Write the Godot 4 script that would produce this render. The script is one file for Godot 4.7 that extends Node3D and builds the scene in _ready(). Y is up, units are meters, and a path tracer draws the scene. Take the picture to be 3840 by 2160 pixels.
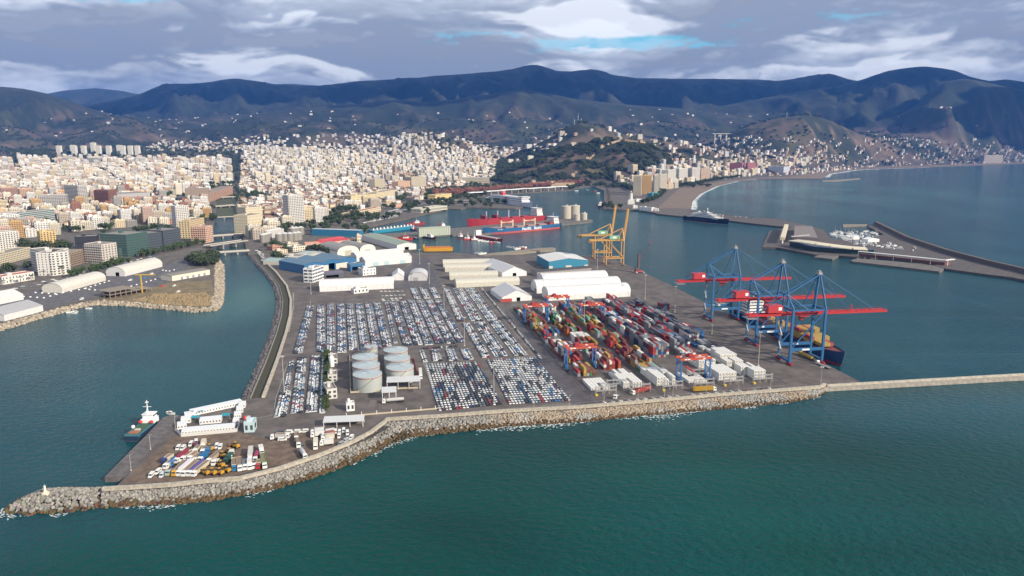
extends Node3D
# A container port at the edge of a white city, seen from the air above the sea wall.
# Metres; x runs right of the view, -z runs inland, sea level is y = 0, the quays lie at y = 3.

const QUAY := 3.0
const AX := 0.2055          # the port's grid is turned by this angle: its long axis runs along (sin, cos)

var rng := RandomNumberGenerator.new()
var mats := {}
var taken := {}
var noise_a := FastNoiseLite.new()
var noise_b := FastNoiseLite.new()
var noise_c := FastNoiseLite.new()
var grain_tex: ImageTexture
var patch_tex: ImageTexture
var bump_tex: ImageTexture


class Shape:
	var v := PackedVector3Array()
	var n := PackedVector3Array()
	var c := PackedColorArray()
	var col := Color.WHITE
	var tinted := false
	var at := Transform3D.IDENTITY

	func put(p: Vector3, q: Vector3) -> void:
		v.append(at * p)
		n.append((at.basis * q).normalized())
		if tinted:
			c.append(col)

	# corners run anticlockwise as seen from outside
	func tri(p: Vector3, q: Vector3, r: Vector3) -> void:
		var m := (q - p).cross(r - p)
		put(p, m); put(r, m); put(q, m)

	func quad(p: Vector3, q: Vector3, r: Vector3, s: Vector3) -> void:
		var m := (r - p).cross(s - q)
		put(p, m); put(r, m); put(q, m)
		put(p, m); put(s, m); put(r, m)

	func bx(x0: float, y0: float, z0: float, x1: float, y1: float, z1: float, bottom := false) -> void:
		var a := Vector3(x0, y0, z1); var b := Vector3(x1, y0, z1); var d := Vector3(x1, y0, z0); var e := Vector3(x0, y0, z0)
		var f := Vector3(x0, y1, z1); var g := Vector3(x1, y1, z1); var h := Vector3(x1, y1, z0); var i := Vector3(x0, y1, z0)
		quad(a, b, g, f); quad(b, d, h, g); quad(d, e, i, h); quad(e, a, f, i); quad(f, g, h, i)
		if bottom:
			quad(e, d, b, a)

	# a block standing on y0 at (x, z), turned by yaw
	func block(x: float, y0: float, z: float, w: float, h: float, d: float, yaw := 0.0) -> void:
		var keep := at
		at = at * Transform3D(Basis(Vector3.UP, yaw), Vector3(x, y0, z))
		bx(-w / 2, 0, -d / 2, w / 2, h, d / 2, true)
		at = keep

	func prism(poly: PackedVector2Array, y0: float, y1: float, top := true) -> void:
		var p := poly
		if Geometry2D.is_polygon_clockwise(p):
			p = p.duplicate(); p.reverse()
		for k in p.size():
			var a := p[k]; var b := p[(k + 1) % p.size()]
			quad(Vector3(b.x, y0, b.y), Vector3(a.x, y0, a.y), Vector3(a.x, y1, a.y), Vector3(b.x, y1, b.y))
		if top:
			sheet(p, y1)

	func sheet(p: PackedVector2Array, y: float) -> void:
		var t := Geometry2D.triangulate_polygon(p)
		for k in range(0, t.size(), 3):
			var a := Vector3(p[t[k]].x, y, p[t[k]].y); var b := Vector3(p[t[k + 1]].x, y, p[t[k + 1]].y); var d := Vector3(p[t[k + 2]].x, y, p[t[k + 2]].y)
			if (b - a).cross(d - a).y > 0:
				tri(a, b, d)
			else:
				tri(a, d, b)

	# a round bar, tapering from r0 to r1
	func tube(a: Vector3, b: Vector3, r0: float, r1 := -1.0, seg := 6, caps := true) -> void:
		if r1 < 0.0:
			r1 = r0
		var d := (b - a).normalized()
		var u := d.cross(Vector3.UP if absf(d.y) < 0.9 else Vector3.RIGHT).normalized()
		var w := u.cross(d)
		for k in seg:
			var s := TAU * k / seg; var t := TAU * (k + 1) / seg
			var m := u * cos(s) + w * sin(s); var o := u * cos(t) + w * sin(t)
			var p0 := a + m * r0; var p1 := a + o * r0; var q0 := b + m * r1; var q1 := b + o * r1
			put(p0, m); put(p1, o); put(q1, o)
			put(p0, m); put(q1, o); put(q0, m)
			if caps:
				tri(b, q1, q0); tri(a, p0, p1)

	# a square beam from a to b
	func beam(a: Vector3, b: Vector3, w: float, h: float) -> void:
		var d := b - a
		var l := d.length()
		d /= l
		var side := d.cross(Vector3.UP if absf(d.y) < 0.97 else Vector3.RIGHT).normalized()
		var up := side.cross(d)
		var keep := at
		at = at * Transform3D(Basis(side, up, -d), a)
		bx(-w / 2, -h / 2, -l, w / 2, h / 2, 0, true)
		at = keep

	# turned about the y axis: pairs of radius and height, from the bottom up
	func lathe(o: Vector3, prof: Array, seg := 24, x_scale := 1.0) -> void:
		for j in prof.size() - 1:
			var r0: float = prof[j][0]; var y0: float = prof[j][1]; var r1: float = prof[j + 1][0]; var y1: float = prof[j + 1][1]
			var slope := Vector2(y1 - y0, r0 - r1)
			for k in seg:
				var s := TAU * k / seg; var t := TAU * (k + 1) / seg
				var m := Vector3(cos(s) * slope.x * 1.0, slope.y, sin(s) * slope.x); var q := Vector3(cos(t) * slope.x, slope.y, sin(t) * slope.x)
				var a := o + Vector3(cos(s) * r0 * x_scale, y0, sin(s) * r0); var b := o + Vector3(cos(t) * r0 * x_scale, y0, sin(t) * r0)
				var d := o + Vector3(cos(t) * r1 * x_scale, y1, sin(t) * r1); var e := o + Vector3(cos(s) * r1 * x_scale, y1, sin(s) * r1)
				if r0 > 0.001:
					put(a, m); put(b, q); put(d, q)
				if r1 > 0.001:
					put(a, m); put(d, q); put(e, m)

	# skin over a list of rings that hold equally many points each
	func loft(rings: Array, close_ends := true, round_rings := true) -> void:
		for j in rings.size() - 1:
			var p: PackedVector3Array = rings[j]; var q: PackedVector3Array = rings[j + 1]
			var m := p.size()
			for k in (m if round_rings else m - 1):
				quad(p[k], p[(k + 1) % m], q[(k + 1) % m], q[k])
		if close_ends:
			for e in [0, rings.size() - 1]:
				var r: PackedVector3Array = rings[e]
				var mid := Vector3.ZERO
				for p in r:
					mid += p
				mid /= r.size()
				for k in r.size():
					if e == 0:
						tri(mid, r[(k + 1) % r.size()], r[k])
					else:
						tri(mid, r[k], r[(k + 1) % r.size()])

	func mesh(m: Material, into: ArrayMesh = null) -> ArrayMesh:
		var out := into if into else ArrayMesh.new()
		if v.is_empty():
			return out
		var arr := []
		arr.resize(Mesh.ARRAY_MAX)
		arr[Mesh.ARRAY_VERTEX] = v
		arr[Mesh.ARRAY_NORMAL] = n
		if tinted:
			arr[Mesh.ARRAY_COLOR] = c
		out.add_surface_from_arrays(Mesh.PRIMITIVE_TRIANGLES, arr)
		out.surface_set_material(out.get_surface_count() - 1, m)
		return out


# ---------------------------------------------------------------- materials

func stain_texture(size: int, freq: float, octaves: int, lo: float, hi: float, seed_no: int, gain := 0.5) -> ImageTexture:
	var f := FastNoiseLite.new()
	f.seed = seed_no
	f.noise_type = FastNoiseLite.TYPE_SIMPLEX
	f.frequency = freq
	f.fractal_octaves = octaves
	f.fractal_gain = gain
	var src := f.get_seamless_image(size, size)
	src.convert(Image.FORMAT_RGB8)
	for y in size:
		for x in size:
			var k := lerpf(lo, hi, src.get_pixel(x, y).r)
			src.set_pixel(x, y, Color(k, k, k))
	return ImageTexture.create_from_image(src)


# linear base colour; tex: "" plain, "g" fine grain, "p" patches, "w" both
func mat(r: float, g: float, b: float, rough := 0.8, metal := 0.0, tex := "", scale := 0.05) -> StandardMaterial3D:
	var key := "%.3f,%.3f,%.3f,%.2f,%.2f,%s,%.4f" % [r, g, b, rough, metal, tex, scale]
	if mats.has(key):
		return mats[key]
	var m := StandardMaterial3D.new()
	m.albedo_color = Color(r, g, b).linear_to_srgb()
	m.roughness = rough
	m.metallic = metal
	if tex != "":
		m.uv1_triplanar = true
		m.uv1_world_triplanar = true
		m.uv1_scale = Vector3.ONE * scale
		m.albedo_texture = patch_tex if tex.begins_with("p") else grain_tex
	mats[key] = m
	return m


# a material that takes its colour from the vertices or from the copies
func tint_mat(rough := 0.6, metal := 0.0, tex := "", scale := 0.05) -> StandardMaterial3D:
	var key := "tint,%.2f,%.2f,%s,%.4f" % [rough, metal, tex, scale]
	if mats.has(key):
		return mats[key]
	var m := StandardMaterial3D.new()
	m.vertex_color_use_as_albedo = true
	m.roughness = rough
	m.metallic = metal
	if tex != "":
		m.uv1_triplanar = true
		m.uv1_world_triplanar = true
		m.uv1_scale = Vector3.ONE * scale
		m.albedo_texture = patch_tex if tex.begins_with("p") else grain_tex
	mats[key] = m
	return m


# ---------------------------------------------------------------- nodes

func numbered(called: String) -> String:
	if not taken.has(called):
		taken[called] = 0
		return called
	taken[called] += 1
	return "%s_%03d" % [called, taken[called]]


func thing(called: String, label: String, category: String, at := Vector3.ZERO, turn := 0.0, group := "") -> Node3D:
	var o := Node3D.new()
	o.name = numbered(called)
	add_child(o)
	o.position = at
	o.rotation.y = turn
	tag(o, label, category, group)
	return o


func tag(o: Node, label: String, category: String, group := "") -> void:
	o.set_meta("label", label)
	o.set_meta("category", category)
	if group != "":
		o.set_meta("group", group)


func part(parent: Node, called: String, s, m: Material = null, kind := "") -> MeshInstance3D:
	var o := MeshInstance3D.new()
	o.name = called
	o.mesh = s if s is Mesh else s.mesh(m)
	parent.add_child(o, true)
	if kind != "":
		o.set_meta("kind", kind)
	return o


func struct(called: String, s: Shape, m: Material) -> MeshInstance3D:
	var o := MeshInstance3D.new()
	o.name = numbered(called)
	o.mesh = s.mesh(m)
	o.set_meta("kind", "structure")
	add_child(o)
	return o


func single(called: String, s: Shape, m: Material, label: String, category: String, group := "") -> MeshInstance3D:
	var o := MeshInstance3D.new()
	o.name = numbered(called)
	o.mesh = s.mesh(m)
	add_child(o)
	tag(o, label, category, group)
	return o


# many copies of one mesh as one object; spots hold transforms, tints their linear colours
func many(parent: Node, called: String, mesh: Mesh, spots: Array, tints: Array = []) -> MultiMeshInstance3D:
	var mm := MultiMesh.new()
	mm.transform_format = MultiMesh.TRANSFORM_3D
	mm.use_colors = not tints.is_empty()
	mm.mesh = mesh
	mm.instance_count = spots.size()
	for k in spots.size():
		mm.set_instance_transform(k, spots[k])
		if not tints.is_empty():
			mm.set_instance_color(k, tints[k])
	var o := MultiMeshInstance3D.new()
	o.name = called
	o.multimesh = mm
	o.set_meta("kind", "stuff")
	parent.add_child(o, true)
	return o


func flat(a: Array) -> PackedVector2Array:
	var out := PackedVector2Array()
	for k in range(0, a.size(), 2):
		out.append(Vector2(a[k], a[k + 1]))
	return out


# the line through a list of points, moved sideways by d (to the right of its run)
func aside(line: PackedVector2Array, d: float) -> PackedVector2Array:
	var out := PackedVector2Array()
	for k in line.size():
		var t := (line[mini(k + 1, line.size() - 1)] - line[maxi(k - 1, 0)]).normalized()
		out.append(line[k] + Vector2(-t.y, t.x) * d)
	return out


# points every `step` metres along a line
func along(line: PackedVector2Array, step: float) -> PackedVector2Array:
	var out := PackedVector2Array()
	var carry := 0.0
	for k in line.size() - 1:
		var a := line[k]; var b := line[k + 1]
		var l := a.distance_to(b)
		var s := carry
		while s < l:
			out.append(a.lerp(b, s / l))
			s += step
		carry = s - l
	return out


func ribbon(s: Shape, left: PackedVector2Array, right: PackedVector2Array, y_left: float, y_right: float) -> void:
	for k in left.size() - 1:
		var a := Vector3(left[k].x, y_left, left[k].y); var b := Vector3(right[k].x, y_right, right[k].y)
		var c := Vector3(right[k + 1].x, y_right, right[k + 1].y); var d := Vector3(left[k + 1].x, y_left, left[k + 1].y)
		if (b - a).cross(c - a).y > 0:
			s.quad(a, b, c, d)
		else:
			s.quad(a, d, c, b)


# a wall of some thickness along a line
func wall_along(s: Shape, line: PackedVector2Array, thick: float, y0: float, y1: float) -> void:
	var l := aside(line, -thick / 2); var r := aside(line, thick / 2)
	r.reverse()
	l.append_array(r)
	s.prism(l, y0, y1)


func port(across: float, along_axis: float) -> Vector2:
	return Vector2(across * cos(AX) + along_axis * sin(AX), -across * sin(AX) + along_axis * cos(AX))


func nth(k: int) -> String:
	var tail := "th"
	if k % 100 < 11 or k % 100 > 13:
		tail = ["th", "st", "nd", "rd", "th", "th", "th", "th", "th", "th"][k % 10]
	return str(k) + tail


func at2(p: Vector2, y := QUAY) -> Vector3:
	return Vector3(p.x, y, p.y)


# ---------------------------------------------------------------- the build

func _ready() -> void:
	set_up_view()
	noise_a.seed = 11; noise_a.frequency = 1.0; noise_a.fractal_octaves = 5; noise_a.noise_type = FastNoiseLite.TYPE_SIMPLEX
	noise_b.seed = 27; noise_b.frequency = 1.0; noise_b.fractal_octaves = 4; noise_b.fractal_type = FastNoiseLite.FRACTAL_RIDGED; noise_b.noise_type = FastNoiseLite.TYPE_SIMPLEX
	noise_c.seed = 5; noise_c.frequency = 1.0; noise_c.fractal_octaves = 2; noise_c.noise_type = FastNoiseLite.TYPE_SIMPLEX
	rng.seed = 4
	grain_tex = stain_texture(256, 0.05, 4, 0.82, 1.0, 3, 0.7)
	patch_tex = stain_texture(512, 0.01, 7, 0.66, 1.0, 8, 0.68)
	bump_tex = stain_texture(512, 0.02, 5, 0.0, 1.0, 21, 0.55)
	build_place()


func set_up_view() -> void:
	var cam := Camera3D.new()
	cam.name = "camera"
	cam.position = Vector3(0, 165, 0)
	cam.rotation.x = -atan(362.5 / 1840.0)
	cam.fov = 42.984
	cam.near = 1.0
	cam.far = 60000.0
	add_child(cam)
	cam.current = true
	var sun := DirectionalLight3D.new()
	sun.name = "sun"
	sun.light_energy = 1.6
	sun.light_color = Color(1.0, 0.945, 0.86)
	sun.light_angular_distance = 0.6
	sun.shadow_enabled = true
	add_child(sun)
	var to_sun := Vector3(0.80, 0.0, 0.60).normalized() * cos(deg_to_rad(27.0)) + Vector3.UP * sin(deg_to_rad(27.0))
	sun.look_at_from_position(Vector3.ZERO, -to_sun, Vector3.UP)
	var env := Environment.new()
	env.background_mode = Environment.BG_SKY
	var sky := Sky.new()
	var pano := PanoramaSkyMaterial.new()
	pano.panorama = ImageTexture.create_from_image(paint_sky())
	sky.sky_material = pano
	env.sky = sky
	env.tonemap_mode = Environment.TONE_MAPPER_LINEAR
	env.tonemap_exposure = 1.32
	env.fog_enabled = true
	env.fog_density = 0.000040
	env.fog_light_color = Color(0.30, 0.58, 1.0)
	env.sdfgi_enabled = true
	env.ssao_enabled = true
	env.ssil_enabled = true
	var we := WorldEnvironment.new()
	we.name = "environment"
	we.environment = env
	add_child(we)


# winter cloud: a broken deck with lit gaps, grey undersides and a few openings of pale blue
func cloud_depth(d: Vector3, f: FastNoiseLite, soft: FastNoiseLite) -> float:
	var el := rad_to_deg(asin(clampf(d.y, -1, 1)))
	var az := rad_to_deg(atan2(d.x, -d.z))
	var warp := soft.get_noise_3d(d.x * 4.0 + 9.0, d.y * 12.0, d.z * 4.0)
	var big := soft.get_noise_3d(d.x * 2.6 + warp * 0.25, d.y * 15.0 + warp * 0.5, d.z * 2.6)
	var mid := f.get_noise_3d(d.x * 7.0 + 20.0, d.y * 34.0 + warp, d.z * 7.0)
	var t := 0.41 + big * 0.62 + mid * 0.20
	for m in SKY_MASSES:
		var u: float = (az - m[0] + warp * 6.0 + mid * 3.0) / m[2]
		var w: float = (el - m[1] + mid * 1.5 + warp * 0.8) / m[3]
		t += m[4] * smoothstep(1.45, 0.45, sqrt(u * u + w * w))
	return t


func sky_at(d: Vector3, f: FastNoiseLite, soft: FastNoiseLite) -> Color:
	var t := cloud_depth(d, f, soft)
	var above := cloud_depth(Vector3(d.x, d.y + 0.022, d.z).normalized(), f, soft)
	var el := rad_to_deg(asin(clampf(d.y, -1, 1)))
	var az := rad_to_deg(atan2(d.x, -d.z))
	var ripple := f.get_noise_3d(d.x * 22.0, d.y * 90.0, d.z * 22.0)
	var gap := 0.0
	for m in SKY_GAPS:
		var u: float = (az - m[0] + ripple * 3.0) / m[2]
		var w: float = (el - m[1] + ripple * 0.4) / m[3]
		gap += exp(-(u * u + w * w))
	gap = smoothstep(0.35, 0.9, gap + ripple * 0.2)
	var white := Color(0.86, 0.89, 0.92)
	var grey := Color(0.31, 0.35, 0.42)
	var dark := Color(0.09, 0.112, 0.165)
	t += ripple * 0.06 + f.get_noise_3d(d.x * 48.0 + t * 2.0, d.y * 150.0, d.z * 48.0) * 0.11
	var c := white.lerp(grey, smoothstep(0.06, 0.62, t)).lerp(dark, smoothstep(0.52, 1.0, t))
	c = c.lerp(Color(0.20, 0.56, 0.72), gap * (1.0 - smoothstep(0.5, 0.8, t)))
	var crest := clampf((t - above) * 0.6, -0.2, 0.3)        # tops of the banks catch the light, undersides lie in shade
	c = c.lerp(white, maxf(crest, 0.0)) * (1.0 + minf(crest, 0.0) * 0.6)
	return c

const SKY_MASSES := [[-27, 7.4, 15, 1.7, 0.55], [-33, 5.7, 10, 0.9, 0.35], [-20, 9.6, 9, 1.0, 0.25], [-11, 6.9, 7, 1.2, 0.38], [-2.5, 10.2, 6, 0.8, 0.35], [15, 9.4, 8, 1.3, 0.25], [27, 7.7, 11, 1.0, 0.38], [33, 9.8, 8, 1.0, 0.3], [18, 5.6, 13, 0.8, 0.18], [-3, 5.6, 12, 0.7, 0.15], [5, 9.0, 8, 1.3, -0.6], [-17, 8.3, 4, 0.5, -0.4], [-31, 9.3, 6, 0.8, -0.5], [-17, 5.0, 9, 0.45, -0.3], [22, 4.8, 9, 0.45, -0.35], [7, 6.2, 8, 0.6, -0.25]]
const SKY_GAPS := [[-27, 9.6, 5, 0.5], [4, 7.2, 8, 0.55], [13, 7.3, 5, 0.55], [20.5, 8.4, 6, 0.55], [-3, 7.8, 4, 0.4]]


func paint_sky() -> Image:
	var f := FastNoiseLite.new()
	f.seed = 14
	f.frequency = 1.0
	f.noise_type = FastNoiseLite.TYPE_SIMPLEX
	f.fractal_octaves = 4
	f.fractal_gain = 0.55
	var soft: FastNoiseLite = f.duplicate()
	soft.fractal_octaves = 3
	soft.fractal_gain = 0.4
	var low := Image.create(512, 256, false, Image.FORMAT_RGBF)
	for y in 256:
		for x in 512:
			low.set_pixel(x, y, sky_at(pano_dir((x + 0.5) / 512.0, (y + 0.5) / 256.0), f, soft))
	low.resize(4096, 2048, Image.INTERPOLATE_BILINEAR)
	for y in range(820, 1040):          # the band that holds most detail is sampled more finely
		for x in range(-560, 560):
			low.set_pixel(posmod(x, 4096), y, sky_at(pano_dir((x + 0.5) / 4096.0, (y + 0.5) / 2048.0), f, soft))
	return low


func pano_dir(u: float, v: float) -> Vector3:
	var a := u * TAU; var e := (0.5 - v) * PI
	return Vector3(sin(a) * cos(e), sin(e), -cos(a) * cos(e))


# ---------------------------------------------------------------- land and sea

# ridge lines: depth, how far the slope runs towards the sea and inland, then x and height along the crest
const RIDGES := [
	[15000, 3500, 4000, [-15703.4,1110.5,-12556.6,1033.9,-10179.2,1072.2,-9384.1,1110.5,-8899.3,1202.3,-8263.1,1248,-7794.8,1202.3,-7407.8,1125.8,-6218.2,1187,-4631.5,1324.2,-4316,1331.8,-3845.4,1293.8,-2274.9,1110.5,2458.3,1301.4,3712.9,1423,4814.6,1415.4,6397.8,1301.4,7969.6,1339.4,11142.2,1187,15884.9,1148.8]],
	[11000, 4300, 4000, [-11586.6,519.5,-7499.1,576.3,-6619,632.9,-6143.7,723.3,-5493.1,841.5,-5251.7,942.4,-5072,1009.5,-4782.7,1015.1,-4435.2,1026.3,-4200.8,1070.8,-4026.5,1087.5,-3739.9,1059.7,-3397.1,1003.9,-3051.7,981.6,-2588.3,1003.9,-2297.5,1048.6,-1892.7,1070.8,-1372.6,1098.7,-910.6,1137.6,-334,1176.5,11.5,1220.8,184,1265.1,327.6,1281.7,471.6,1248.5,644.8,1193.1,875.3,1182,1162.5,1215.3,1335.9,1187.6,1452.4,1137.6,1799.6,1093.1,2376.7,1087.5,3242.6,1076.4,3821.1,1054.1,4107.7,1082,4391.7,1137.6,4620.3,1159.8,4916.3,1070.8,5558.4,998.3,7600,858.4,11678.6,745.9]],
	[9200, 3000, 3000, [1520.9,461.5,2488.1,603.7,3446.7,782.4,3925.2,848,4256.2,927.3,4396.1,978.4,4536.1,1024.9,4725.3,1057.3,4915.8,1075.8,5108.8,1071.2,5353.6,1034.1,5555.2,959.9,5803.3,904,5992.8,931.9,6219.2,899.3,6821.4,876,9742.7,768.4]],
	[7800, 2600, 2600, [-8978.1,696.4,-6504.2,767.8,-5279.2,740.1,-5035.8,720.2,-4795.6,672.6,-4558.6,592.9,-4360.9,520.9,-4079.8,448.6,-3587.2,416.4,-3177.9,368,-2437.6,295.2,-1195.1,254.6]],
	[8300, 2600, 2500, [-4358.3,303.5,-3685.3,432.5,-3198.9,466.8,-2757.5,496.7,-2402.6,560.7,-2139.1,569.3,-1699.7,594.8,-1260.3,637.3,-910.7,616.1,-603.8,645.8,-297.2,688.2,-78.6,722,96,751.6,270.7,730.5,402,705.1,708.8,645.8,1191.5,594.8,1542.9,569.3,1806.7,552.2,2248.2,496.7,2911.3,432.5,3578.3,346.6]],
	[6300, 1500, 1700, [-6656.4,270.1,-4972,335.5,-4307.3,309.4,-4109.6,286.5,-3945.9,257,-3816.2,220.9,-3645.9,243.9,-3473.7,286.5,-3343,257,-3181.4,197.9,-2986.2,132,-2720.8,89,-2311.9,155.1,-2102.7,270.1,-1966.8,302.8,-1831.5,329,-1665.4,309.4,-1466.6,270.1,-1199.9,237.3,-964.8,253.7,-764,243.9,-529.8,220.9,-194.6,204.5,40.2,220.9,375.9,197.9,711.2,211.1]],
	[6900, 1500, 1500, [-4356.6,280.1,-4092.3,344.6,-3866,405.2,-3682.1,415.9,-3502.4,387.4,-3252.4,323.1,-2963.1,280.1,-2812.9,323.1,-2516,376.7,-2332.5,387.4,-2151,366,-1932.7,344.6,-1711,387.4,-1564.1,401.6,-1346.2,366,-1054.8,323.1,-760.8,369.6,-504.4,394.5,-212.2,366,153.5,387.4,409.9,351.7,996.2,323.1,1287.5,369.6,1508.1,344.6,1878.6,262.2]],
	[7700, 2000, 1900, [2514.9,132.7,3123.2,233.4,3643.6,365.4,3961.5,452.9,4153.4,563.7,4299.7,709.2,4412.2,787.4,4571,810.8,4693.6,799.1,4900.5,760.1,5215.2,705.3,5722.6,670,8175,571.6]],
	[5700, 1350, 1300, [1255.9,81.3,1555.9,171,1761.7,283.8,1909.9,331,2014,354.6,2118.6,369.3,2238.6,378.1,2330.1,366.4,2483,342.8,2635.7,325.1,2848.4,313.3,3062,295.6,3368.7,260.1,3677.3,215.6,4290.8,171,5822.1,111.2]],
	[4300, 560, 900, [-110.7,33.7,73.5,128.9,187.8,187.5,278.9,230,374,283.6,438,276.9,529.8,254.6,622,223.3,760.3,192,898.3,178.5,1083.4,142.5,1293,90.5]],
	[3350, 430, 480, [-113.8,-26.4,-23.4,45,71.8,84,164.7,126.4,253.9,151,325.1,166.8,414.2,173.8,485.4,180.8,557.1,172,629.3,151,687.8,119.3,748.2,89.3,822.1,45,906.8,-26.4]],
	[4700, 700, 900, [-978.2,21.5,-823.6,120.7,-696,189.6,-569.8,233.7,-469.6,243.4,-370.3,206.7,-220.8,140.4,-20.1,71.2]]]
# where the coastal plain ends against the sea: x and depth
const COAST := [-9000, 1200, -700, 1200, -400, 1500, 0, 1800, 300, 1900, 533, 2185, 629, 2480, 817, 2956, 1008, 3327, 1159, 3516, 1481, 3600, 1772, 4143, 2214, 4780, 2512, 5038, 2988, 5325, 3261, 5481, 4286, 6209, 9000, 9500]


func pick(a: Array, x: float) -> float:
	if x <= a[0]:
		return a[1]
	for k in range(2, a.size(), 2):
		if x <= a[k]:
			return lerpf(a[k - 1], a[k + 1], (x - a[k - 2]) / (a[k] - a[k - 2]))
	return a[a.size() - 1]


func ground(x: float, z: float) -> float:
	var d := -z
	var inland := d - pick(COAST, x)
	var rise := maxf(0.0, minf(d - 2950.0, inland - 260.0))
	var h := -6.0 + rise * 0.055
	h = minf(h, 200.0 + rise * 0.01)
	for r in RIDGES:
		var run: float = d - r[0]
		var t: float = 1.0 + run / r[1] if run < 0.0 else 1.0 - run / r[2]
		if t <= 0.0:
			continue
		t *= smoothstep(80.0, 900.0, inland)
		var top := pick(r[3], x * r[0] / maxf(d, 1500.0) if r[0] > 5000 else x)
		if top <= 0.0:
			continue
		# spurs and gullies run down from each crest
		var gully := noise_b.get_noise_2d(x / 1100.0 + r[0], d / 2300.0)
		var small := noise_a.get_noise_2d(x / 420.0, d / 420.0 + r[0])
		var s := t * t * (3.0 - 2.0 * t)
		var k := s * (1.0 + (gully - 0.35) * 0.9 * (1.0 - s) * minf(1.0, s * 4.0) + small * 0.15 * (1.0 - s * s))
		h = maxf(h, top * k - 6.0 * (1.0 - s))
	return h


func terrain() -> void:
	var rows := []
	var d := 2250.0
	while d < 16500.0:
		rows.append(d)
		d *= 1.0095
	var cols := 300
	var v := PackedVector3Array(); var n := PackedVector3Array(); var c := PackedColorArray(); var idx := PackedInt32Array()
	for j in rows.size():
		var w: float = rows[j] * 0.95 + 300.0
		for i in cols + 1:
			var x := w * (2.0 * i / cols - 1.0)
			v.append(Vector3(x, ground(x, -rows[j]), -rows[j]))
	n.resize(v.size()); c.resize(v.size())
	for j in rows.size():
		for i in cols + 1:
			var o := j * (cols + 1) + i
			var px := v[mini(o + 1, j * (cols + 1) + cols)] - v[maxi(o - 1, j * (cols + 1))]
			var pz := v[o + (cols + 1 if j < rows.size() - 1 else 0)] - v[o - (cols + 1 if j > 0 else 0)]
			n[o] = pz.cross(px).normalized()
			if n[o].y < 0:
				n[o] = -n[o]
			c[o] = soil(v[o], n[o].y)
			if j < rows.size() - 1 and i < cols:
				idx.append_array([o, o + cols + 1, o + 1, o + 1, o + cols + 1, o + cols + 2])
	var arr := []
	arr.resize(Mesh.ARRAY_MAX)
	arr[Mesh.ARRAY_VERTEX] = v; arr[Mesh.ARRAY_NORMAL] = n; arr[Mesh.ARRAY_COLOR] = c; arr[Mesh.ARRAY_INDEX] = idx
	var me := ArrayMesh.new()
	me.add_surface_from_arrays(Mesh.PRIMITIVE_TRIANGLES, arr)
	var m: StandardMaterial3D = tint_mat(0.95, 0.0, "p", 0.0011).duplicate()
	m.heightmap_enabled = false
	me.surface_set_material(0, m)
	var o := MeshInstance3D.new()
	o.name = "hills"
	o.mesh = me
	o.set_meta("kind", "structure")
	add_child(o)


# what grows where: pine wood, dry scrub, bare earth, and the paved plain
func soil(p: Vector3, up: float) -> Color:
	var k := noise_a.get_noise_2d(p.x / 900.0 + 40.0, p.z / 900.0)
	var s := noise_a.get_noise_2d(p.x / 170.0, p.z / 170.0 + 20.0)
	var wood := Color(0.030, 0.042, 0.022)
	var scrub := Color(0.15, 0.112, 0.078)
	var bare := Color(0.27, 0.195, 0.135)
	var grass := Color(0.085, 0.095, 0.035)
	var c := wood.lerp(scrub, smoothstep(-0.12, 0.22, k + s * 0.5))
	c = c.lerp(bare, smoothstep(0.25, 0.6, s + k * 0.4) * 0.7)
	c = c.lerp(grass, smoothstep(0.2, 0.5, noise_a.get_noise_2d(p.x / 600.0, p.z / 600.0 + 90.0)) * 0.6)
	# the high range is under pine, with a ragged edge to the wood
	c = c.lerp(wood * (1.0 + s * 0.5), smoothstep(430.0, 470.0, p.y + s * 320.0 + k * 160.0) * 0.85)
	if p.y < 40.0:
		c = c.lerp(Color(0.11, 0.10, 0.09), 0.7)
	return c


var water: StandardMaterial3D

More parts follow.
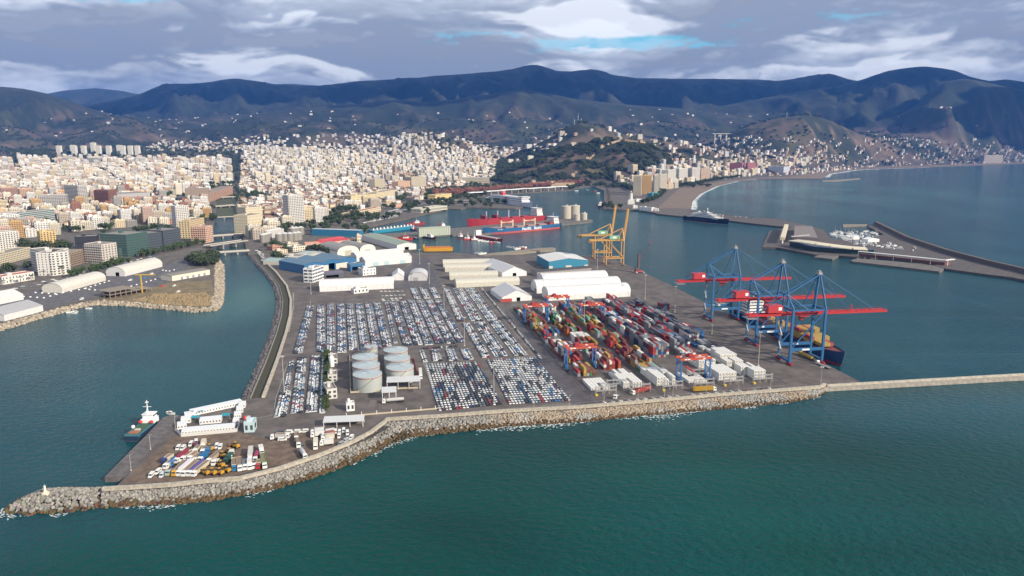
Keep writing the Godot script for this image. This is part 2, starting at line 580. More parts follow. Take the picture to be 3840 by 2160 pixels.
func sea() -> void:
	water = StandardMaterial3D.new()
	water.vertex_color_use_as_albedo = true
	water.roughness = 0.13
	water.metallic_specular = 0.22
	water.uv1_triplanar = true
	water.uv1_world_triplanar = true
	water.uv1_scale = Vector3(0.0052, 0.0052, 0.0079)
	var f := FastNoiseLite.new()
	f.seed = 77; f.frequency = 0.022; f.fractal_octaves = 6; f.fractal_gain = 0.62; f.noise_type = FastNoiseLite.TYPE_SIMPLEX
	var im := f.get_seamless_image(1024, 1024)
	im.convert(Image.FORMAT_RGBA8)
	im.bump_map_to_normal_map(7.0)
	water.normal_enabled = true
	water.normal_texture = ImageTexture.create_from_image(im)
	water.normal_scale = 0.6
	# body colour of the water: green outside the wall, bluer within, milky off the beach and at the river mouth
	var rows := []
	var d := -1500.0
	while d < 12500.0:
		rows.append(d)
		d += 24.0 + maxf(0.0, absf(d) - 600.0) * 0.05
	var cols := 120
	var v := PackedVector3Array(); var n := PackedVector3Array(); var c := PackedColorArray(); var idx := PackedInt32Array()
	for j in rows.size():
		var w := maxf(1800.0, absf(rows[j]) * 1.3)
		for i in cols + 1:
			var x := w * (2.0 * i / cols - 1.0)
			var p := Vector2(x, -rows[j])
			v.append(Vector3(x, 0, -rows[j]))
			n.append(Vector3.UP)
			c.append(water_body(p))
			if j < rows.size() - 1 and i < cols:
				var o := j * (cols + 1) + i
				idx.append_array([o, o + cols + 1, o + 1, o + 1, o + cols + 1, o + cols + 2])
	var arr := []
	arr.resize(Mesh.ARRAY_MAX)
	arr[Mesh.ARRAY_VERTEX] = v; arr[Mesh.ARRAY_NORMAL] = n; arr[Mesh.ARRAY_COLOR] = c; arr[Mesh.ARRAY_INDEX] = idx
	var me := ArrayMesh.new()
	me.add_surface_from_arrays(Mesh.PRIMITIVE_TRIANGLES, arr)
	me.surface_set_material(0, water)
	var o := MeshInstance3D.new()
	o.name = "sea"
	o.mesh = me
	o.set_meta("kind", "structure")
	add_child(o)


func water_body(p: Vector2) -> Color:
	var open := Color(0.002, 0.049, 0.044)
	var basin := Color(0.008, 0.060, 0.074)
	var milky := Color(0.06, 0.165, 0.16)
	# the sea wall runs roughly along z = -440 + 0.12 x
	var inside := smoothstep(-380.0, -470.0, p.y - p.x * 0.1)
	if p.x < -90.0:
		inside = smoothstep(-300.0, -420.0, p.y + (p.x + 90.0) * 0.7)
	var c := open.lerp(basin, inside)
	var s := noise_a.get_noise_2d(p.x / 260.0, p.y / 420.0)
	c = c.lerp(milky, 0.6 * exp(-pow((p.x - 900.0) / 700.0, 2.0) - pow((p.y + 2700.0) / 700.0, 2.0)) * (0.8 + s))
	c = c.lerp(milky, 0.6 * exp(-pow((p.x + 275.0) / 45.0, 2.0) - pow((p.y + 790.0) / 110.0, 2.0)) * (0.8 + s))
	var streak := noise_a.get_noise_2d(p.x / 300.0 + p.y / 900.0, p.y / 70.0)
	return c * (1.0 + s * 0.16 + streak * 0.22)


func land(called: String, poly: Array, y: float, m: Material) -> MeshInstance3D:
	var s := Shape.new()
	s.prism(flat(poly), -4.0, y)
	return struct(called, s, m)



# outer edge of the yard along the sea wall, from the western tip to the root of the long breakwater
const SEA_EDGE := [-194.9,-322.4,-181.2,-324.1,-163.5,-326.8,-146.2,-331.4] + [-133.4,-333.7,-117.4,-344.8,-101.4,-360.7,-87.7,-378,-79.5,-393,-75.8,-404.4,-74.1,-412.3,-44.2,-417.5,-4.3,-425.9,43.3,-433.3] + [80.7,-442,135.1,-455.7,184.9,-466.2,209.1,-472.1,214.5,-477.1]
# the water's edge in front of it
const SEA_FOOT := [-189.2,-311.6,-176.3,-313.9,-158.4,-315.1,-141.2,-318.4] + [-130.1,-324,-113.5,-331.8,-97.6,-345.3,-83.8,-359.4,-75.6,-371.7,-67.1,-385.4,-57.3,-395.4,-42.4,-399.3,-4.2,-410.7,41.9,-418.3] + [78.4,-427.9,130.7,-439.4,179.8,-451.9,202.8,-462.8,215.4,-477.5]
const TIP := [-189.2,-311.6,-200.1,-308.3,-208.5,-306.2,-216.8,-305,-225.5,-305.5,-232.8,-308.3,-233.8,-313.2,-232.5,-319.7,-230.5,-326.3,-226.7,-330.5,-216.3,-331.5,-204.7,-331.5,-196.5,-331.9]
const WEST_EDGE := [-170.9,-450.9,-187.1,-529.7,-205.1,-611.4,-221.8,-680.4,-242.5,-752.6,-269.9,-828.9,-311.7,-921.7,-345.8,-989.9,-392.1,-1088.5]
const WEST_FOOT := [-178.4,-460.5,-194.1,-539.5,-212.3,-620.4,-230.3,-693,-251.7,-766.5,-279.9,-844.3,-323.5,-938.8,-353,-996.9,-401.5,-1099.1]
const SHORE_EDGE := [-496.6,-554.5,-477.6,-598.3,-468.4,-650.1,-462.9,-684.8,-455,-713.6,-448.6,-732,-436.7,-754.6,-395.4,-744.7,-345.3,-725.7,-317.9,-718.4,-306.2,-725.7,-329.9,-794.5,-372.4,-902.5,-409.5,-995.6,-435.7,-1055.7]
const SHORE_FOOT := [-487.3,-543,-467.4,-584.2,-458.6,-635.2,-454.9,-675.6,-446,-708.9,-442.2,-739.2,-432,-745.5,-392.8,-739.2,-343.8,-721.9,-314.7,-710.1,-297.9,-717.8,-303.6,-746.8,-337.2,-840.2,-396.5,-991.4,-425,-1049.9]
const BANK_LEFT := [-446.1,-1080.6,-521.8,-1267.6,-581.4,-1420.1,-673.2,-1658.1,-774.5,-1925.5,-1048.2,-2589,-1587.8,-3933.1,-2176.2,-5490.8]
const BANK_RIGHT := [-393.9,-1080.6,-468.4,-1267.6,-528,-1420.1,-598.2,-1613.2,-718.1,-1925.5,-978.3,-2589,-1501.1,-3933.1,-2093.8,-5490.8]

var yard_poly: PackedVector2Array
var city_left_poly: PackedVector2Array
var city_right_poly: PackedVector2Array


func lands() -> void:
	var asphalt := mat(0.165, 0.142, 0.132, 0.85, 0.0, "p", 0.008)
	var town := mat(0.17, 0.15, 0.13, 0.9, 0.0, "p", 0.01)
	var west := WEST_EDGE.duplicate()
	# the container and car terminal
	var yard: Array = SEA_EDGE + [242.1,-481.6,242.2,-482.5] + [217.3, -648.0, 182.8, -855.3, 142.4, -1061.4] + [128.6,-1074,101.7,-1070,67.2,-1094.1,-42.3,-1070,-77.1,-1098.2,-144.6,-1098.2,-178.8,-1132.2,-396.3,-1114.9]
	for k in range(west.size() - 2, -1, -2):
		yard.append_array([west[k], west[k + 1]])
	yard += [-174,-451.5,-198.4,-429.4,-197.8,-421.5,-198.9,-419.8,-198.2,-413.9,-197.5,-389.4] + [-191.7,-339.4,-190.9,-327.9]
	yard_poly = flat(yard)
	land("port_yard", yard, QUAY, asphalt)
	# western town with its shore
	var left: Array = SHORE_EDGE + BANK_LEFT + [-2100, -5600, -9000, -5600, -9000, -880]
	city_left_poly = flat(left)
	land("west_town_ground", left, 3.2, town)
	# eastern town, the inner quays and the bay
	var right := [-150,-1130.8,-157.2,-1176.2] + [-203.2,-1262.9,-214.4,-1289.2,-253.4,-1290.6,-260.3,-1326.9,-282.7,-1377.2,-282.5,-1474.2,-237,-1603.6,-215.7,-1694.9,-167.6,-1852.7] + [-162.3,-1867,-129.5,-1855.4,-118.3,-1906.7,9,-1870.9,28.2,-1914.8,28.7,-1948.1,-43,-2100.5,-117.6,-2222.3,-129.6,-2258.4,16.2,-2458.2,217.2,-2645,228.6,-2724.5,316.6,-2880.2,320.7,-2716.4] + [326,-2604.7,232.7,-1863.9,272.9,-1844.7,315.7,-1831.6,340.1,-1759.6,344.6,-1725.7,392.2,-1661.5,437,-1798.5] + [448.3,-1836.4,526.9,-2143,624.2,-2444.9,808.8,-2917.3,1002.1,-3298.4,1157.3,-3501.3,1473.8,-3514.8,1784.5,-4155,2215.8,-4785.4,2517.8,-5049.2,2980.8,-5312.6,3274.5,-5503.9,4317,-6254] + [9000, -10200, 9000, -11000, -1950, -5600]
	var bank := BANK_RIGHT.duplicate()
	for k in range(bank.size() - 2, -1, -2):
		right.append_array([bank[k], bank[k + 1]])
	city_right_poly = flat(right)
	land("east_town_ground", right, 3.2, town)
	# dry bed of the river above the last weir
	var bed := Shape.new()
	bed.sheet(flat([-685.9,-1682.7,-785.9,-1954.1,-1063.7,-2627.4,-1611.3,-3991.4,-2208.5,-5572.2,-2124.8,-5572.2,-1523.4,-3991.4,-992.8,-2627.4,-728.7,-1954.1,-613.6,-1655]), 0.8)
	struct("river_bed", bed, mat(0.10, 0.115, 0.055, 0.95, 0.0, "p", 0.012))
	# piers and moles of the inner harbour
	var conc := mat(0.20, 0.185, 0.17, 0.9, 0.0, "p", 0.02)
	land("bulk_pier", [-255.4,-1300.9,-214.4,-1289.6,-207.4,-1300.9,-165.6,-1293.8,-111.8,-1326.5] + [-107.8,-1320.7,-68.6,-1330.6,-47.2,-1340.7,93.5,-1486.3,165,-1550.9,174.7,-1575.5,174.5,-1599.5,154.7,-1621.3,83.1,-1599.5,66.6,-1621.3,-87.8,-1450,-120.2,-1426.8,-142.7,-1393.3] + [-177.4,-1372.7,-224.1,-1349.2,-260.7,-1328.7], 2.8, conc)
	land("fishing_jetty", [-46.8,-1058.3,-12.1,-1079.1,11.8,-1100.8,38.6,-1120.4,65.9,-1132,69.2,-1146.7,65.4,-1160.3,39.6,-1149.7,3.8,-1123.3,-36.3,-1092.6,-47.7,-1079.1], 2.8, mat(0.36, 0.31, 0.24, 0.95, 0.0, "p", 0.05))
	land("mole", [393.4,-1666.7,436.7,-1797.1] + [447.4,-1808.3,493.9,-1718.2,532.1,-1642.5,587,-1612.8,597.3,-1504,601.2,-1408.8,557.8,-1271.3,570.6,-1253.3,614.8,-1262.2,679,-1328.6,712.6,-1459.7,749.9,-1509.1,680.7,-1249.7,657.4,-1093,654,-993.6,657.2,-925,651.1,-802.9,644.2,-709.6,629.1,-692.2,628.5,-773.9,622.5,-874.6,618.5,-891.7,601.6,-911.4,574.4,-955.5] + [577.6,-1019.4,534.1,-1056.4,502.6,-1053.2,485.1,-1072.5,453.3,-1081.1,432.4,-1137.2,423,-1157.4,401.6,-1162.7,489.1,-1383.9,529,-1422.7,554.5,-1445.9,528.3,-1472.2,498.7,-1517.4] + [476.6,-1556.6,416.1,-1654.6], 3.0, mat(0.135, 0.118, 0.112, 0.9, 0.0, "p", 0.02))
	land("cruise_pier", [481.1,-1027.9,499.5,-1046.3,567.8,-1001.5] + [580.8,-966.3,554.9,-935.2,518,-977.2,479.7,-1016.9], 2.6, conc)
	land("mooring_platform", [441.4,-1059,468.7,-1091.9,487.2,-1077.2,460.9,-1040.1], 2.6, conc)
	land("marina_jetty", [668.5,-1473.5,720.9,-1488.2,735.9,-1508.2,683.9,-1508.2], 2.2, mat(0.34, 0.29, 0.23, 0.95, 0.0, "p", 0.05))
	# the pier on piles beside the lorry park
	land("west_pier", [-202.1,-337.9,-192.3,-338.7,-197.2,-405.9,-199.3,-421.3,-207.4,-423.1,-210.6,-418.7], 2.9, mat(0.175, 0.16, 0.16, 0.85, 0.0, "p", 0.03))
	# beach
	var beach := Shape.new()
	beach.sheet(flat([377.3,-1892.3,433.1,-2090.4,532.7,-2428.3,617.9,-2720.4] + [757.2,-2972.8,926,-3249.2,1139.4,-3553.7,1384.2,-3697.9,1642.1,-4096.5,1923.5,-4500.1,2310.4,-4991,2856.8,-5533.7,3547.6,-5965.7,4594.5,-6658.1,4343.8,-6293,3292.1,-5533.7,2996.2,-5340.3,2530.1,-5074,2226,-4807.5,1791.4,-4171.4,1478.5,-3526.2,1161,-3512.6,1005.1,-3308.3,810.8,-2924.9,625.5,-2450,527.8,-2146.8,455.3,-1865.9]), 3.3)
	struct("beach", beach, mat(0.28, 0.21, 0.16, 0.95, 0.0, "p", 0.01))
	land("beach_groyne", [1412.8,-3367.6,1500.4,-3430.2,1698.6,-3604.3,1660.1,-3521.8,1431.8,-3272,1379,-3272], 1.2, mat(0.34, 0.29, 0.23, 0.95, 0.0, "p", 0.05))
	# brown earth of the lorry park and of the shore plot
	var dirt := Shape.new()
	dirt.sheet(flat([-190.4,-330,-191.1,-395.9,-156.6,-394.9,-135.7,-384.4,-112.1,-398.8,-98.7,-393.9,-94,-373.5,-113.5,-351.7,-130.8,-342.7,-153.9,-334.3]), 3.004)
	struct("lorry_park_ground", dirt, mat(0.205, 0.148, 0.112, 0.95, 0.0, "p", 0.02))
	var plot := Shape.new()
	plot.sheet(flat([-436,-758.3,-449.1,-800.9,-412.8,-824,-406.5,-856.7,-362.8,-869.7,-330.4,-793.5,-307.6,-729.2,-319.6,-722.4,-362.4,-733.6]), 3.21)
	struct("shore_plot", plot, mat(0.27, 0.21, 0.12, 0.95, 0.0, "p", 0.012))
	var deck := Shape.new()
	deck.sheet(flat([-547.5,-726.1,-537.6,-824,-520.7,-930.5,-470.1,-972.1,-469.7,-1067.3,-452.6,-1054.4,-434.4,-972.1,-414.5,-874.1,-412.8,-824,-449.1,-800.9,-452.8,-758.3,-468.4,-713.9,-459.2,-699.2,-475.9,-661,-489.1,-628.9]), 3.206)
	struct("shore_pavement", deck, mat(0.16, 0.155, 0.165, 0.8, 0.0, "p", 0.02))




# ---------------------------------------------------------------- cars

const PAINTS := [["white", 0.80, 0.80, 0.80], ["silver", 0.50, 0.52, 0.54], ["grey", 0.17, 0.18, 0.20], ["black", 0.016, 0.018, 0.022], ["dark blue", 0.02, 0.045, 0.12], ["red", 0.38, 0.025, 0.03], ["dark red", 0.13, 0.015, 0.025], ["blue", 0.04, 0.17, 0.42], ["pale blue", 0.35, 0.48, 0.56]]
var car_body: ArrayMesh
var car_glass: ArrayMesh
var car_wheel: ArrayMesh
var car_whole: ArrayMesh
var car_spots := []      # [transform, paint number, label]


func paint_mat(k: int) -> StandardMaterial3D:
	return mat(PAINTS[k][1], PAINTS[k][2], PAINTS[k][3], 0.25)


func car_meshes() -> void:
	var b := Shape.new()
	# flank profile from tail to nose, drawn out over the width
	var side := [Vector2(-2.12, 0.42), Vector2(-1.9, 0.28), Vector2(1.95, 0.28), Vector2(2.14, 0.45), Vector2(2.08, 0.72), Vector2(1.05, 0.92), Vector2(-1.95, 0.95), Vector2(-2.12, 0.80)]
	var l := PackedVector3Array(); var r := PackedVector3Array()
	for p in side:
		l.append(Vector3(p.x, p.y, 0.88)); r.append(Vector3(p.x, p.y, -0.88))
	b.loft([r, l])
	b.loft([ring(-1.62, -0.05, 1.46, 0.62), ring(-1.55, -0.12, 1.50, 0.56)])
	var g := Shape.new()
	g.loft([ring(-1.98, 1.0, 0.93, 0.83), ring(-1.60, -0.03, 1.46, 0.64)], false)
	var pillar := Shape.new()
	for s in [-1, 1]:
		pillar.beam(Vector3(-0.55, 0.93, s * 0.84), Vector3(-0.6, 1.46, s * 0.66), 0.09, 0.05)
	var w := Shape.new()
	w.tube(Vector3(0, 0.31, -0.11), Vector3(0, 0.31, 0.11), 0.31, -1.0, 8)
	car_body = b.mesh(null)
	car_glass = g.mesh(mat(0.035, 0.05, 0.06, 0.06))
	car_wheel = w.mesh(mat(0.012, 0.012, 0.012, 0.8))
	var rim := Shape.new()
	for s in [-1, 1]:
		rim.tube(Vector3(0, 0.31, s * 0.112), Vector3(0, 0.31, s * 0.116), 0.19, -1.0, 7)
	rim.mesh(mat(0.35, 0.35, 0.36, 0.35, 0.6), car_wheel)
	pillar.mesh(mat(0.03, 0.03, 0.03, 0.5), car_glass)
	car_whole = b.mesh(tint_mat(0.25))
	g.mesh(mat(0.035, 0.05, 0.06, 0.06), car_whole)
	var ws := Shape.new()
	for x in [-1.3, 1.32]:
		for z in [-0.8, 0.8]:
			ws.tube(Vector3(x, 0.31, z - 0.1), Vector3(x, 0.31, z + 0.1), 0.31, -1.0, 7)
	ws.mesh(mat(0.012, 0.012, 0.012, 0.8), car_whole)


func ring(x0: float, x1: float, y: float, half: float) -> PackedVector3Array:
	return PackedVector3Array([Vector3(x0, y, half), Vector3(x1, y, half), Vector3(x1, y, -half), Vector3(x0, y, -half)])


func pick_paint(light: float) -> int:
	var r := rng.randf()
	if r < light:
		return 0 if rng.randf() < 0.72 else (1 if rng.randf() < 0.7 else 8)
	r = rng.randf()
	return 3 if r < 0.36 else (4 if r < 0.56 else (2 if r < 0.74 else (6 if r < 0.82 else (5 if r < 0.91 else 7))))


func add_car(p: Vector2, yaw: float, paint: int, label: String, lot: String) -> void:
	var tr := Transform3D(Basis(Vector3.UP, yaw) * Basis.from_scale(Vector3(0.78, 0.78 * (1.0 if rng.randf() < 0.7 else 1.12), 0.78)), at2(p, QUAY + 0.004))
	car_spots.append([tr, paint, label, lot])


# a strip of parked cars: columns of cars standing side by side, noses across the strip
func car_strip(a: Vector3, b: Vector3, lanes: int, lot: String, name: String, light := 0.6, miss := 0.05) -> void:
	var p := Vector2(a.x, a.z); var q := Vector2(b.x, b.z)
	var d := (q - p).normalized()
	var e := Vector2(-d.y, d.x)
	var count := int(p.distance_to(q) / 1.78)
	for lane in lanes:
		var off := (lane - (lanes - 1) / 2.0) * 3.55
		var run := pick_paint(light)
		for k in count:
			if rng.randf() < miss:
				continue
			if rng.randf() < 0.65:
				run = pick_paint(light)
			var spot := p + d * (k + 0.5) * 1.78 + e * (off + rng.randf_range(-0.25, 0.25))
			var yaw := -atan2(e.y, e.x) + (PI if lane % 2 else 0.0) + rng.randf_range(-0.04, 0.04)
			add_car(spot, yaw, run, "%s car, %s from far end, %s lane, %s" % [PAINTS[run][0], nth(k + 1), nth(lane + 1), name], lot)


# a block of cars standing bumper to bumper in columns, given by its four corners
func car_block(c: Array, cols: int, rows: int, lot: String, name: String, dark_from: float) -> void:
	for i in cols:
		var u := (i + 0.5) / cols
		var top: Vector2 = Vector2(c[0], c[1]).lerp(Vector2(c[2], c[3]), u)
		var low: Vector2 = Vector2(c[6], c[7]).lerp(Vector2(c[4], c[5]), u)
		var d := (low - top).normalized()
		var run := 0
		for k in rows:
			if rng.randf() < 0.02:
				continue
			if rng.randf() < 0.6:
				run = pick_paint(0.70 if u < dark_from else 0.40)
			add_car(top.lerp(low, (k + 0.5) / rows), -atan2(d.y, d.x) + rng.randf_range(-0.02, 0.02), run, "%s car, %s from sea wall, %s column, %s" % [PAINTS[run][0], nth(rows - k), nth(i + 1), name], lot)


func cars() -> void:
	car_meshes()
	var lot := "new cars in the strips of the great car park"
	var k := 0
	for s in [[-204.4,-723.9,-168.5,-554.5], [-195.9,-730.1,-151,-558.2], [-186.5,-733.2,-144.1,-562], [-176.1,-733.2,-134.2,-556.4], [-167.5,-736.4,-127,-563.9], [-157.9,-736.4,-117.9,-565.8], [-149,-739.6,-108.3,-565.8], [-140.1,-739.6,-101.1,-573.6], [-130.3,-742.8,-95.9,-583.6], [-123.5,-742.8,-85,-577.6], [-114.5,-747.3,-76.3,-577.6], [-106.2,-752.6,-67.7,-577.6], [-97.1,-752.6,-59.6,-583.6], [-87.4,-752.6,-50.3,-583.6], [-78.6,-755.9,-41.7,-585.7]]:
		k += 1
		car_strip(Vector3(s[0], 0, s[1]), Vector3(s[2], 0, s[3]), 1 if k == 9 else 2, lot, "%s strip from the west wall" % nth(k), 0.46, 0.02)
	for s in [[[-74.9,-817.1,-46.9,-660.2], 2, "upper strip nearest the lamp mast"], [[-62.2,-818.7,-32.3,-661.8], 3, "upper strip of three lanes"], [[-48.8,-821,-17.8,-665.4], 3, "upper strip beside the long line"], [[-42.2,-653.1,-19.4,-542.9], 2, "lower strip nearest the lamp mast"], [[-30.2,-656.7,-7.9,-545.4], 3, "lower strip of three lanes"], [[-16.4,-660.2,7.6,-547.2], 3, "lower strip beside the long line"], [[-112.9,-818.7,-100.1,-759.3], 2, "short strip nearest the tents"], [[-102.6,-821,-90.3,-762.7], 2, "second short strip by the tents"], [[-92,-821,-79.7,-766.1], 2, "third short strip by the tents"]]:
		car_strip(Vector3(s[0][0], 0, s[0][1]), Vector3(s[0][2], 0, s[0][3]), s[1], lot, s[2], 0.62)
	car_line([-35.1,-821,23.1,-536.6], 4.0, "long line beside the container lane", 0.85, true)
	for s in [[-148.2,-800.4,-118.1,-801.9], [-142.6,-775.8,-114.2,-781.5], [-138.9,-757.9,-113.4,-766.1], [-136.9,-751.3,-112.3,-755.9]]:
		car_line(s, 4.6, "rows in front of the long tent", 0.95, true)
	car_line([-71.7,-568.9,-44.5,-576], 2.0, "row behind the short strips", 0.6, false)
	for s in [[[-72.2,-562,-65.3,-530.4], 1], [[-61.6,-563.9,-56.3,-533.8], 2], [[-50.2,-566.6,-44.3,-534.8], 2], [[-38.4,-565.8,-32.3,-537.3], 2]]:
		car_strip(Vector3(s[0][0], 0, s[0][1]), Vector3(s[0][2], 0, s[0][3]), s[1], lot, "short strips behind the dense block", 0.75)
	lot = "cars in the strips west of the tank yard"
	for s in [[[-166.5,-532.1,-150.5,-463.8], 1, "strip nearest the perimeter road"], [[-150.2,-463,-140,-417.5], 2, "short strip by the perimeter road"], [[-162.1,-543.6,-131.5,-422.6], 2, "second strip from the perimeter road"], [[-152.2,-547.2,-123.3,-425.2], 2, "third strip from the perimeter road"], [[-145.2,-545.4,-115.9,-423.2], 1, "strip along the ivy wall"]]:
		car_strip(Vector3(s[0][0], 0, s[0][1]), Vector3(s[0][2], 0, s[0][3]), s[1], lot, s[2], 0.56)
	car_block([-65.2,-525.3,-24.8,-530.7,-5.7,-439.9,-45.2,-427.7], 19, 23, "cars in the dense block east of the tank yard", "dense block east of the tank yard", 0.55)
	car_block([-19.3,-536.6,18.3,-543.6,38,-446.7,-1.9,-439.4], 19, 22, "cars in the dense block beside the containers", "dense block beside the containers", 0.8)
	car_line([55.9,-441.8,178.6,-471], 5.6, "row along the sea wall", 0.9, true, 0.03)
	# the largest three hundred are things of their own, all others stand together
	car_spots.sort_custom(func(a, b): return a[0].origin.z > b[0].origin.z)
	var rest := []; var tints := []
	for i in car_spots.size():
		var c: Array = car_spots[i]
		if i < 300:
			var o := thing("parked_car", c[2], "car", Vector3.ZERO, 0.0, c[3])
			o.transform = c[0]
			var body := part(o, "body", car_body)
			body.material_override = paint_mat(c[1])
			part(o, "windows", car_glass)
			for x in [-1.3, 1.32]:
				for z in [-0.8, 0.8]:
					part(o, "wheel", car_wheel).position = Vector3(x, 0, z)
		else:
			rest.append(c[0])
			tints.append(Color(PAINTS[c[1]][1], PAINTS[c[1]][2], PAINTS[c[1]][3]))
	var m := many(self, "more_parked_cars", car_whole, rest, tints)
	tag(m, "thousands of new white, silver and dark cars filling the port car park", "cars")


func car_line(s: Array, step: float, name: String, light: float, lengthways: bool, miss := 0.06) -> void:
	var a := Vector2(s[0], s[1]); var b := Vector2(s[2], s[3])
	var d := (b - a).normalized()
	for k in int(a.distance_to(b) / step):
		if rng.randf() < miss:
			continue
		var p := pick_paint(light)
		var turn := -atan2(d.y, d.x) + (0.0 if lengthways else PI / 2) + rng.randf_range(-0.05, 0.05)
		if name == "row along the sea wall":
			turn += 0.62
		add_car(a + d * (k + 0.5) * step, turn, p, "%s car, %s from the left in the %s" % [PAINTS[p][0], nth(k + 1), name], "cars in the " + name)


# ---------------------------------------------------------------- lorries and machines

func wheels_at(o: Node3D, xs: Array, half: float, r: float) -> void:
	var w := Shape.new()
	w.tube(Vector3(0, r, -0.16), Vector3(0, r, 0.16), r, -1.0, 9)
	var me := w.mesh(mat(0.014, 0.014, 0.014, 0.85))
	for x in xs:
		for s in [-1, 1]:
			part(o, "wheel", me).position = Vector3(x, 0, s * half)


# kinds: box, tipper, tank, flat, mixer; front and rear are points on the ground
func lorry(f: Array, kind: String, cab: Color, cargo_col: Color, label: String, group := "lorries in the lorry park") -> void:
	var a := Vector2(f[0], f[1]); var b := Vector2(f[2], f[3])
	var d := (a - b).normalized()
	var l := clampf(a.distance_to(b) * 1.25, 7.5, 17.0)
	var o := thing("lorry", label, "lorry", at2(a - d * l / 2.0, QUAY + 0.006), -atan2(d.y, d.x), group)
	o.scale = Vector3(1.0, 0.96, 0.92)
	var x := l / 2
	var s := Shape.new()
	s.loft([ringx(x, 0.5, 1.9, 1.22), ringx(x - 0.1, 1.9, 2.2, 1.22)], false)
	s.bx(x - 2.1, 0.55, -1.22, x, 1.9, 1.22, true)
	s.loft([ring(x - 2.1, x - 0.02, 1.9, 1.22), ring(x - 2.1, x - 0.25, 2.75, 1.18), ring(x - 2.0, x - 0.75, 3.05, 1.1)])
	part(o, "cab", s, mat(cab.r, cab.g, cab.b, 0.35))
	var g := Shape.new()
	g.quad(Vector3(x + 0.005, 1.92, 1.08), Vector3(x + 0.005, 1.92, -1.08), Vector3(x - 0.2, 2.7, -1.05), Vector3(x - 0.2, 2.7, 1.05))
	for z in [-1, 1]:
		g.bx(x - 1.5, 1.75, z * 1.225 - 0.01, x - 0.45, 2.45, z * 1.225 + 0.01)
	part(o, "windscreen", g, mat(0.03, 0.04, 0.05, 0.08))
	var ch := Shape.new()
	ch.bx(-x + 0.1, 0.6, -0.5, x - 2.0, 0.95, 0.5, true)
	part(o, "chassis", ch, mat(0.03, 0.03, 0.032, 0.7))
	var c := Shape.new()
	var m := mat(cargo_col.r, cargo_col.g, cargo_col.b, 0.5, 0.0, "g", 0.3)
	if kind == "box":
		c.bx(-x, 1.0, -1.26, x - 2.4, 3.75, 1.26, true)
		for k in range(1, 6):
			var u := lerpf(-x, x - 2.4, k / 6.0)
			c.bx(u - 0.05, 1.0, -1.29, u + 0.05, 3.78, 1.29)
		part(o, "box_body", c, m)
	elif kind == "tipper":
		for z in [-1, 1]:
			c.bx(-x, 1.0, z * 1.22 - 0.06, x - 2.4, 3.0, z * 1.22 + 0.06, true)
		c.bx(-x, 1.0, -1.2, -x + 0.1, 2.9, 1.2); c.bx(x - 2.5, 1.0, -1.2, x - 2.4, 3.2, 1.2); c.bx(-x, 1.0, -1.2, x - 2.4, 1.5, 1.2)
		for k in range(1, 6):
			var u := lerpf(-x, x - 2.4, k / 6.0)
			for z in [-1, 1]:
				c.bx(u - 0.06, 1.0, z * 1.32 - 0.05, u + 0.06, 3.0, z * 1.32 + 0.05)
		part(o, "tipper_body", c, m)
		var fill := Shape.new()
		fill.bx(-x + 0.1, 1.5, -1.15, x - 2.5, 2.6 + rng.randf() * 0.3, 1.15)
		part(o, "load", fill, mat(0.26, 0.20, 0.145, 0.95, 0.0, "g", 0.2))
	elif kind == "tank" or kind == "mixer":
		c.at = Transform3D(Basis(Vector3(0, 0, 1), PI / 2), Vector3(x - 2.5, 2.15, 0))
		var len := l - 2.6
		c.lathe(Vector3.ZERO, [[0.0, 0.0], [0.9, 0.15], [1.15, 0.5], [1.2 if kind == "tank" else 1.4, len * 0.5], [1.1, len - 0.4], [0.6, len], [0.0, len]], 14)
		part(o, "tank", c, m)
	else:
		c.bx(-x, 0.95, -1.25, x - 2.3, 1.2, 1.25, true)
		c.bx(x - 2.4, 0.95, -1.25, x - 2.3, 2.2, 1.25)
		part(o, "flat_bed", c, m)
	wheels_at(o, [x - 1.2, -x + 1.2, -x + 2.4] + ([-x + 3.6] if l > 11 else []), 1.02, 0.5)


func ringx(x: float, y0: float, y1: float, half: float) -> PackedVector3Array:
	return PackedVector3Array([Vector3(x, y0, half), Vector3(x, y0, -half), Vector3(x, y1, -half), Vector3(x, y1, half)])


func van(f: Array, paint: Color, label: String, group := "vans in the lorry park") -> void:
	var a := Vector2(f[0], f[1]); var b := Vector2(f[2], f[3])
	var d := (a - b).normalized()
	var o := thing("van", label, "van", at2((a + b) / 2, QUAY + 0.006), -atan2(d.y, d.x), group)
	o.scale = Vector3.ONE * 0.86
	var s := Shape.new()
	var side := [Vector2(-2.7, 0.35), Vector2(2.7, 0.35), Vector2(2.75, 1.0), Vector2(1.9, 1.25), Vector2(1.25, 2.15), Vector2(0.9, 2.3), Vector2(-2.65, 2.3), Vector2(-2.72, 1.0)]
	var l := PackedVector3Array(); var r := PackedVector3Array()
	for p in side:
		l.append(Vector3(p.x, p.y, 0.98)); r.append(Vector3(p.x, p.y, -0.98))
	s.loft([r, l])
	part(o, "body", s, mat(paint.r, paint.g, paint.b, 0.3))
	var g := Shape.new()
	g.quad(Vector3(1.88, 1.29, 0.9), Vector3(1.88, 1.29, -0.9), Vector3(1.28, 2.13, -0.85), Vector3(1.28, 2.13, 0.85))
	for z in [-1, 1]:
		g.bx(0.2, 1.3, z * 0.985 - 0.01, 1.4, 1.95, z * 0.985 + 0.01)
		g.bx(-2.3, 1.35, z * 0.985 - 0.01, 0.0, 1.9, z * 0.985 + 0.01)
	part(o, "windows", g, mat(0.03, 0.04, 0.05, 0.08))
	wheels_at(o, [-1.7, 1.75], 0.86, 0.36)


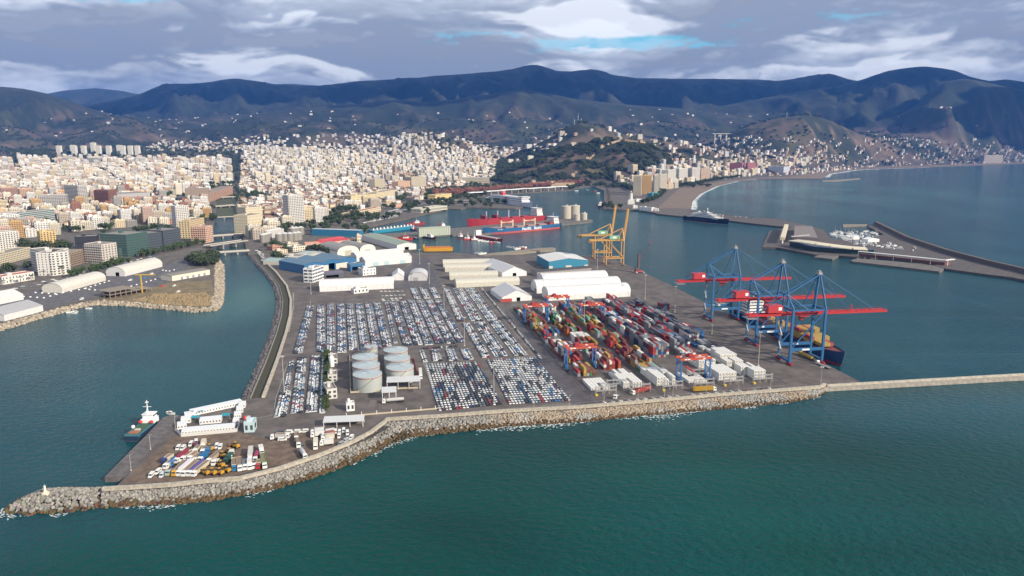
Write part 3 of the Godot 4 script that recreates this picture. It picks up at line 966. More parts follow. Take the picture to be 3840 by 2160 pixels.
func loader(p: Vector3, yaw: float, label: String) -> void:
	var o := thing("wheel_loader", label, "loader", p, yaw, "yellow loaders in the lorry park")
	var yel := mat(0.46, 0.25, 0.03, 0.5)
	var b := Shape.new()
	b.bx(-2.8, 0.9, -1.1, 0.2, 2.0, 1.1, true)
	b.bx(-2.9, 1.2, -0.9, -2.2, 2.4, 0.9, true)
	b.bx(0.2, 0.9, -0.7, 1.6, 1.6, 0.7, true)
	part(o, "body", b, yel)
	var c := Shape.new()
	c.bx(-0.9, 2.0, -0.75, 0.4, 3.3, 0.75)
	part(o, "cab_glass", c, mat(0.04, 0.05, 0.05, 0.1))
	var rf := Shape.new()
	rf.bx(-1.0, 3.3, -0.8, 0.5, 3.42, 0.8, true)
	part(o, "cab_roof", rf, yel)
	var arm := Shape.new()
	for z in [-0.5, 0.5]:
		arm.beam(Vector3(0.9, 1.8, z), Vector3(3.2, 1.1, z), 0.25, 0.3)
	part(o, "arm", arm, mat(0.5, 0.24, 0.02, 0.5))
	var k := Shape.new()
	k.loft([PackedVector3Array([Vector3(3.0, 0.3, -1.4), Vector3(4.3, 0.2, -1.4), Vector3(3.2, 1.5, -1.4)]), PackedVector3Array([Vector3(3.0, 0.3, 1.4), Vector3(4.3, 0.2, 1.4), Vector3(3.2, 1.5, 1.4)])])
	part(o, "bucket", k, mat(0.22, 0.10, 0.03, 0.7))
	wheels_at(o, [-1.9, 1.1], 1.1, 0.8)


func lorries() -> void:
	var w := Color(0.72, 0.72, 0.70); var tan := Color(0.42, 0.36, 0.28); var blue := Color(0.03, 0.16, 0.38); var red := Color(0.36, 0.03, 0.03); var yel := Color(0.55, 0.3, 0.02); var grey := Color(0.3, 0.3, 0.31); var cream := Color(0.62, 0.57, 0.46)
	var n := "in the diagonal rank"
	for e in [
		[[-167.8,-337.5,-168.1,-348.8], "tipper", yel, tan, "yellow-cabbed tipper lorry in the front diagonal rank"],
		[[-165.5,-337.5,-164.7,-349.1], "box", w, Color(0.78, 0.76, 0.80), "white lorry with a long pale lilac trailer in the front rank"],
		[[-162.9,-337.1,-162.4,-348.5], "tipper", w, tan, "white-cabbed tipper with tan load between lilac trailer and red tanker"],
		[[-160.4,-337.3,-159.3,-349.7], "tank", w, Color(0.10, 0.08, 0.32), "tanker with a violet-blue barrel in the front rank"],
		[[-157.9,-336.9,-156.4,-350], "tipper", w, cream, "longest cream tipper trailer in the front rank"],
		[[-171.1,-338,-171.2,-343.5], "flat", Color(0.35, 0.42, 0.36), grey, "grey-green flat lorry beside the yellow-cabbed tipper"],
		[[-175.7,-345.3,-175.3,-349.7], "tipper", w, cream, "short white tipper at the left of the middle rank"],
		[[-180,-352.3,-179,-356.9], "tipper", Color(0.03, 0.05, 0.2), cream, "dark blue tipper at the left end of the middle rank"],
		[[-174.6,-348.5,-174.7,-352.3], "tank", blue, blue, "small blue tank lorry beside the short white tipper"],
		[[-173.2,-352.3,-172.2,-361.5], "box", w, Color(0.30, 0.03, 0.06), "lorry with a long dark red trailer in the middle rank"],
		[[-171,-354.2,-169.8,-362.9], "tipper", w, w, "white tipper next to the dark red trailer"],
		[[-167.6,-354.9,-167.1,-359.5], "tipper", w, Color(0.55, 0.40, 0.32), "pinkish tipper with a red rust-coloured load in the middle rank"],
		[[-164.3,-352.9,-163.4,-358.9], "tipper", cream, grey, "cream-cabbed grey tipper behind the blue canvas lorry"],
		[[-161.6,-353.6,-161.3,-358.2], "box", w, blue, "lorry with a blue canvas cover in the middle rank"],
		[[-156.4,-351.6,-155.3,-360.9], "tipper", w, tan, "big tan tipper at the right of the diagonal ranks"],
		[[-147.8,-352.3,-147.2,-358.2], "box", Color(0.02, 0.07, 0.06), Color(0.03, 0.10, 0.08), "dark green box lorry beside the straight rank"],
		[[-146.8,-356.2,-147.8,-360.9], "box", w, w, "white box lorry behind the dark green one"],
		[[-152.9,-349.7,-153.4,-354.9], "flat", w, w, "low white flat-bed behind the yellow loaders"],
		[[-168.7,-363.6,-168.7,-366.3], "tipper", w, cream, "cream tipper in the rear diagonal rank"],
		[[-164,-362.9,-164.7,-366.3], "tipper", w, cream, "short cream tipper behind the blue canvas lorry"],
		[[-167,-370.5,-168.5,-376.3], "box", w, cream, "cream box lorry alone in the rear rank"],
		[[-162.1,-364.3,-162.9,-369.1], "tipper", blue, blue, "blue tipper in the rear diagonal rank"],
		[[-139.7,-343.2,-143.1,-352.3], "tipper", Color(0.02, 0.14, 0.3), cream, "blue-cabbed tipper, first from the left in the straight rank"],
		[[-136.8,-343.2,-140.6,-353.3], "tipper", w, Color(0.5, 0.36, 0.27), "white-cabbed tipper with brown load in the straight rank"],
		[[-134.7,-344.4,-136.9,-351], "tipper", w, Color(0.02, 0.3, 0.6), "bright blue tipper in the straight rank"],
		[[-132.4,-344.7,-134,-349.1], "box", w, w, "short white box lorry in the straight rank"],
		[[-130.7,-345.9,-131.5,-348.5], "flat", w, grey, "small white flat lorry in the straight rank"],
		[[-128.6,-345.6,-129.5,-349.1], "tipper", red, cream, "red-cabbed lorry with a cream load in the straight rank"],
		[[-135.6,-353.9,-139,-365], "box", w, Color(0.6, 0.6, 0.56), "long pale box trailer in the second row of the straight rank"],
		[[-132.8,-353.6,-134.7,-361.5], "tank", w, Color(0.35, 0.03, 0.12), "tanker with a dark red side in the second row"],
		[[-125.3,-346.3,-130.2,-357.5], "tipper", w, Color(0.10, 0.45, 0.06), "lorry with bright green and blue covers at the right end"],
		[[-132.3,-362.9,-133.5,-365.6], "box", w, w, "white lorry tractor behind the green covered lorry"]]:
		lorry(e[0], e[1], e[2], e[3], e[4])
	var g := "vehicles parked along the rear of the lorry park"
	for e in [
		[[-115.5,-372.1,-118.8,-381.2], "tipper", w, Color(0.25, 0.2, 0.16), "white tipper standing alone in the brown yard"],
		[[-119.4,-381.2,-120.9,-385.8], "tipper", w, Color(0.2, 0.15, 0.12), "open brown trailer behind the lone white tipper"],
		[[-107.7,-357.3,-112,-365.4], "mixer", w, Color(0.55, 0.58, 0.58), "concrete mixer lorry near the sea wall road"],
		[[-105.8,-369.6,-107.7,-377.5], "box", w, Color(0.72, 0.71, 0.62), "tall cream box lorry beside the striped lorry row"],
		[[-105.2,-375.7,-101.3,-376.8], "box", w, w, "white bus-like lorry at the front of the striped row"],
		[[-106.2,-382,-102.2,-383.9], "box", w, Color(0.6, 0.55, 0.45), "cream lorry, second in the striped row"],
		[[-106.9,-385.8,-103,-387.7], "box", w, Color(0.35, 0.12, 0.09), "rust-red topped lorry, third in the striped row"],
		[[-107.5,-388.8,-103.6,-390.8], "box", w, w, "white lorry at the back of the striped row"],
		[[-113.3,-387.3,-108.9,-388.8], "box", w, w, "white box lorry nearest the striped row"],
		[[-114.4,-391.2,-110.7,-392.3], "box", w, w, "white box lorry behind another white one by the fence"],
		[[-135,-384.2,-131.5,-385.4], "flat", w, grey, "low flat trailer between crates and minibus"],
		[[-124.5,-386.1,-130.9,-386.5], "tipper", w, Color(0.6, 0.58, 0.55), "long pale trailer behind the white minibus"]]:
		lorry(e[0], e[1], e[2], e[3], e[4], g)
	for e in [[[-125.5,-383.1,-129.9,-382.7], w, "white minibus in front of the long pale trailer"], [[-133.2,-392.3,-130.1,-392.3], Color(0.06, 0.07, 0.08), "dark pickup van at the left of the rear line"], [[-129.4,-393.5,-126.1,-393.5], w, "white crew van second in the rear line"], [[-124.9,-393.9,-121.6,-394.2], w, "white van third in the rear line"], [[-120.5,-394.5,-117.2,-395], w, "white van fourth in the rear line"], [[-100.1,-390.8,-101.4,-396.3], w, "white van, first from the left under the long canopy"], [[-97.6,-390,-98.9,-395.9], w, "white van, second from the left under the long canopy"], [[-96,-393.5,-96.9,-397.5], w, "white van, third from the left under the long canopy"], [[-92.9,-389.2,-94.2,-395.1], w, "white van, fourth from the left under the long canopy"], [[-100.7,-382.7,-101,-385], w, "white van beside the striped lorry row"], [[-90.2,-383.5,-89.7,-387.3], w, "white van parked furthest along the curved road"], [[-94.2,-374.6,-93.4,-378.3], Color(0.3, 0.32, 0.33), "grey van parked on the curved road"], [[-92.8,-379.7,-91.4,-382.7], Color(0.4, 0.42, 0.43), "silver van parked on the curved road"], [[-113.1,-372.5,-114.8,-375.3], Color(0.1, 0.1, 0.1), "dark van beside the lone white tipper"], [[-97.1,-386.5,-97.5,-388.8], w, "short white van in front of the long canopy"],
		[[-178.8,-336.5,-179.1,-339.8], w, "white van at the lower left corner of the lorry park"], [[-177.6,-340.4,-177.4,-343.5], w, "white van behind the small dark red car"], [[-173.5,-336.8,-173.7,-339.8], Color(0.55, 0.6, 0.66), "pale blue van beside the grey-green flat lorry"], [[-180.3,-369.5,-180.6,-373.4], w, "white van at the left of the rear rank"], [[-177.8,-368.8,-177.8,-373.4], w, "white pickup van second in the rear rank"], [[-175.5,-374.5,-176.1,-378.5], w, "white van at the far left of the rear rank"], [[-173.6,-378.1,-174.7,-380.7], w, "white van furthest back in the rear rank"], [[-171.7,-372.7,-173.1,-376.3], Color(0.2, 0.01, 0.05), "dark red van in the rear rank"], [[-159.7,-370.5,-161.4,-377], Color(0.75, 0.75, 0.75), "white van with dark windows in the rear rank"], [[-157.7,-369.8,-158.8,-375.6], w, "white pickup at the right of the rear rank"], [[-137.6,-351.6,-138.4,-354.9], Color(0.1, 0.06, 0.1), "dark van behind the bright blue tipper"]]:
		van(e[0], e[1], e[2])
	var y := -1.0
	for e in [[Vector3(-153.5, 3, -340.7), "left of three yellow loaders in the front row"], [Vector3(-150, 3, -340.7), "middle of three yellow loaders in the front row"], [Vector3(-146.5, 3, -341), "right of three yellow loaders in the front row"], [Vector3(-149.5, 3, -349.7), "yellow loader beside the dark green lorry"], [Vector3(-150.6, 3, -365), "yellow loader in the second place from the back"], [Vector3(-150.6, 3, -373.4), "yellow loader furthest back with raised bucket"], [Vector3(-152.8, 3, -360.9), "yellow loader half hidden among the tippers"], [Vector3(-163.4, 3, -370.5), "ochre loader behind the blue tipper"], [Vector3(-144, 3, -343.5), "rust-brown loader at the end of the front row"]]:
		loader(e[0] + Vector3(0, 0.006, 0), y + 3.6, "yellow wheel loader, " + e[1] if not e[1].contains("loader") else e[1])
	# tank lorry and tractor in the tank yard, lorries in the container lanes
	lorry([-82.6,-442.2,-71.8,-445.1], "tank", w, Color(0.5, 0.51, 0.5), "white tank lorry beside the small canopy in the tank yard", "lorries in the tank yard")
	lorry([-63.8,-489.9,-66.1,-505.7], "box", w, w, "white lorry by the red pipes of the tank yard", "lorries in the tank yard")
	lorry([136.3,-466.7,123.4,-464.6], "box", w, Color(0.42, 0.25, 0.02), "lorry with a yellow and a red container before the white reefers", "container lorries")
	lorry([78.7,-458.3,90.3,-466.2], "box", w, Color(0.3, 0.05, 0.04), "lorry with a red container near the sea wall", "container lorries")
	lorry([66.2,-449.4,67.4,-451.9], "flat", w, grey, "white lorry tractor standing alone by the sea wall", "container lorries")
	lorry([225.4,-553.1,228.8,-537], "tipper", Color(0.5, 0.34, 0.03), Color(0.5, 0.36, 0.05), "yellow trailer under the nearest blue crane", "container lorries")
	lorry([228.9,-528.4,231.9,-516.8], "flat", w, grey, "white lorry with flat trailer at the quay edge", "container lorries")


# ---------------------------------------------------------------- containers

const BOXES := [["white", 0.80, 0.80, 0.77], ["grey", 0.30, 0.31, 0.33], ["dark grey", 0.13, 0.14, 0.16], ["red", 0.40, 0.035, 0.035], ["dark red", 0.20, 0.025, 0.03], ["yellow", 0.48, 0.32, 0.07], ["orange", 0.48, 0.12, 0.03], ["green", 0.04, 0.20, 0.07], ["dark blue", 0.02, 0.05, 0.12], ["blue", 0.04, 0.14, 0.33], ["rust brown", 0.20, 0.07, 0.04], ["pale green", 0.22, 0.42, 0.33]]
var box_body: ArrayMesh
var box_door: ArrayMesh
var reefer_unit: ArrayMesh
var box_whole: ArrayMesh
var box_spots := []


func container_meshes() -> void:
	var b := Shape.new()
	b.bx(-1.19, 0.02, -6.05, 1.19, 2.57, 6.05, true)
	for x in [-1.2, 1.2]:
		for z in [-6.02, 6.02]:
			b.block(x, 0.0, z, 0.12, 2.6, 0.14)
		for y in [0.0, 2.46]:
			b.block(x, y, 0, 0.08, 0.13, 12.0)
	for k in 20:
		var z := -5.7 + k * 0.6
		for x in [-1.205, 1.205]:
			b.bx(x - 0.02, 0.15, z - 0.16, x + 0.02, 2.45, z + 0.16)
	for k in 12:
		b.bx(-1.1, 2.57, -5.7 + k * 1.02, 1.1, 2.595, -5.2 + k * 1.02)
	box_body = b.mesh(null)
	var d := Shape.new()
	for s in [-1, 1]:
		d.bx(s * 0.57 - 0.52, 0.12, 6.05, s * 0.57 + 0.52, 2.48, 6.09)
	var bars := Shape.new()
	for x in [-0.85, -0.3, 0.3, 0.85]:
		bars.bx(x - 0.03, 0.1, 6.09, x + 0.03, 2.5, 6.13)
	box_door = d.mesh(null)
	bars.mesh(mat(0.35, 0.35, 0.35, 0.5), box_door)
	var r := Shape.new()
	r.bx(-1.05, 0.2, 6.05, 1.05, 2.45, 6.1)
	var fan := Shape.new()
	fan.tube(Vector3(0, 1.55, 6.1), Vector3(0, 1.55, 6.14), 0.5, -1.0, 10)
	fan.bx(-0.8, 0.35, 6.1, 0.8, 0.75, 6.13)
	reefer_unit = r.mesh(mat(0.6, 0.6, 0.57, 0.6))
	fan.mesh(mat(0.05, 0.05, 0.05, 0.7), reefer_unit)
	box_whole = b.mesh(tint_mat(0.55, 0.0, "g", 0.12))
	d.mesh(tint_mat(0.55, 0.0, "g", 0.12), box_whole)


func stack(across: float, low: float, lanes: int, hmin: int, hmax: int, fill: float, colours: Array, where: String, reefer := false) -> void:
	for lane in lanes:
		if rng.randf() > fill:
			continue
		var h := rng.randi_range(hmin, hmax)
		var col: int = colours[rng.randi() % colours.size()]
		for k in h:
			if rng.randf() < 0.6:
				col = colours[rng.randi() % colours.size()]
			var p := port(across + lane * 2.24 + 1.0, low - 4.9 + rng.randf_range(-0.12, 0.12))
			var place := "top" if k == h - 1 else nth(k + 1) + " tier"
			box_spots.append([at2(p, QUAY + 0.005 + k * 2.1), col, "%s %s, %s, %s lane, %s" % [BOXES[col][0], "reefer" if reefer else "container", place, nth(lane + 1), where], reefer, k == h - 1, lane == 0])


func containers() -> void:
	container_meshes()
	var warm := [3, 4, 5, 10, 3, 5, 6, 7, 4, 1, 0, 10, 11]
	var cool := [1, 1, 2, 3, 0, 1, 4, 8, 2, 3, 9, 1]
	var wh := [0]
	var starts := [147.0, 169.8, 193.8, 217.2, 239.5, 261.8]
	# for each block, bays from the sea wall inland: kind, lowest, highest, fill
	var plan := [
		["w11", "...", "g23", "g12", "g13", "c34", "c24", "g13", "w12", "c34", "g24", "g12", "g34", "g13", "g23", "g12", "c12", "g12", "g11"],
		["w22", "w12", "...", "g34", "g24", "g12", "g13", "g23", "w33", "w22", "g34", "g12", "g23", "g13", "g34", "g12", "w34", "w33", "c33"],
		["w23", "w22", "g23", "g24", "g14", "g12", "g23", "g34", "g13", "g23", "g12", "g23", "g34", "g24", "g12", "g13", "g12", "c23", "g33"],
		["w11", "...", "...", "...", "c55", "c55", "c45", "c45", "c45", "c45", "c55", "c44", "c34", "c44", "c45", "c34", "c34", "c33", "c23"],
		["w33", "...", "w23", "w12", "c22", "c55", "c34", "c44", "c45", "c45", "c34", "c34", "c44", "c45", "c34", "c44", "c34", "c44", "c33"],
		["w33", "...", "w23", "w33", "w12", "w12", "c12", "c55", "c45", "c44", "c34", "c45", "c34", "c44", "c34", "c22", "c44", "...", "..."]]
	for b in 6:
		for bay in 24:
			var code: String = plan[b][mini(18, int(bay * 10.3 / 13.0))]
			if code == "...":
				continue
			var cols: Array = wh if code[0] == "w" else (warm if code[0] == "g" else cool)
			var fill := 0.82 if code[0] == "g" else (0.84 if code[0] == "w" else 0.97)
			stack(starts[b], -446.0 - bay * 10.3 - (bay / 6) * 2.0, 6, int(code[1]), int(code[2]), fill, cols, "%s bay of the %s container block" % [nth(bay + 1), ["first", "second", "third", "fourth", "fifth", "sixth"][b]], code[0] == "w")
	for e in [[289.0, -662.0, 4, 3, 4], [270.0, -690.0, 4, 2, 3], [250.0, -706.0, 4, 2, 4], [226.0, -704.0, 3, 3, 3]]:
		stack(e[0], e[1], e[2], e[3], e[4], 1.0, cool, "stacks at the inland end near the white tents")
	box_spots.sort_custom(func(a, b): return (a[0].z + (70.0 if a[4] else 0.0) + (25.0 if a[5] else 0.0)) > (b[0].z + (70.0 if b[4] else 0.0) + (25.0 if b[5] else 0.0)))
	var rest := []; var tints := []
	var turn := Basis(Vector3.UP, AX) * Basis.from_scale(Vector3.ONE * 0.8)
	for i in box_spots.size():
		var c: Array = box_spots[i]
		var k := Color(BOXES[c[1]][1], BOXES[c[1]][2], BOXES[c[1]][3])
		if i < 300:
			var o := thing("shipping_container", c[2], "container", c[0], AX, "containers in the yard")
			o.scale = Vector3.ONE * 0.8
			var m := mat(k.r, k.g, k.b, 0.55, 0.0, "g", 0.12)
			part(o, "body", box_body).material_override = m
			if c[3]:
				part(o, "cooling_unit", reefer_unit)
			else:
				part(o, "door", box_door).set_surface_override_material(0, m)
		else:
			rest.append(Transform3D(turn, c[0]))
			tints.append(k * rng.randf_range(0.7, 1.12))
	var mm := many(self, "more_shipping_containers", box_whole, rest, tints)
	tag(mm, "stacked red, grey, white and yellow shipping containers deeper in the yard", "containers")
	# steel racks that serve the reefers
	for e in [[147.5, -440.5], [159.0, -452.0], [171.0, -440.0], [194.5, -440.5], [217.5, -441.0], [222.0, -462.0], [239.5, -441.5], [261.5, -441.5]]:
		var q := port(e[0] + 7.0, e[1] + 3.0)
		var o := thing("reefer_rack", "grey steel access rack at the %s of the reefer stacks" % ["first", "second", "third", "fourth", "fifth", "sixth", "seventh", "last"][[147.5, 159.0, 171.0, 194.5, 217.5, 222.0, 239.5, 261.5].find(e[0])], "rack", at2(q), AX, "reefer racks")
		var st := mat(0.42, 0.42, 0.41, 0.55, 0.3)
		for x in [-7.0, -2.3, 2.3, 7.0]:
			var s := Shape.new()
			for z in [-0.8, 0.8]:
				s.block(x, 0, z, 0.18, 6.6, 0.18)
			part(o, "post", s, st)
		for y in [2.6, 5.2]:
			var s := Shape.new()
			s.bx(-7.2, y, -0.9, 7.2, y + 0.1, 0.9, true)
			part(o, "walkway", s, st)
			var rail := Shape.new()
			rail.block(0, y + 1.0, 0.9, 14.4, 0.08, 0.08); rail.block(0, y + 0.55, 0.9, 14.4, 0.06, 0.06)
			part(o, "rail", rail, st)
		var f := Shape.new()
		f.block(-7.0, 0, 1.6, 1.6, 1.2, 1.2)
		part(o, "yellow_guard", f, mat(0.55, 0.42, 0.03, 0.6))


# ---------------------------------------------------------------- cranes

func yard_crane(across: float, low: float, label: String) -> void:
	var o := thing("yard_crane", label, "crane", at2(port(across, low)), AX, "rubber-tyred yard cranes")
	var blue := mat(0.025, 0.12, 0.33, 0.45); var org := mat(0.42, 0.07, 0.035, 0.45)
	var w := 21.5
	for x in [0.0, w]:
		for z in [0.0, -7.0]:
			var s := Shape.new()
			s.block(x, 1.4, z, 0.9, 14.6, 0.75)
			part(o, "leg", s, blue)
		var sill := Shape.new()
		sill.block(x, 1.2, -3.5, 1.0, 0.9, 9.5)
		part(o, "sill_beam", sill, blue)
		var tie := Shape.new()
		tie.block(x, 14.6, -3.5, 0.7, 0.8, 7.0)
		part(o, "tie_beam", tie, blue)
		for z in [1.0, -8.0]:
			for dx in [-0.55, 0.55]:
				var t := Shape.new()
				t.tube(Vector3(x + dx - 0.22, 0.75, z), Vector3(x + dx + 0.22, 0.75, z), 0.75, -1.0, 10)
				part(o, "wheel", t, mat(0.02, 0.02, 0.02, 0.85))
	for z in [0.0, -7.0]:
		var g := Shape.new()
		g.bx(-1.0, 16.0, z - 0.55, w + 1.0, 17.5, z + 0.55, true)
		part(o, "girder", g, org)
		var plate := Shape.new()
		for k in 3:
			plate.block(3.0 + k * 2.3 + (9.0 if k == 2 else 0.0), 16.35, z + 0.57, 1.8, 0.75, 0.05)
		part(o, "name_board", plate, mat(0.75, 0.74, 0.72, 0.6))
	var tr := Shape.new()
	tr.bx(6.0, 17.5, -7.4, 10.0, 18.3, 0.4, true)
	tr.bx(6.6, 18.3, -5.5, 9.4, 19.6, -2.0)
	part(o, "trolley", tr, mat(0.32, 0.03, 0.03, 0.5))
	var cab := Shape.new()
	cab.bx(10.2, 13.6, -4.6, 12.0, 15.9, -2.6, true)
	part(o, "cabin", cab, mat(0.5, 0.5, 0.5, 0.3))
	var sp := Shape.new()
	sp.bx(7.0, 8.2, -9.5, 9.0, 8.8, 2.5, true)
	part(o, "spreader", sp, mat(0.45, 0.05, 0.04, 0.5))
	var rope := Shape.new()
	for x in [7.2, 8.8]:
		for z in [-6.0, -1.0]:
			rope.tube(Vector3(x, 8.8, z), Vector3(x, 17.5, z), 0.05, -1.0, 4)
	part(o, "rope", rope, mat(0.05, 0.05, 0.05))
	var ho := Shape.new()
	ho.block(w + 1.2, 2.2, -3.5, 1.4, 2.2, 3.0)
	part(o, "engine_house", ho, mat(0.6, 0.6, 0.6, 0.5))


# a ship-to-shore gantry: x runs towards the water, the origin lies between the landside legs
func quay_crane(at: Vector3, label: String) -> void:
	var o := thing("quay_crane", label, "crane", at, AX - 0.05, "blue ship-to-shore cranes")
	var blue := mat(0.022, 0.115, 0.27, 0.42); var red := mat(0.42, 0.025, 0.028, 0.4); var steel := mat(0.3, 0.3, 0.3, 0.5, 0.3); var rope := mat(0.05, 0.07, 0.10, 0.6)
	var g := 26.0; var half := 8.0; var top := 42.0
	for x in [0.0, g]:
		for z in [-half, half]:
			var s := Shape.new()
			s.loft([sq(x, z, 2.2, 0.75), sq(x, z, 11.0, 0.85), sq(x, z, top, 0.75)])
			part(o, "leg", s, blue)
			var bogie := Shape.new()
			for k in 3:
				bogie.block(x, 0.5, z - 2.6 + k * 2.6, 1.5, 1.2, 2.0)
			for k in 6:
				bogie.tube(Vector3(x - 0.3, 0.45, z - 3.3 + k * 1.3), Vector3(x + 0.3, 0.45, z - 3.3 + k * 1.3), 0.45, -1.0, 8)
			part(o, "bogie", bogie, mat(0.35, 0.02, 0.03, 0.5))
		var sill := Shape.new()
		sill.bx(x - 0.8, 1.7, -half, x + 0.8, 3.4, half, true)
		part(o, "sill_beam", sill, blue)
		var cross := Shape.new()
		cross.bx(x - 0.6, top - 1.6, -half, x + 0.6, top, half, true)
		part(o, "cross_beam", cross, blue)
	for z in [-half, half]:
		var p := Shape.new()
		p.bx(0.6, 10.5, z - 0.7, g - 0.6, 12.6, z + 0.7, true)
		part(o, "portal_beam", p, blue)
		var board := Shape.new()
		board.bx(9.0, 10.9, z + 0.71, 15.0, 12.2, z + 0.76)
		part(o, "name_board", board, mat(0.7, 0.7, 0.7, 0.6))
		var t := Shape.new()
		t.bx(0.6, top - 1.3, z - 0.5, g - 0.6, top - 0.2, z + 0.5, true)
		part(o, "top_beam", t, blue)
		var br := Shape.new()
		br.tube(Vector3(1.0, 12.8, z), Vector3(g - 0.6, top - 2.0, z), 0.55, -1.0, 7)
		part(o, "brace", br, blue)
	for z in [-2.6, 2.6]:
		var b := Shape.new()
		b.bx(-32.0, 36.6, z - 0.5, 29.5, 38.2, z + 0.5, true)
		part(o, "girder", b, red)
		var boom := Shape.new()
		boom.bx(30.0, 36.6, z - 0.5, 80.0, 38.2, z + 0.5, true)
		for k in 24:
			boom.block(31.5 + k * 2.0, 38.3, z + signf(z) * 0.9, 0.06, 1.1, 0.06)
		boom.block(55.0, 39.35, z + signf(z) * 0.9, 49.0, 0.07, 0.07)
		part(o, "boom", boom, red)
	var ties := Shape.new()
	for k in 11:
		ties.block(-30.0 + k * 11.0, 36.6, 0, 0.7, 1.2, 4.4)
	part(o, "boom_tie", ties, red)
	var tip := Shape.new()
	for z in [-0.6, 0.6]:
		tip.block(52.0, 38.3, z, 0.3, 4.5, 0.3)
	part(o, "boom_post", tip, red)
	# apex frame over the waterside legs
	for z in [-half, half]:
		var a := Shape.new()
		a.tube(Vector3(g, top, z), Vector3(g - 2.5, 67.0, z * 0.14), 0.75, 0.6, 7)
		part(o, "apex_leg", a, blue)
		var s := Shape.new()
		s.tube(Vector3(g - 9.0, top - 0.3, z), Vector3(g - 2.8, 66.5, z * 0.1), 0.45, 0.4, 6)
		part(o, "apex_strut", s, blue)
		var k := Shape.new()
		k.tube(Vector3(0.5, top, z), Vector3(-2.5, 52.5, z * 0.35), 0.6, 0.5, 6)
		k.tube(Vector3(-2.5, 52.5, z * 0.35), Vector3(12.0, top - 0.4, z * 0.9), 0.45, 0.45, 6)
		part(o, "back_frame", k, blue)
		var st := Shape.new()
		st.tube(Vector3(g - 2.5, 66.8, z * 0.14), Vector3(-2.5, 52.5, z * 0.35), 0.5, 0.5, 6)
		part(o, "back_stay", st, blue)
		var bk := Shape.new()
		bk.tube(Vector3(-2.5, 52.5, z * 0.35), Vector3(-26.0, 38.3, z * 0.33), 0.3, 0.3, 5)
		part(o, "girder_stay", bk, blue)
		for e in [49.0, 71.0]:
			var f := Shape.new()
			f.tube(Vector3(g - 2.0, 67.0, z * 0.14), Vector3(e, 38.4, z * 0.33), 0.22, 0.22, 5)
			part(o, "fore_stay", f, mat(0.03, 0.10, 0.20, 0.5))
	var head := Shape.new()
	head.bx(g - 4.2, 66.6, -1.8, g - 1.0, 68.0, 1.8, true)
	head.bx(g - 3.6, 68.0, -1.2, g - 1.8, 69.4, 1.2)
	head.tube(Vector3(g - 2.6, 69.4, 0), Vector3(g - 2.6, 71.5, 0), 0.12, 0.05, 5)
	part(o, "apex_platform", head, steel)
	var house := Shape.new()
	house.bx(-17.5, 39.2, -4.0, -6.0, 44.6, 4.0, true)
	part(o, "machinery_house", house, mat(0.42, 0.035, 0.04, 0.45))
	var logo := Shape.new()
	logo.bx(-9.5, 41.0, 4.01, -7.0, 43.4, 4.06)
	part(o, "sign", logo, mat(0.75, 0.75, 0.75, 0.6))
	var plat := Shape.new()
	plat.bx(-33.5, 35.2, -5.0, -26.0, 35.5, 5.0, true)
	for x in [-33.4, -26.1]:
		plat.block(x, 36.3, 0, 0.08, 0.08, 10.0)
	for k in 6:
		plat.block(-33.4, 35.5, -5.0 + 2.0 * k, 0.07, 0.9, 0.07)
	part(o, "end_platform", plat, steel)
	var cab := Shape.new()
	cab.bx(10.0, 32.3, -1.4, 13.0, 35.2, 1.4, true)
	part(o, "driver_cabin", cab, mat(0.25, 0.04, 0.04, 0.35))
	var tro := Shape.new()
	tro.bx(8.5, 35.2, -3.8, 16.0, 36.1, 3.8, true)
	part(o, "trolley", tro, mat(0.3, 0.03, 0.04, 0.5))
	var fest := Shape.new()
	for k in 13:
		var x := -25.0 + k * 2.5
		var q := Vector3(x, 35.9, 3.5)
		for j in 6:
			var u := (j + 1) / 6.0
			var nq := Vector3(x + 2.5 * u, 35.9 - 4.0 * u * (1.0 - u) * 3.6, 3.5)
			fest.tube(q, nq, 0.09, -1.0, 4, false)
			q = nq
	part(o, "cable_loop", fest, rope)
	var stair := Shape.new()
	for k in 6:
		var y := 4.0 + k * 5.4
		stair.beam(Vector3(-1.4, y, -half + 1.0 + (4.0 if k % 2 else 0.0)), Vector3(-1.4, y + 5.4, -half + (1.0 if k % 2 else 5.0)), 0.8, 0.15)
		stair.block(-1.4, y, -half + 3.0, 1.0, 0.1, 6.0)
	part(o, "stair", stair, steel)


func sq(x: float, z: float, y: float, h: float) -> PackedVector3Array:
	return PackedVector3Array([Vector3(x - h, y, z + h), Vector3(x + h, y, z + h), Vector3(x + h, y, z - h), Vector3(x - h, y, z - h)])


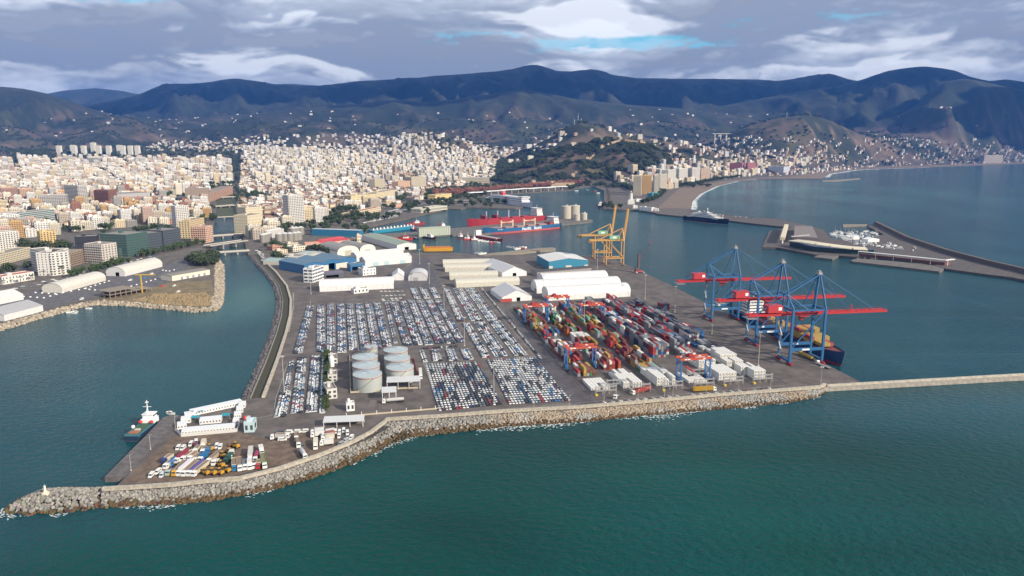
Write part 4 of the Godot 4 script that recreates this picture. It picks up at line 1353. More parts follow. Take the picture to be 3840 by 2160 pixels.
# older gantries with their booms raised
func raised_crane(at: Vector3, label: String) -> void:
	var o := thing("raised_crane", label, "crane", at, AX - 0.1, "yellow cranes with raised booms")
	var yel := mat(0.48, 0.27, 0.08, 0.5); var dark := mat(0.16, 0.10, 0.07, 0.7)
	var g := 24.0; var half := 7.0; var top := 33.0
	for x in [0.0, g]:
		for z in [-half, half]:
			var s := Shape.new()
			s.block(x, 1.5, z, 1.2, top - 1.5, 1.2)
			part(o, "leg", s, yel)
			var b := Shape.new()
			b.block(x, 0.0, z, 1.6, 1.6, 5.5)
			part(o, "bogie", b, dark)
		var c := Shape.new()
		for y in [10.0, top - 1.2]:
			c.bx(x - 0.5, y, -half, x + 0.5, y + 1.2, half, true)
		part(o, "cross_beam", c, yel)
	for z in [-half, half]:
		var p := Shape.new()
		p.bx(0.5, 9.5, z - 0.5, g - 0.5, 11.0, z + 0.5, true)
		part(o, "portal_beam", p, yel)
		var br := Shape.new()
		br.beam(Vector3(3.0, top, z), Vector3(g, 11.5, z), 0.7, 0.7)
		part(o, "brace", br, yel)
		var back := Shape.new()
		back.beam(Vector3(-8.0, top + 2.6, z * 0.3), Vector3(g - 1.5, top + 17.0, z * 0.25), 0.6, 0.6)
		part(o, "back_stay", back, yel)
		var a := Shape.new()
		a.beam(Vector3(g, top, z), Vector3(g - 1.5, top + 17.5, z * 0.25), 0.9, 0.9)
		a.beam(Vector3(g - 8.0, top + 1.0, z * 0.7), Vector3(g - 1.5, top + 17.0, z * 0.25), 0.6, 0.6)
		part(o, "apex_leg", a, yel)
		var boom := Shape.new()
		boom.beam(Vector3(g + 1.0, top + 1.5, z * 0.32), Vector3(g + 6.0, top + 43.0, z * 0.32), 1.0, 1.8)
		part(o, "boom", boom, yel)
	var lace := Shape.new()
	for k in 9:
		var y := top + 3.0 + k * 4.8
		lace.beam(Vector3(g + 1.2 + k * 0.58, y, -2.2), Vector3(g + 1.2 + k * 0.58, y, 2.2), 0.5, 0.5)
	part(o, "boom_tie", lace, yel)
	var gd := Shape.new()
	for z in [-2.4, 2.4]:
		gd.bx(-22.0, top + 0.2, z - 0.5, g, top + 2.4, z + 0.5, true)
	part(o, "girder", gd, yel)
	var head := Shape.new()
	head.bx(-24.5, top - 2.2, -3.0, -18.5, top + 0.1, 3.0, true)
	part(o, "counterweight", head, dark)
	var h := Shape.new()
	h.bx(5.0, top + 2.5, -3.6, 19.0, top + 7.2, 3.6, true)
	part(o, "machinery_house", h, mat(0.20, 0.42, 0.27, 0.5))
	var sg := Shape.new()
	sg.bx(9.0, top + 3.8, 3.61, 14.0, top + 6.2, 3.66)
	part(o, "sign", sg, mat(0.7, 0.72, 0.7, 0.6))
	var rope := Shape.new()
	rope.tube(Vector3(-16.0, top + 0.2, 0), Vector3(-16.0, 17.0, 0), 0.1, -1.0, 4)
	part(o, "rope", rope, dark)
	var grab := Shape.new()
	grab.lathe(Vector3(-16.0, 14.2, 0), [[0.0, 0.0], [1.6, 0.8], [1.3, 2.2], [0.3, 2.9]], 8)
	part(o, "grab", grab, dark)


func cranes() -> void:
	quay_crane(at2(port(310.5, -480.0)), "nearest of the three blue quay cranes with red boom")
	quay_crane(at2(port(313.5, -533.5)), "middle of the three blue quay cranes with red boom")
	quay_crane(at2(port(317.5, -618.5)), "furthest of the three blue quay cranes with red boom")
	yard_crane(143.5, -492.0, "orange and blue yard crane over the first container block, nearest the car park")
	yard_crane(212.5, -449.0, "orange and blue yard crane over the white reefers nearest the sea wall")
	yard_crane(144.5, -634.0, "orange and blue yard crane beside the car park at the inland end")
	yard_crane(174.0, -668.0, "orange and blue yard crane furthest inland before the white tents")
	yard_crane(196.0, -628.0, "orange and blue yard crane over the third container block inland")
	raised_crane(at2(port(325.0, -938.0)), "nearer yellow crane with its boom raised")
	raised_crane(at2(port(327.0, -993.0)), "farther yellow crane with its boom raised")
	# harbour mobile crane
	var o := thing("mobile_crane", "dark lattice-boom mobile crane on a white base beside the yellow cranes", "crane", Vector3(162.3, 3, -925.7), 0.3)
	var b := Shape.new()
	b.bx(-5.5, 0.9, -3.2, 5.5, 2.2, 3.2, true)
	part(o, "carriage", b, mat(0.35, 0.06, 0.06, 0.5))
	wheels_at(o, [-4.5, -2.7, -0.9, 0.9, 2.7, 4.5], 2.9, 0.8)
	for x in [-5.0, 5.0]:
		var f := Shape.new()
		f.bx(x - 0.7, 0.5, -6.5, x + 0.7, 1.2, 6.5, true)
		part(o, "outrigger", f, mat(0.6, 0.6, 0.6, 0.5))
	var t := Shape.new()
	t.bx(-1.2, 2.2, -1.2, 1.2, 24.0, 1.2)
	t.bx(-4.5, 2.4, -1.8, -1.0, 6.0, 1.8)
	part(o, "tower", t, mat(0.09, 0.06, 0.06, 0.6))
	var l := Shape.new()
	for z in [-0.8, 0.8]:
		for y in [0.0, 1.4]:
			l.beam(Vector3(1.2, 14.0 + y, z), Vector3(16.0, 38.0, z * 0.4), 0.22, 0.22)
	for k in 10:
		var u := k / 10.0
		l.beam(Vector3(1.2, 15.4, -0.8).lerp(Vector3(16.0, 38.0, -0.3), u), Vector3(1.2, 14.0, 0.8).lerp(Vector3(16.0, 38.0, 0.3), u + 0.09), 0.13, 0.13)
	part(o, "lattice_boom", l, mat(0.12, 0.07, 0.07, 0.6))
	var hd := Shape.new()
	hd.block(16.2, 37.3, 0, 1.6, 1.6, 1.6)
	part(o, "boom_head", hd, mat(0.4, 0.05, 0.05, 0.5))
	var hk := Shape.new()
	hk.tube(Vector3(16.5, 9.0, 0), Vector3(16.5, 37.5, 0), 0.1, -1.0, 4)
	hk.block(16.5, 6.0, 0, 2.4, 1.2, 2.4)
	for s in [-1, 1]:
		hk.tube(Vector3(16.5 + s, 7.0, s), Vector3(16.5, 10.0, 0), 0.09, -1.0, 4)
	part(o, "hook", hk, mat(0.1, 0.1, 0.1))


# ---------------------------------------------------------------- tank yard

func tanks() -> void:
	var steel := mat(0.44, 0.475, 0.46, 0.5, 0.0, "g", 0.12); var rust := mat(0.36, 0.13, 0.08, 0.7); var roof := mat(0.46, 0.54, 0.58, 0.4, 0.0, "g", 0.04)
	for e in [[Vector3(-97.3, 3, -471.7), 9.6, 10.4, "nearest tank of the left row, beside the white wall"], [Vector3(-102.2, 3, -492.3), 9.4, 10.4, "middle tank of the left row"], [Vector3(-107.1, 3, -512.7), 9.2, 10.4, "rear tank of the left row"], [Vector3(-77.8, 3, -487.6), 9.4, 10.4, "nearest tank of the right row, behind the long white roof"], [Vector3(-83.1, 3, -509.5), 9.2, 10.4, "middle tank of the right row"], [Vector3(-87.5, 3, -530.7), 9.0, 10.4, "rear tank of the right row"], [Vector3(-109.4, 3, -547.6), 5.0, 8.0, "small flat grey tank behind the two rows"]]:
		var p: Vector3 = e[0]; var r: float = e[1]; var h: float = e[2]
		var o := thing("storage_tank", "pale steel storage tank, " + e[3], "tank", p, 0.0, "storage tanks")
		var s := Shape.new()
		s.lathe(Vector3.ZERO, [[r, 0.0], [r, h]], 48)
		part(o, "shell", s, steel)
		var f := Shape.new()
		f.lathe(Vector3.ZERO, [[r + 0.12, h - 0.35], [r + 0.14, h], [0.0, h + r * 0.13]], 48)
		part(o, "roof", f, roof)
		var rib := Shape.new()
		for k in 24:
			var a := TAU * k / 24
			rib.beam(Vector3(cos(a) * r, h + 0.02, sin(a) * r), Vector3(cos(a) * 1.0, h + r * 0.13 - 0.1, sin(a)), 0.12, 0.1)
		part(o, "roof_ribs", rib, roof, "stuff")
		var rim := Shape.new()
		rim.lathe(Vector3.ZERO, [[r + 0.16, h - 1.0], [r + 0.3, h - 0.9], [r + 0.3, h - 0.6], [r + 0.16, h - 0.55]], 48)
		part(o, "rim", rim, rust)
		var rail := Shape.new()
		for k in 40:
			var a := TAU * k / 40; var b := TAU * (k + 1) / 40
			rail.block(cos(a) * (r - 0.1), h, sin(a) * (r - 0.1), 0.06, 1.1, 0.06)
			rail.beam(Vector3(cos(a) * (r - 0.1), h + 1.05, sin(a) * (r - 0.1)), Vector3(cos(b) * (r - 0.1), h + 1.05, sin(b) * (r - 0.1)), 0.05, 0.05)
		part(o, "railing", rail, mat(0.5, 0.45, 0.42, 0.6))
		var st := Shape.new()
		for k in 26:
			var a := 2.2 - k * 0.05
			st.block(cos(a) * (r + 0.6), 0.3 + k * 0.38, sin(a) * (r + 0.6), 0.9, 0.08, 0.5, -a)
		part(o, "spiral_stair", st, mat(0.4, 0.4, 0.4, 0.6))
	# bund walls and yard walls
	var cream := mat(0.55, 0.48, 0.36, 0.85, 0.0, "g", 0.2)
	for e in [[[-126.1,-546.9,-106.9,-462,-88.3,-465.7], 1.2, "low cream bund wall round the storage tanks"], [[-75.3,-540.4,-65.8,-491.1], 1.4, "red pipe wall on the right of the storage tanks"], [[-83.9,-469.5,-63.4,-471.7], 1.0, "low wall in front of the long white roof"]]:
		var s := Shape.new()
		wall_along(s, flat(e[0]), 0.35, QUAY, QUAY + e[1])
		single("bund_wall", s, mat(0.33, 0.06, 0.05, 0.7) if e[2].begins_with("red") else cream, e[2], "wall", "walls of the tank yard")
	var fence := thing("yard_wall", "low cream wall with white posts along the front of the tank yard", "wall")
	var s2 := Shape.new()
	wall_along(s2, flat([-100.1,-419.2,-45.6,-432.3]), 0.3, QUAY, QUAY + 0.9)
	part(fence, "wall", s2, cream)
	for p in along(flat([-100.1,-419.2,-45.6,-432.3]), 9.0):
		var q := Shape.new()
		q.block(p.x, QUAY, p.y, 0.35, 2.4, 0.35)
		part(fence, "post", q, mat(0.75, 0.73, 0.68, 0.7))
	var mesh_fence := thing("mesh_fence", "grey mesh fence with posts between the tank yard and the dense car block", "fence")
	for p in along(flat([-66.5,-528,-45.6,-432.3]), 3.0):
		var q := Shape.new()
		q.block(p.x, QUAY, p.y, 0.09, 2.4, 0.09)
		part(mesh_fence, "post", q, mat(0.4, 0.4, 0.4, 0.6))
	var rail := Shape.new()
	for y in [0.3, 1.3, 2.3]:
		wall_along(rail, flat([-66.5,-528,-45.6,-432.3]), 0.05, QUAY + y, QUAY + y + 0.06)
	part(mesh_fence, "rail", rail, mat(0.4, 0.4, 0.4, 0.6))
	# canopies
	for e in [[[-84.1,-468.4,-61.7,-471.2], 9.0, 5.2, "long white canopy roof in front of the right tanks"], [[-83.3,-445.6,-74,-447.1], 8.0, 6.0, "small white canopy roof above the tank lorry"]]:
		canopy(e[0], e[1], e[2], e[3])
	# the white block with the ivy wall
	building_on([-102,-428,-97.3,-429.4], 4.2, 4.6, mat(0.72, 0.72, 0.70, 0.7), "small white gatehouse in the corner of the tank yard", "gatehouse", 1)
	for e in [[[-119.2,-449.7,-113.4,-452.2], 15.0, 6.0, "white yard office nearest the cars, stained at its foot"], [[-127.4,-484.5,-121.3,-485.9], 11.0, 4.5, "white middle store on the ivy wall"], [[-135.8,-521.4,-129.7,-523], 14.0, 5.0, "pale grey store with a white silo on the ivy wall"]]:
		building_on(e[0], e[1], e[2], mat(0.68, 0.67, 0.64, 0.75, 0.0, "g", 0.1), e[3], "store", 2)
	var silo := Shape.new()
	silo.lathe(Vector3(-133.7, 3, -521.4), [[1.8, 0.0], [1.8, 7.0], [1.0, 7.9], [0.0, 8.1]], 14)
	single("white_silo", silo, mat(0.75, 0.75, 0.73, 0.5), "slim white silo beside the ivy wall", "silo")


func canopy(f: Array, depth: float, h: float, label: String) -> void:
	var a := Vector2(f[0], f[1]); var b := Vector2(f[2], f[3])
	var d := (b - a).normalized(); var w := a.distance_to(b)
	var o := thing("canopy", label, "canopy", at2((a + b) / 2), -atan2(d.y, d.x), "canopies")
	var s := Shape.new()
	s.loft([PackedVector3Array([Vector3(-w / 2, h, 0.4), Vector3(-w / 2, h + 0.5, 0.4), Vector3(-w / 2, h + 1.2, -depth), Vector3(-w / 2, h + 0.7, -depth)]), PackedVector3Array([Vector3(w / 2, h, 0.4), Vector3(w / 2, h + 0.5, 0.4), Vector3(w / 2, h + 1.2, -depth), Vector3(w / 2, h + 0.7, -depth)])])
	part(o, "roof", s, mat(0.66, 0.68, 0.70, 0.5, 0.0, "g", 0.05))
	var n := maxi(2, int(w / 7.0))
	for k in n + 1:
		for z in [0.0, -depth + 0.4]:
			var q := Shape.new()
			q.block(-w / 2 + 0.4 + (w - 0.8) * k / n, 0, z, 0.3, h + 0.3, 0.3)
			part(o, "post", q, mat(0.7, 0.7, 0.68, 0.6))
	var back := Shape.new()
	back.bx(-w / 2 + 1.0, 0, -depth + 0.6, w / 2 - 1.0, 1.4, -depth + 2.2)
	part(o, "pump_row", back, mat(0.16, 0.15, 0.15, 0.7))


# ---------------------------------------------------------------- halls, tents and sheds of the port

# f: the front foot line; profile: "barrel", "gable" or "flat"; ridge along the front ("side") or away from it ("end")
func hall(f: Array, depth: float, eave: float, ridge: float, profile: String, run: String, spans: int, wall: Material, roof: Material, called: String, label: String, category := "warehouse", doors: Array = [], slant := 0.0) -> Node3D:
	var a := Vector2(f[0], f[1]); var b := Vector2(f[2], f[3])
	var d := (b - a).normalized(); var w := a.distance_to(b)
	var o := thing(called, label, category, at2((a + b) / 2, QUAY + 0.003), -atan2(d.y, d.x) + slant)
	var cross := w if run == "end" else depth
	var long := depth if run == "end" else w
	var prof := PackedVector2Array()          # across, height
	var roofs := PackedVector2Array()
	for s in spans:
		var u0 := cross * s / spans; var u1 := cross * (s + 1) / spans
		if profile == "barrel":
			for k in 13:
				var t := PI * k / 12.0
				roofs.append(Vector2((u0 + u1) / 2 - cos(t) * (u1 - u0) / 2, eave + sin(t) * (ridge - eave)))
		elif profile == "gable":
			roofs.append(Vector2(u0, eave)); roofs.append(Vector2((u0 + u1) / 2, ridge)); roofs.append(Vector2(u1, eave))
		else:
			roofs.append(Vector2(u0, eave)); roofs.append(Vector2(u1, eave))
	var put := func(u: float, y: float, l: float) -> Vector3:
		return Vector3(u - w / 2, y, -l) if run == "end" else Vector3(l - w / 2, y, -u)
	var r := Shape.new(); var ws := Shape.new(); var seam := Shape.new()
	for k in roofs.size() - 1:
		var p := roofs[k]; var q := roofs[k + 1]
		if p.x == q.x:
			continue
		for lift in [0.0, -0.25]:
			var a0: Vector3 = put.call(p.x, p.y + lift, -0.3); var a1: Vector3 = put.call(p.x, p.y + lift, long + 0.3)
			var b0: Vector3 = put.call(q.x, q.y + lift, -0.3); var b1: Vector3 = put.call(q.x, q.y + lift, long + 0.3)
			if lift == 0.0:
				if (b0 - a0).cross(a1 - a0).y > 0: r.quad(a0, b0, b1, a1)
				else: r.quad(a0, a1, b1, b0)
			else:
				r.quad(a0, a1, b1, b0)
		if profile != "flat":
			var n := int(long / 5.0)
			for j in range(1, n):
				var l := long * j / n
				seam.beam(put.call(p.x, p.y + 0.02, l), put.call(q.x, q.y + 0.02, l), 0.14, 0.10)
	# the four walls, with an opening for every door that stands open
	var front := []; var left := []
	for e in doors:
		if e[3] == null:
			var on_left: bool = e.size() > 4 and e[4] == "left"
			var c: float = (depth if on_left else w) * e[0]
			(left if on_left else front).append([c - e[1] / 2, c + e[1] / 2, e[2]])
	var plain := PackedVector2Array([Vector2(0, eave), Vector2(long, eave)])
	var gable := PackedVector2Array()
	for p in roofs:
		gable.append(Vector2(p.x, p.y - 0.05))
	wall_strip(ws, gable, front if run == "end" else left, func(u, y): return put.call(u, y, 0.0))
	wall_strip(ws, gable, [], func(u, y): return put.call(u, y, long))
	wall_strip(ws, plain, left if run == "end" else front, func(u, y): return put.call(0.0, y, u))
	wall_strip(ws, plain, [], func(u, y): return put.call(cross, y, u))
	part(o, "wall", ws, wall)
	part(o, "roof", r, roof)
	if not seam.v.is_empty():
		part(o, "roof_seams", seam, roof, "stuff")
	for e in doors:        # [place along the front 0..1, width, height, colour, on the front or the left end]
		if e[3] == null:
			continue
		var s := Shape.new()
		if e.size() > 4 and e[4] == "left":
			s.bx(-w / 2 - 0.06, 0.0, -depth * e[0] - e[1] / 2, -w / 2 + 0.02, e[2], -depth * e[0] + e[1] / 2)
		else:
			s.bx(w * (e[0] - 0.5) - e[1] / 2, 0.0, -0.02, w * (e[0] - 0.5) + e[1] / 2, e[2], 0.06)
		part(o, "door", s, e[3])
	return o


# an upright wall under a line of (place, height), left open below the given height between s0 and s1 of each hole
func wall_strip(s: Shape, line: PackedVector2Array, holes: Array, put: Callable) -> void:
	for k in line.size() - 1:
		var a := line[k]; var b := line[k + 1]
		if b.x - a.x < 0.01:
			continue
		var cuts := [a.x, b.x]
		for h in holes:
			for c in [h[0], h[1]]:
				if c > a.x and c < b.x:
					cuts.append(c)
		cuts.sort()
		for j in cuts.size() - 1:
			var u0: float = cuts[j]; var u1: float = cuts[j + 1]
			var y := 0.0
			for h in holes:
				if (u0 + u1) / 2 > h[0] and (u0 + u1) / 2 < h[1]:
					y = h[2]
			var t0 := lerpf(a.y, b.y, (u0 - a.x) / (b.x - a.x)); var t1 := lerpf(a.y, b.y, (u1 - a.x) / (b.x - a.x))
			s.quad(put.call(u0, y), put.call(u1, y), put.call(u1, t1), put.call(u0, t0))


# a flat-roofed block with rows of windows on its front and sides
func building_on(f: Array, depth: float, h: float, wall: Material, label: String, called: String, floors: int, roof: Material = null, glass_share := 0.55, group := "", y := QUAY, balcony := false, category := "building") -> Node3D:
	var a := Vector2(f[0], f[1]); var b := Vector2(f[2], f[3])
	var d := (b - a).normalized(); var w := a.distance_to(b)
	var o := thing(called, label, category, at2((a + b) / 2, y), -atan2(d.y, d.x), group)
	block_parts(o, w, depth, h, floors, wall, roof if roof else mat(0.30, 0.27, 0.24, 0.9, 0.0, "g", 0.1), glass_share, balcony)
	return o


func block_parts(o: Node3D, w: float, depth: float, h: float, floors: int, wall: Material, roof: Material, share: float, balcony: bool) -> void:
	var s := Shape.new()
	s.bx(-w / 2, 0, -depth, w / 2, h, 0)
	for e in [[-w / 2, -0.3, w / 2, 0.0], [-w / 2, -depth, w / 2, -depth + 0.3], [-w / 2, -depth + 0.3, -w / 2 + 0.3, -0.3], [w / 2 - 0.3, -depth + 0.3, w / 2, -0.3]]:
		s.bx(e[0], h, e[1], e[2], h + 0.9, e[3])
	part(o, "wall", s, wall)
	var r := Shape.new()
	r.bx(-w / 2 + 0.32, h, -depth + 0.32, w / 2 - 0.32, h + 0.12, -0.32)
	part(o, "roof", r, roof)
	var hut := Shape.new()
	hut.block(-w * 0.15, h + 0.12, -depth * 0.55, minf(5.0, w * 0.3), 2.6, minf(5.0, depth * 0.4))
	part(o, "stair_head", hut, wall)
	var g := Shape.new(); var bal := Shape.new()
	window_rows(g, bal, w, depth, h, floors, share, balcony)
	part(o, "window_rows", g, mat(0.06, 0.07, 0.08, 0.25), "stuff")
	if balcony:
		part(o, "balcony_rows", bal, wall, "stuff")


func window_rows(g: Shape, bal: Shape, w: float, depth: float, h: float, floors: int, share: float, balcony: bool) -> void:
	var step := h / floors
	var n := maxi(2, int(w / 3.6)); var m := maxi(1, int(depth / 4.2))
	for k in floors:
		var y0 := k * step + step * 0.28; var y1 := k * step + step * 0.82
		for i in n:
			var x := -w / 2 + w * (i + 0.5) / n
			var hw := w / n * share / 2
			g.bx(x - hw, y0, -0.01, x + hw, y1, 0.03)
			g.bx(x - hw, y0, -depth - 0.03, x + hw, y1, -depth + 0.01)
		for i in m:
			var z := -depth * (i + 0.5) / m
			var hz := depth / m * share / 2
			g.bx(-w / 2 - 0.03, y0, z - hz, -w / 2 + 0.01, y1, z + hz)
			g.bx(w / 2 - 0.01, y0, z - hz, w / 2 + 0.03, y1, z + hz)
		if balcony:
			bal.bx(-w / 2 + 0.4, k * step + 0.02, 0.0, w / 2 - 0.4, k * step + step * 0.33, 1.1, true)
			bal.bx(w / 2, k * step + 0.02, -depth + 0.6, w / 2 + 0.9, k * step + step * 0.33, -0.6, true)


func sheds() -> void:
	var white := mat(0.74, 0.74, 0.73, 0.55, 0.0, "g", 0.03); var tent := mat(0.80, 0.80, 0.80, 0.5, 0.0, "g", 0.02); var gtent := mat(0.62, 0.62, 0.64, 0.5, 0.0, "g", 0.03); var cream := mat(0.62, 0.60, 0.52, 0.6, 0.0, "g", 0.03)
	var blue := mat(0.03, 0.13, 0.27, 0.5); var roofblue := mat(0.12, 0.21, 0.30, 0.5, 0.0, "g", 0.04); var gate := mat(0.55, 0.53, 0.46, 0.6)
	var grey := mat(0.30, 0.29, 0.28, 0.6, 0.0, "g", 0.04); var green := mat(0.30, 0.36, 0.30, 0.6, 0.0, "g", 0.04); var wl := mat(0.50, 0.48, 0.44, 0.7, 0.0, "g", 0.05)
	hall([-214.5,-799.9,-134.9,-818.9], 22.0, 6.5, 12.0, "barrel", "side", 1, tent, tent, "storage_tent", "long white tent behind the car rows, left of the small tents", "tent")
	hall([-145.4,-869.7,-131,-871.5], 32.0, 4.5, 10.0, "gable", "end", 1, tent, tent, "storage_tent", "left one of the two small white tents", "tent")
	hall([-125,-867.1,-103.1,-868.4], 30.0, 4.0, 10.5, "barrel", "end", 1, gtent, gtent, "storage_tent", "right one of the two small tents, grey and arched", "tent", [[0.4, 6.0, 4.0, mat(0.3, 0.3, 0.3)]])
	for e in [[[-92.3,-967.9,-28.9,-975.5], "rearmost cream tent of the left tent group"], [[-86.4,-929.6,-24,-935.6], "second cream tent of the left tent group"], [[-75.6,-873.4,-17.1,-880.5], "third cream tent of the left tent group"], [[-63.8,-823.4,8.8,-841.1], "front tent of the left tent group with grey stripes"]]:
		hall(e[0], 17.0, 5.0, 9.0, "barrel", "side", 1, cream, cream, "storage_tent", e[1], "tent")
	hall([-12.1,-889.6,18.3,-902.5], 74.0, 6.0, 12.5, "gable", "end", 1, tent, gtent, "storage_tent", "tall white gabled tent running away between the tent groups", "tent", [[0.5, 5.0, 4.5, null]])
	hall([-10.5,-746,20.8,-755.3], 46.0, 5.0, 12.0, "gable", "end", 1, tent, gtent, "storage_tent", "grey-roofed gabled tent nearest the containers", "tent", [[0.15, 12.0, 3.4, mat(0.35, 0.05, 0.04, 0.5)], [0.55, 4.0, 4.0, null]])
	for e in [[[38.5,-752.4,128,-774.7], "front one of three long white arched tents"], [[27.5,-790.9,123.4,-814.3], "middle one of three long white arched tents"], [[36.7,-832.7,114.4,-854.9], "rear one of three long white arched tents"]]:
		hall(e[0], 25.0, 5.5, 13.0, "barrel", "side", 1, tent, tent, "storage_tent", e[1], "tent", [[0.3, 4.0, 4.5, null, "left"]])
	hall([31.1,-896.9,102.4,-930.6], 18.0, 5.0, 6.5, "gable", "side", 1, grey, mat(0.085, 0.08, 0.09, 0.7, 0.0, "g", 0.05), "black_shed", "low shed with a black roof behind the three arched tents", "warehouse")
	hall([48.3,-944.8,101,-957.3], 60.0, 11.0, 14.5, "gable", "end", 1, mat(0.03, 0.20, 0.32, 0.5), white, "blue_front_warehouse", "warehouse with a pale roof and a turquoise-blue front", "warehouse", [[0.05, 5.0, 5.0, gate], [0.5, 8.0, 5.0, gate], [0.95, 5.0, 5.0, gate]])
	hall([-262.7,-912.8,-209.8,-974.2], 58.0, 11.5, 14.5, "gable", "end", 3, blue, roofblue, "blue_warehouse", "blue three-bay warehouse with open black doorways", "warehouse", [[0.05, 8.0, 7.5, gate], [0.17, 9.0, 8.5, null], [0.36, 14.0, 7.5, gate], [0.51, 9.0, 9.0, null], [0.71, 19.0, 7.5, gate], [0.94, 10.0, 6.0, gate]])
	hall([-197.1,-969.9,-139.4,-1005.7], 22.0, 8.5, 12.5, "gable", "side", 1, white, white, "white_warehouse", "front one of two white warehouses beside the blue one", "warehouse", [[0.22, 8.0, 5.0, mat(0.35, 0.48, 0.52, 0.5)], [0.45, 7.0, 5.0, mat(0.35, 0.48, 0.52, 0.5)], [0.80, 9.0, 5.0, mat(0.35, 0.48, 0.52, 0.5)]])
	hall([-217.6,-1012.7,-157.4,-1052.3], 22.0, 8.5, 12.5, "gable", "side", 1, white, white, "white_warehouse", "rear one of two white warehouses beside the blue one", "warehouse")
	hall([-255.1,-1058.7,-228.5,-1081.5], 62.0, 7.0, 15.0, "barrel", "end", 1, mat(0.66, 0.64, 0.55, 0.8), grey, "arched_warehouse", "left one of two old arched grey warehouses", "warehouse", [[0.5, 12.0, 8.0, mat(0.4, 0.38, 0.32)]])
	hall([-228.1,-1086.9,-208.1,-1105.4], 62.0, 6.0, 13.5, "barrel", "end", 1, mat(0.66, 0.64, 0.55, 0.8), grey, "arched_warehouse", "right one of two old arched grey warehouses", "warehouse", [[0.5, 9.0, 6.0, mat(0.4, 0.38, 0.32)]])
	hall([-177.3,-1118.8,-149.9,-1136.1], 150.0, 9.0, 12.0, "gable", "end", 1, white, green, "market_hall", "long grey-green roofed fish market hall beside the basin", "hall", [[0.5, 7.0, 5.0, null]])
	hall([-306.5,-984.1,-302.9,-1018.6], 34.0, 5.0, 7.0, "gable", "end", 1, wl, mat(0.28, 0.38, 0.36, 0.6), "green_roofed_store", "small store with a pale green roof beside the blue warehouse", "warehouse")
	hall([-295.5,-1042.9,-275.2,-1068.3], 26.0, 5.0, 7.0, "gable", "end", 1, wl, mat(0.36, 0.42, 0.42, 0.6), "pale_roofed_store", "store with a pale grey-blue roof behind the blue warehouse", "warehouse")
	hall([-208.4,-931.4,-192.2,-940.5], 16.0, 9.0, 9.5, "flat", "side", 1, blue, roofblue, "blue_annex", "blue flat-roofed annex in front of the blue warehouse", "warehouse", [[0.3, 7.0, 6.0, null], [0.7, 7.0, 6.0, null]])
	hall([-229.3,-881.7,-208.7,-893.1], 18.0, 5.5, 7.5, "gable", "side", 1, mat(0.08, 0.09, 0.11, 0.7), mat(0.13, 0.12, 0.17, 0.6), "slate_shed", "open shed with a dark slate-blue roof beside the office", "shed", [[0.4, 16.0, 3.6, null]])
	building_on([-236.6,-854.2,-229.9,-880.3], 12.0, 16.0, mat(0.70, 0.71, 0.73, 0.7), "white and blue four-storey port office in front of the blue warehouse", "port_office", 4, null, 0.8)
	building_on([-186.5,-901.4,-172.1,-911.8], 14.0, 8.0, mat(0.72, 0.72, 0.70, 0.7), "white two-storey block beside the blue annex", "white_annex", 2, null, 0.3)
	building_on([-173.9,-788.9,-159.6,-798], 9.0, 4.6, mat(0.66, 0.66, 0.63, 0.6), "white cabin block in front of the long tent", "site_office", 1, null, 0.4)
	for e in [[[-368.7,-1115.9,-355.7,-1130.3], 16.0, 6.0, mat(0.42, 0.22, 0.15, 0.8), "low pink brick house beside the river road"], [[-351.7,-1081.5,-338.9,-1095], 12.0, 5.0, mat(0.62, 0.52, 0.40, 0.8), "small cream house beside the river road"], [[-333.9,-1105.4,-317.6,-1123.1], 18.0, 7.0, mat(0.66, 0.60, 0.50, 0.8), "long cream office between river road and arched warehouses"], [[-298.2,-1018.6,-296,-1042.9], 30.0, 6.0, mat(0.60, 0.58, 0.54, 0.8), "grey flat store with white end behind the blue warehouse"], [[-358.5,-1160.1,-346,-1175.6], 14.0, 5.0, mat(0.55, 0.50, 0.40, 0.8), "cream store with a green roof below the steel silos"]]:
		building_on(e[0], e[1], e[2], e[3], e[4], "port_house", 2)
	for e in [[[-328.3,-1152.5,-307.6,-1160.1], 14.0, mat(0.45, 0.25, 0.18, 0.8), "pink flat-roofed workshop left of the red roofs"], [[-310.8,-1160.1,-289.9,-1183.5], 18.0, mat(0.42, 0.05, 0.06, 0.7), "left one of the red-roofed workshops"], [[-288.8,-1183.5,-269.3,-1207.8], 18.0, mat(0.40, 0.05, 0.06, 0.7), "right one of the red-roofed workshops"], [[-310.4,-1187.5,-284.9,-1233.2], 12.0, mat(0.43, 0.06, 0.07, 0.7), "rear red-roofed workshop behind the two others"]]:
		hall(e[0], e[1], 6.0, 8.0, "gable", "side", 2, mat(0.5, 0.35, 0.28, 0.8), e[2], "red_workshop", e[3], "workshop")
	var tw := building_on([-250.8,-1177.2,-244.6,-1179.5], 10.0, 17.0, mat(0.62, 0.54, 0.42, 0.8), "square cream clock tower with a red brick window beside the market hall", "clock_tower", 3, null, 0.4)
	tw.set_meta("category", "tower")
	building_on([-261.4,-1187.5,-253.8,-1191.5], 12.0, 9.0, mat(0.62, 0.52, 0.38, 0.8), "cream columned house beside the clock tower", "port_house", 2)
	# blue warehouse by the inner basin
	hall([-273.7,-1288.9,-261.1,-1296.5], 95.0, 12.0, 12.6, "flat", "end", 1, mat(0.025, 0.15, 0.27, 0.5), mat(0.45, 0.47, 0.50, 0.6), "long_blue_warehouse", "long blue warehouse with a pale roof by the inner basin", "warehouse", [[0.5, 24.0, 3.2, mat(0.7, 0.7, 0.7)]], 0.75)
	# steel silos beside the river road
	var k := 0
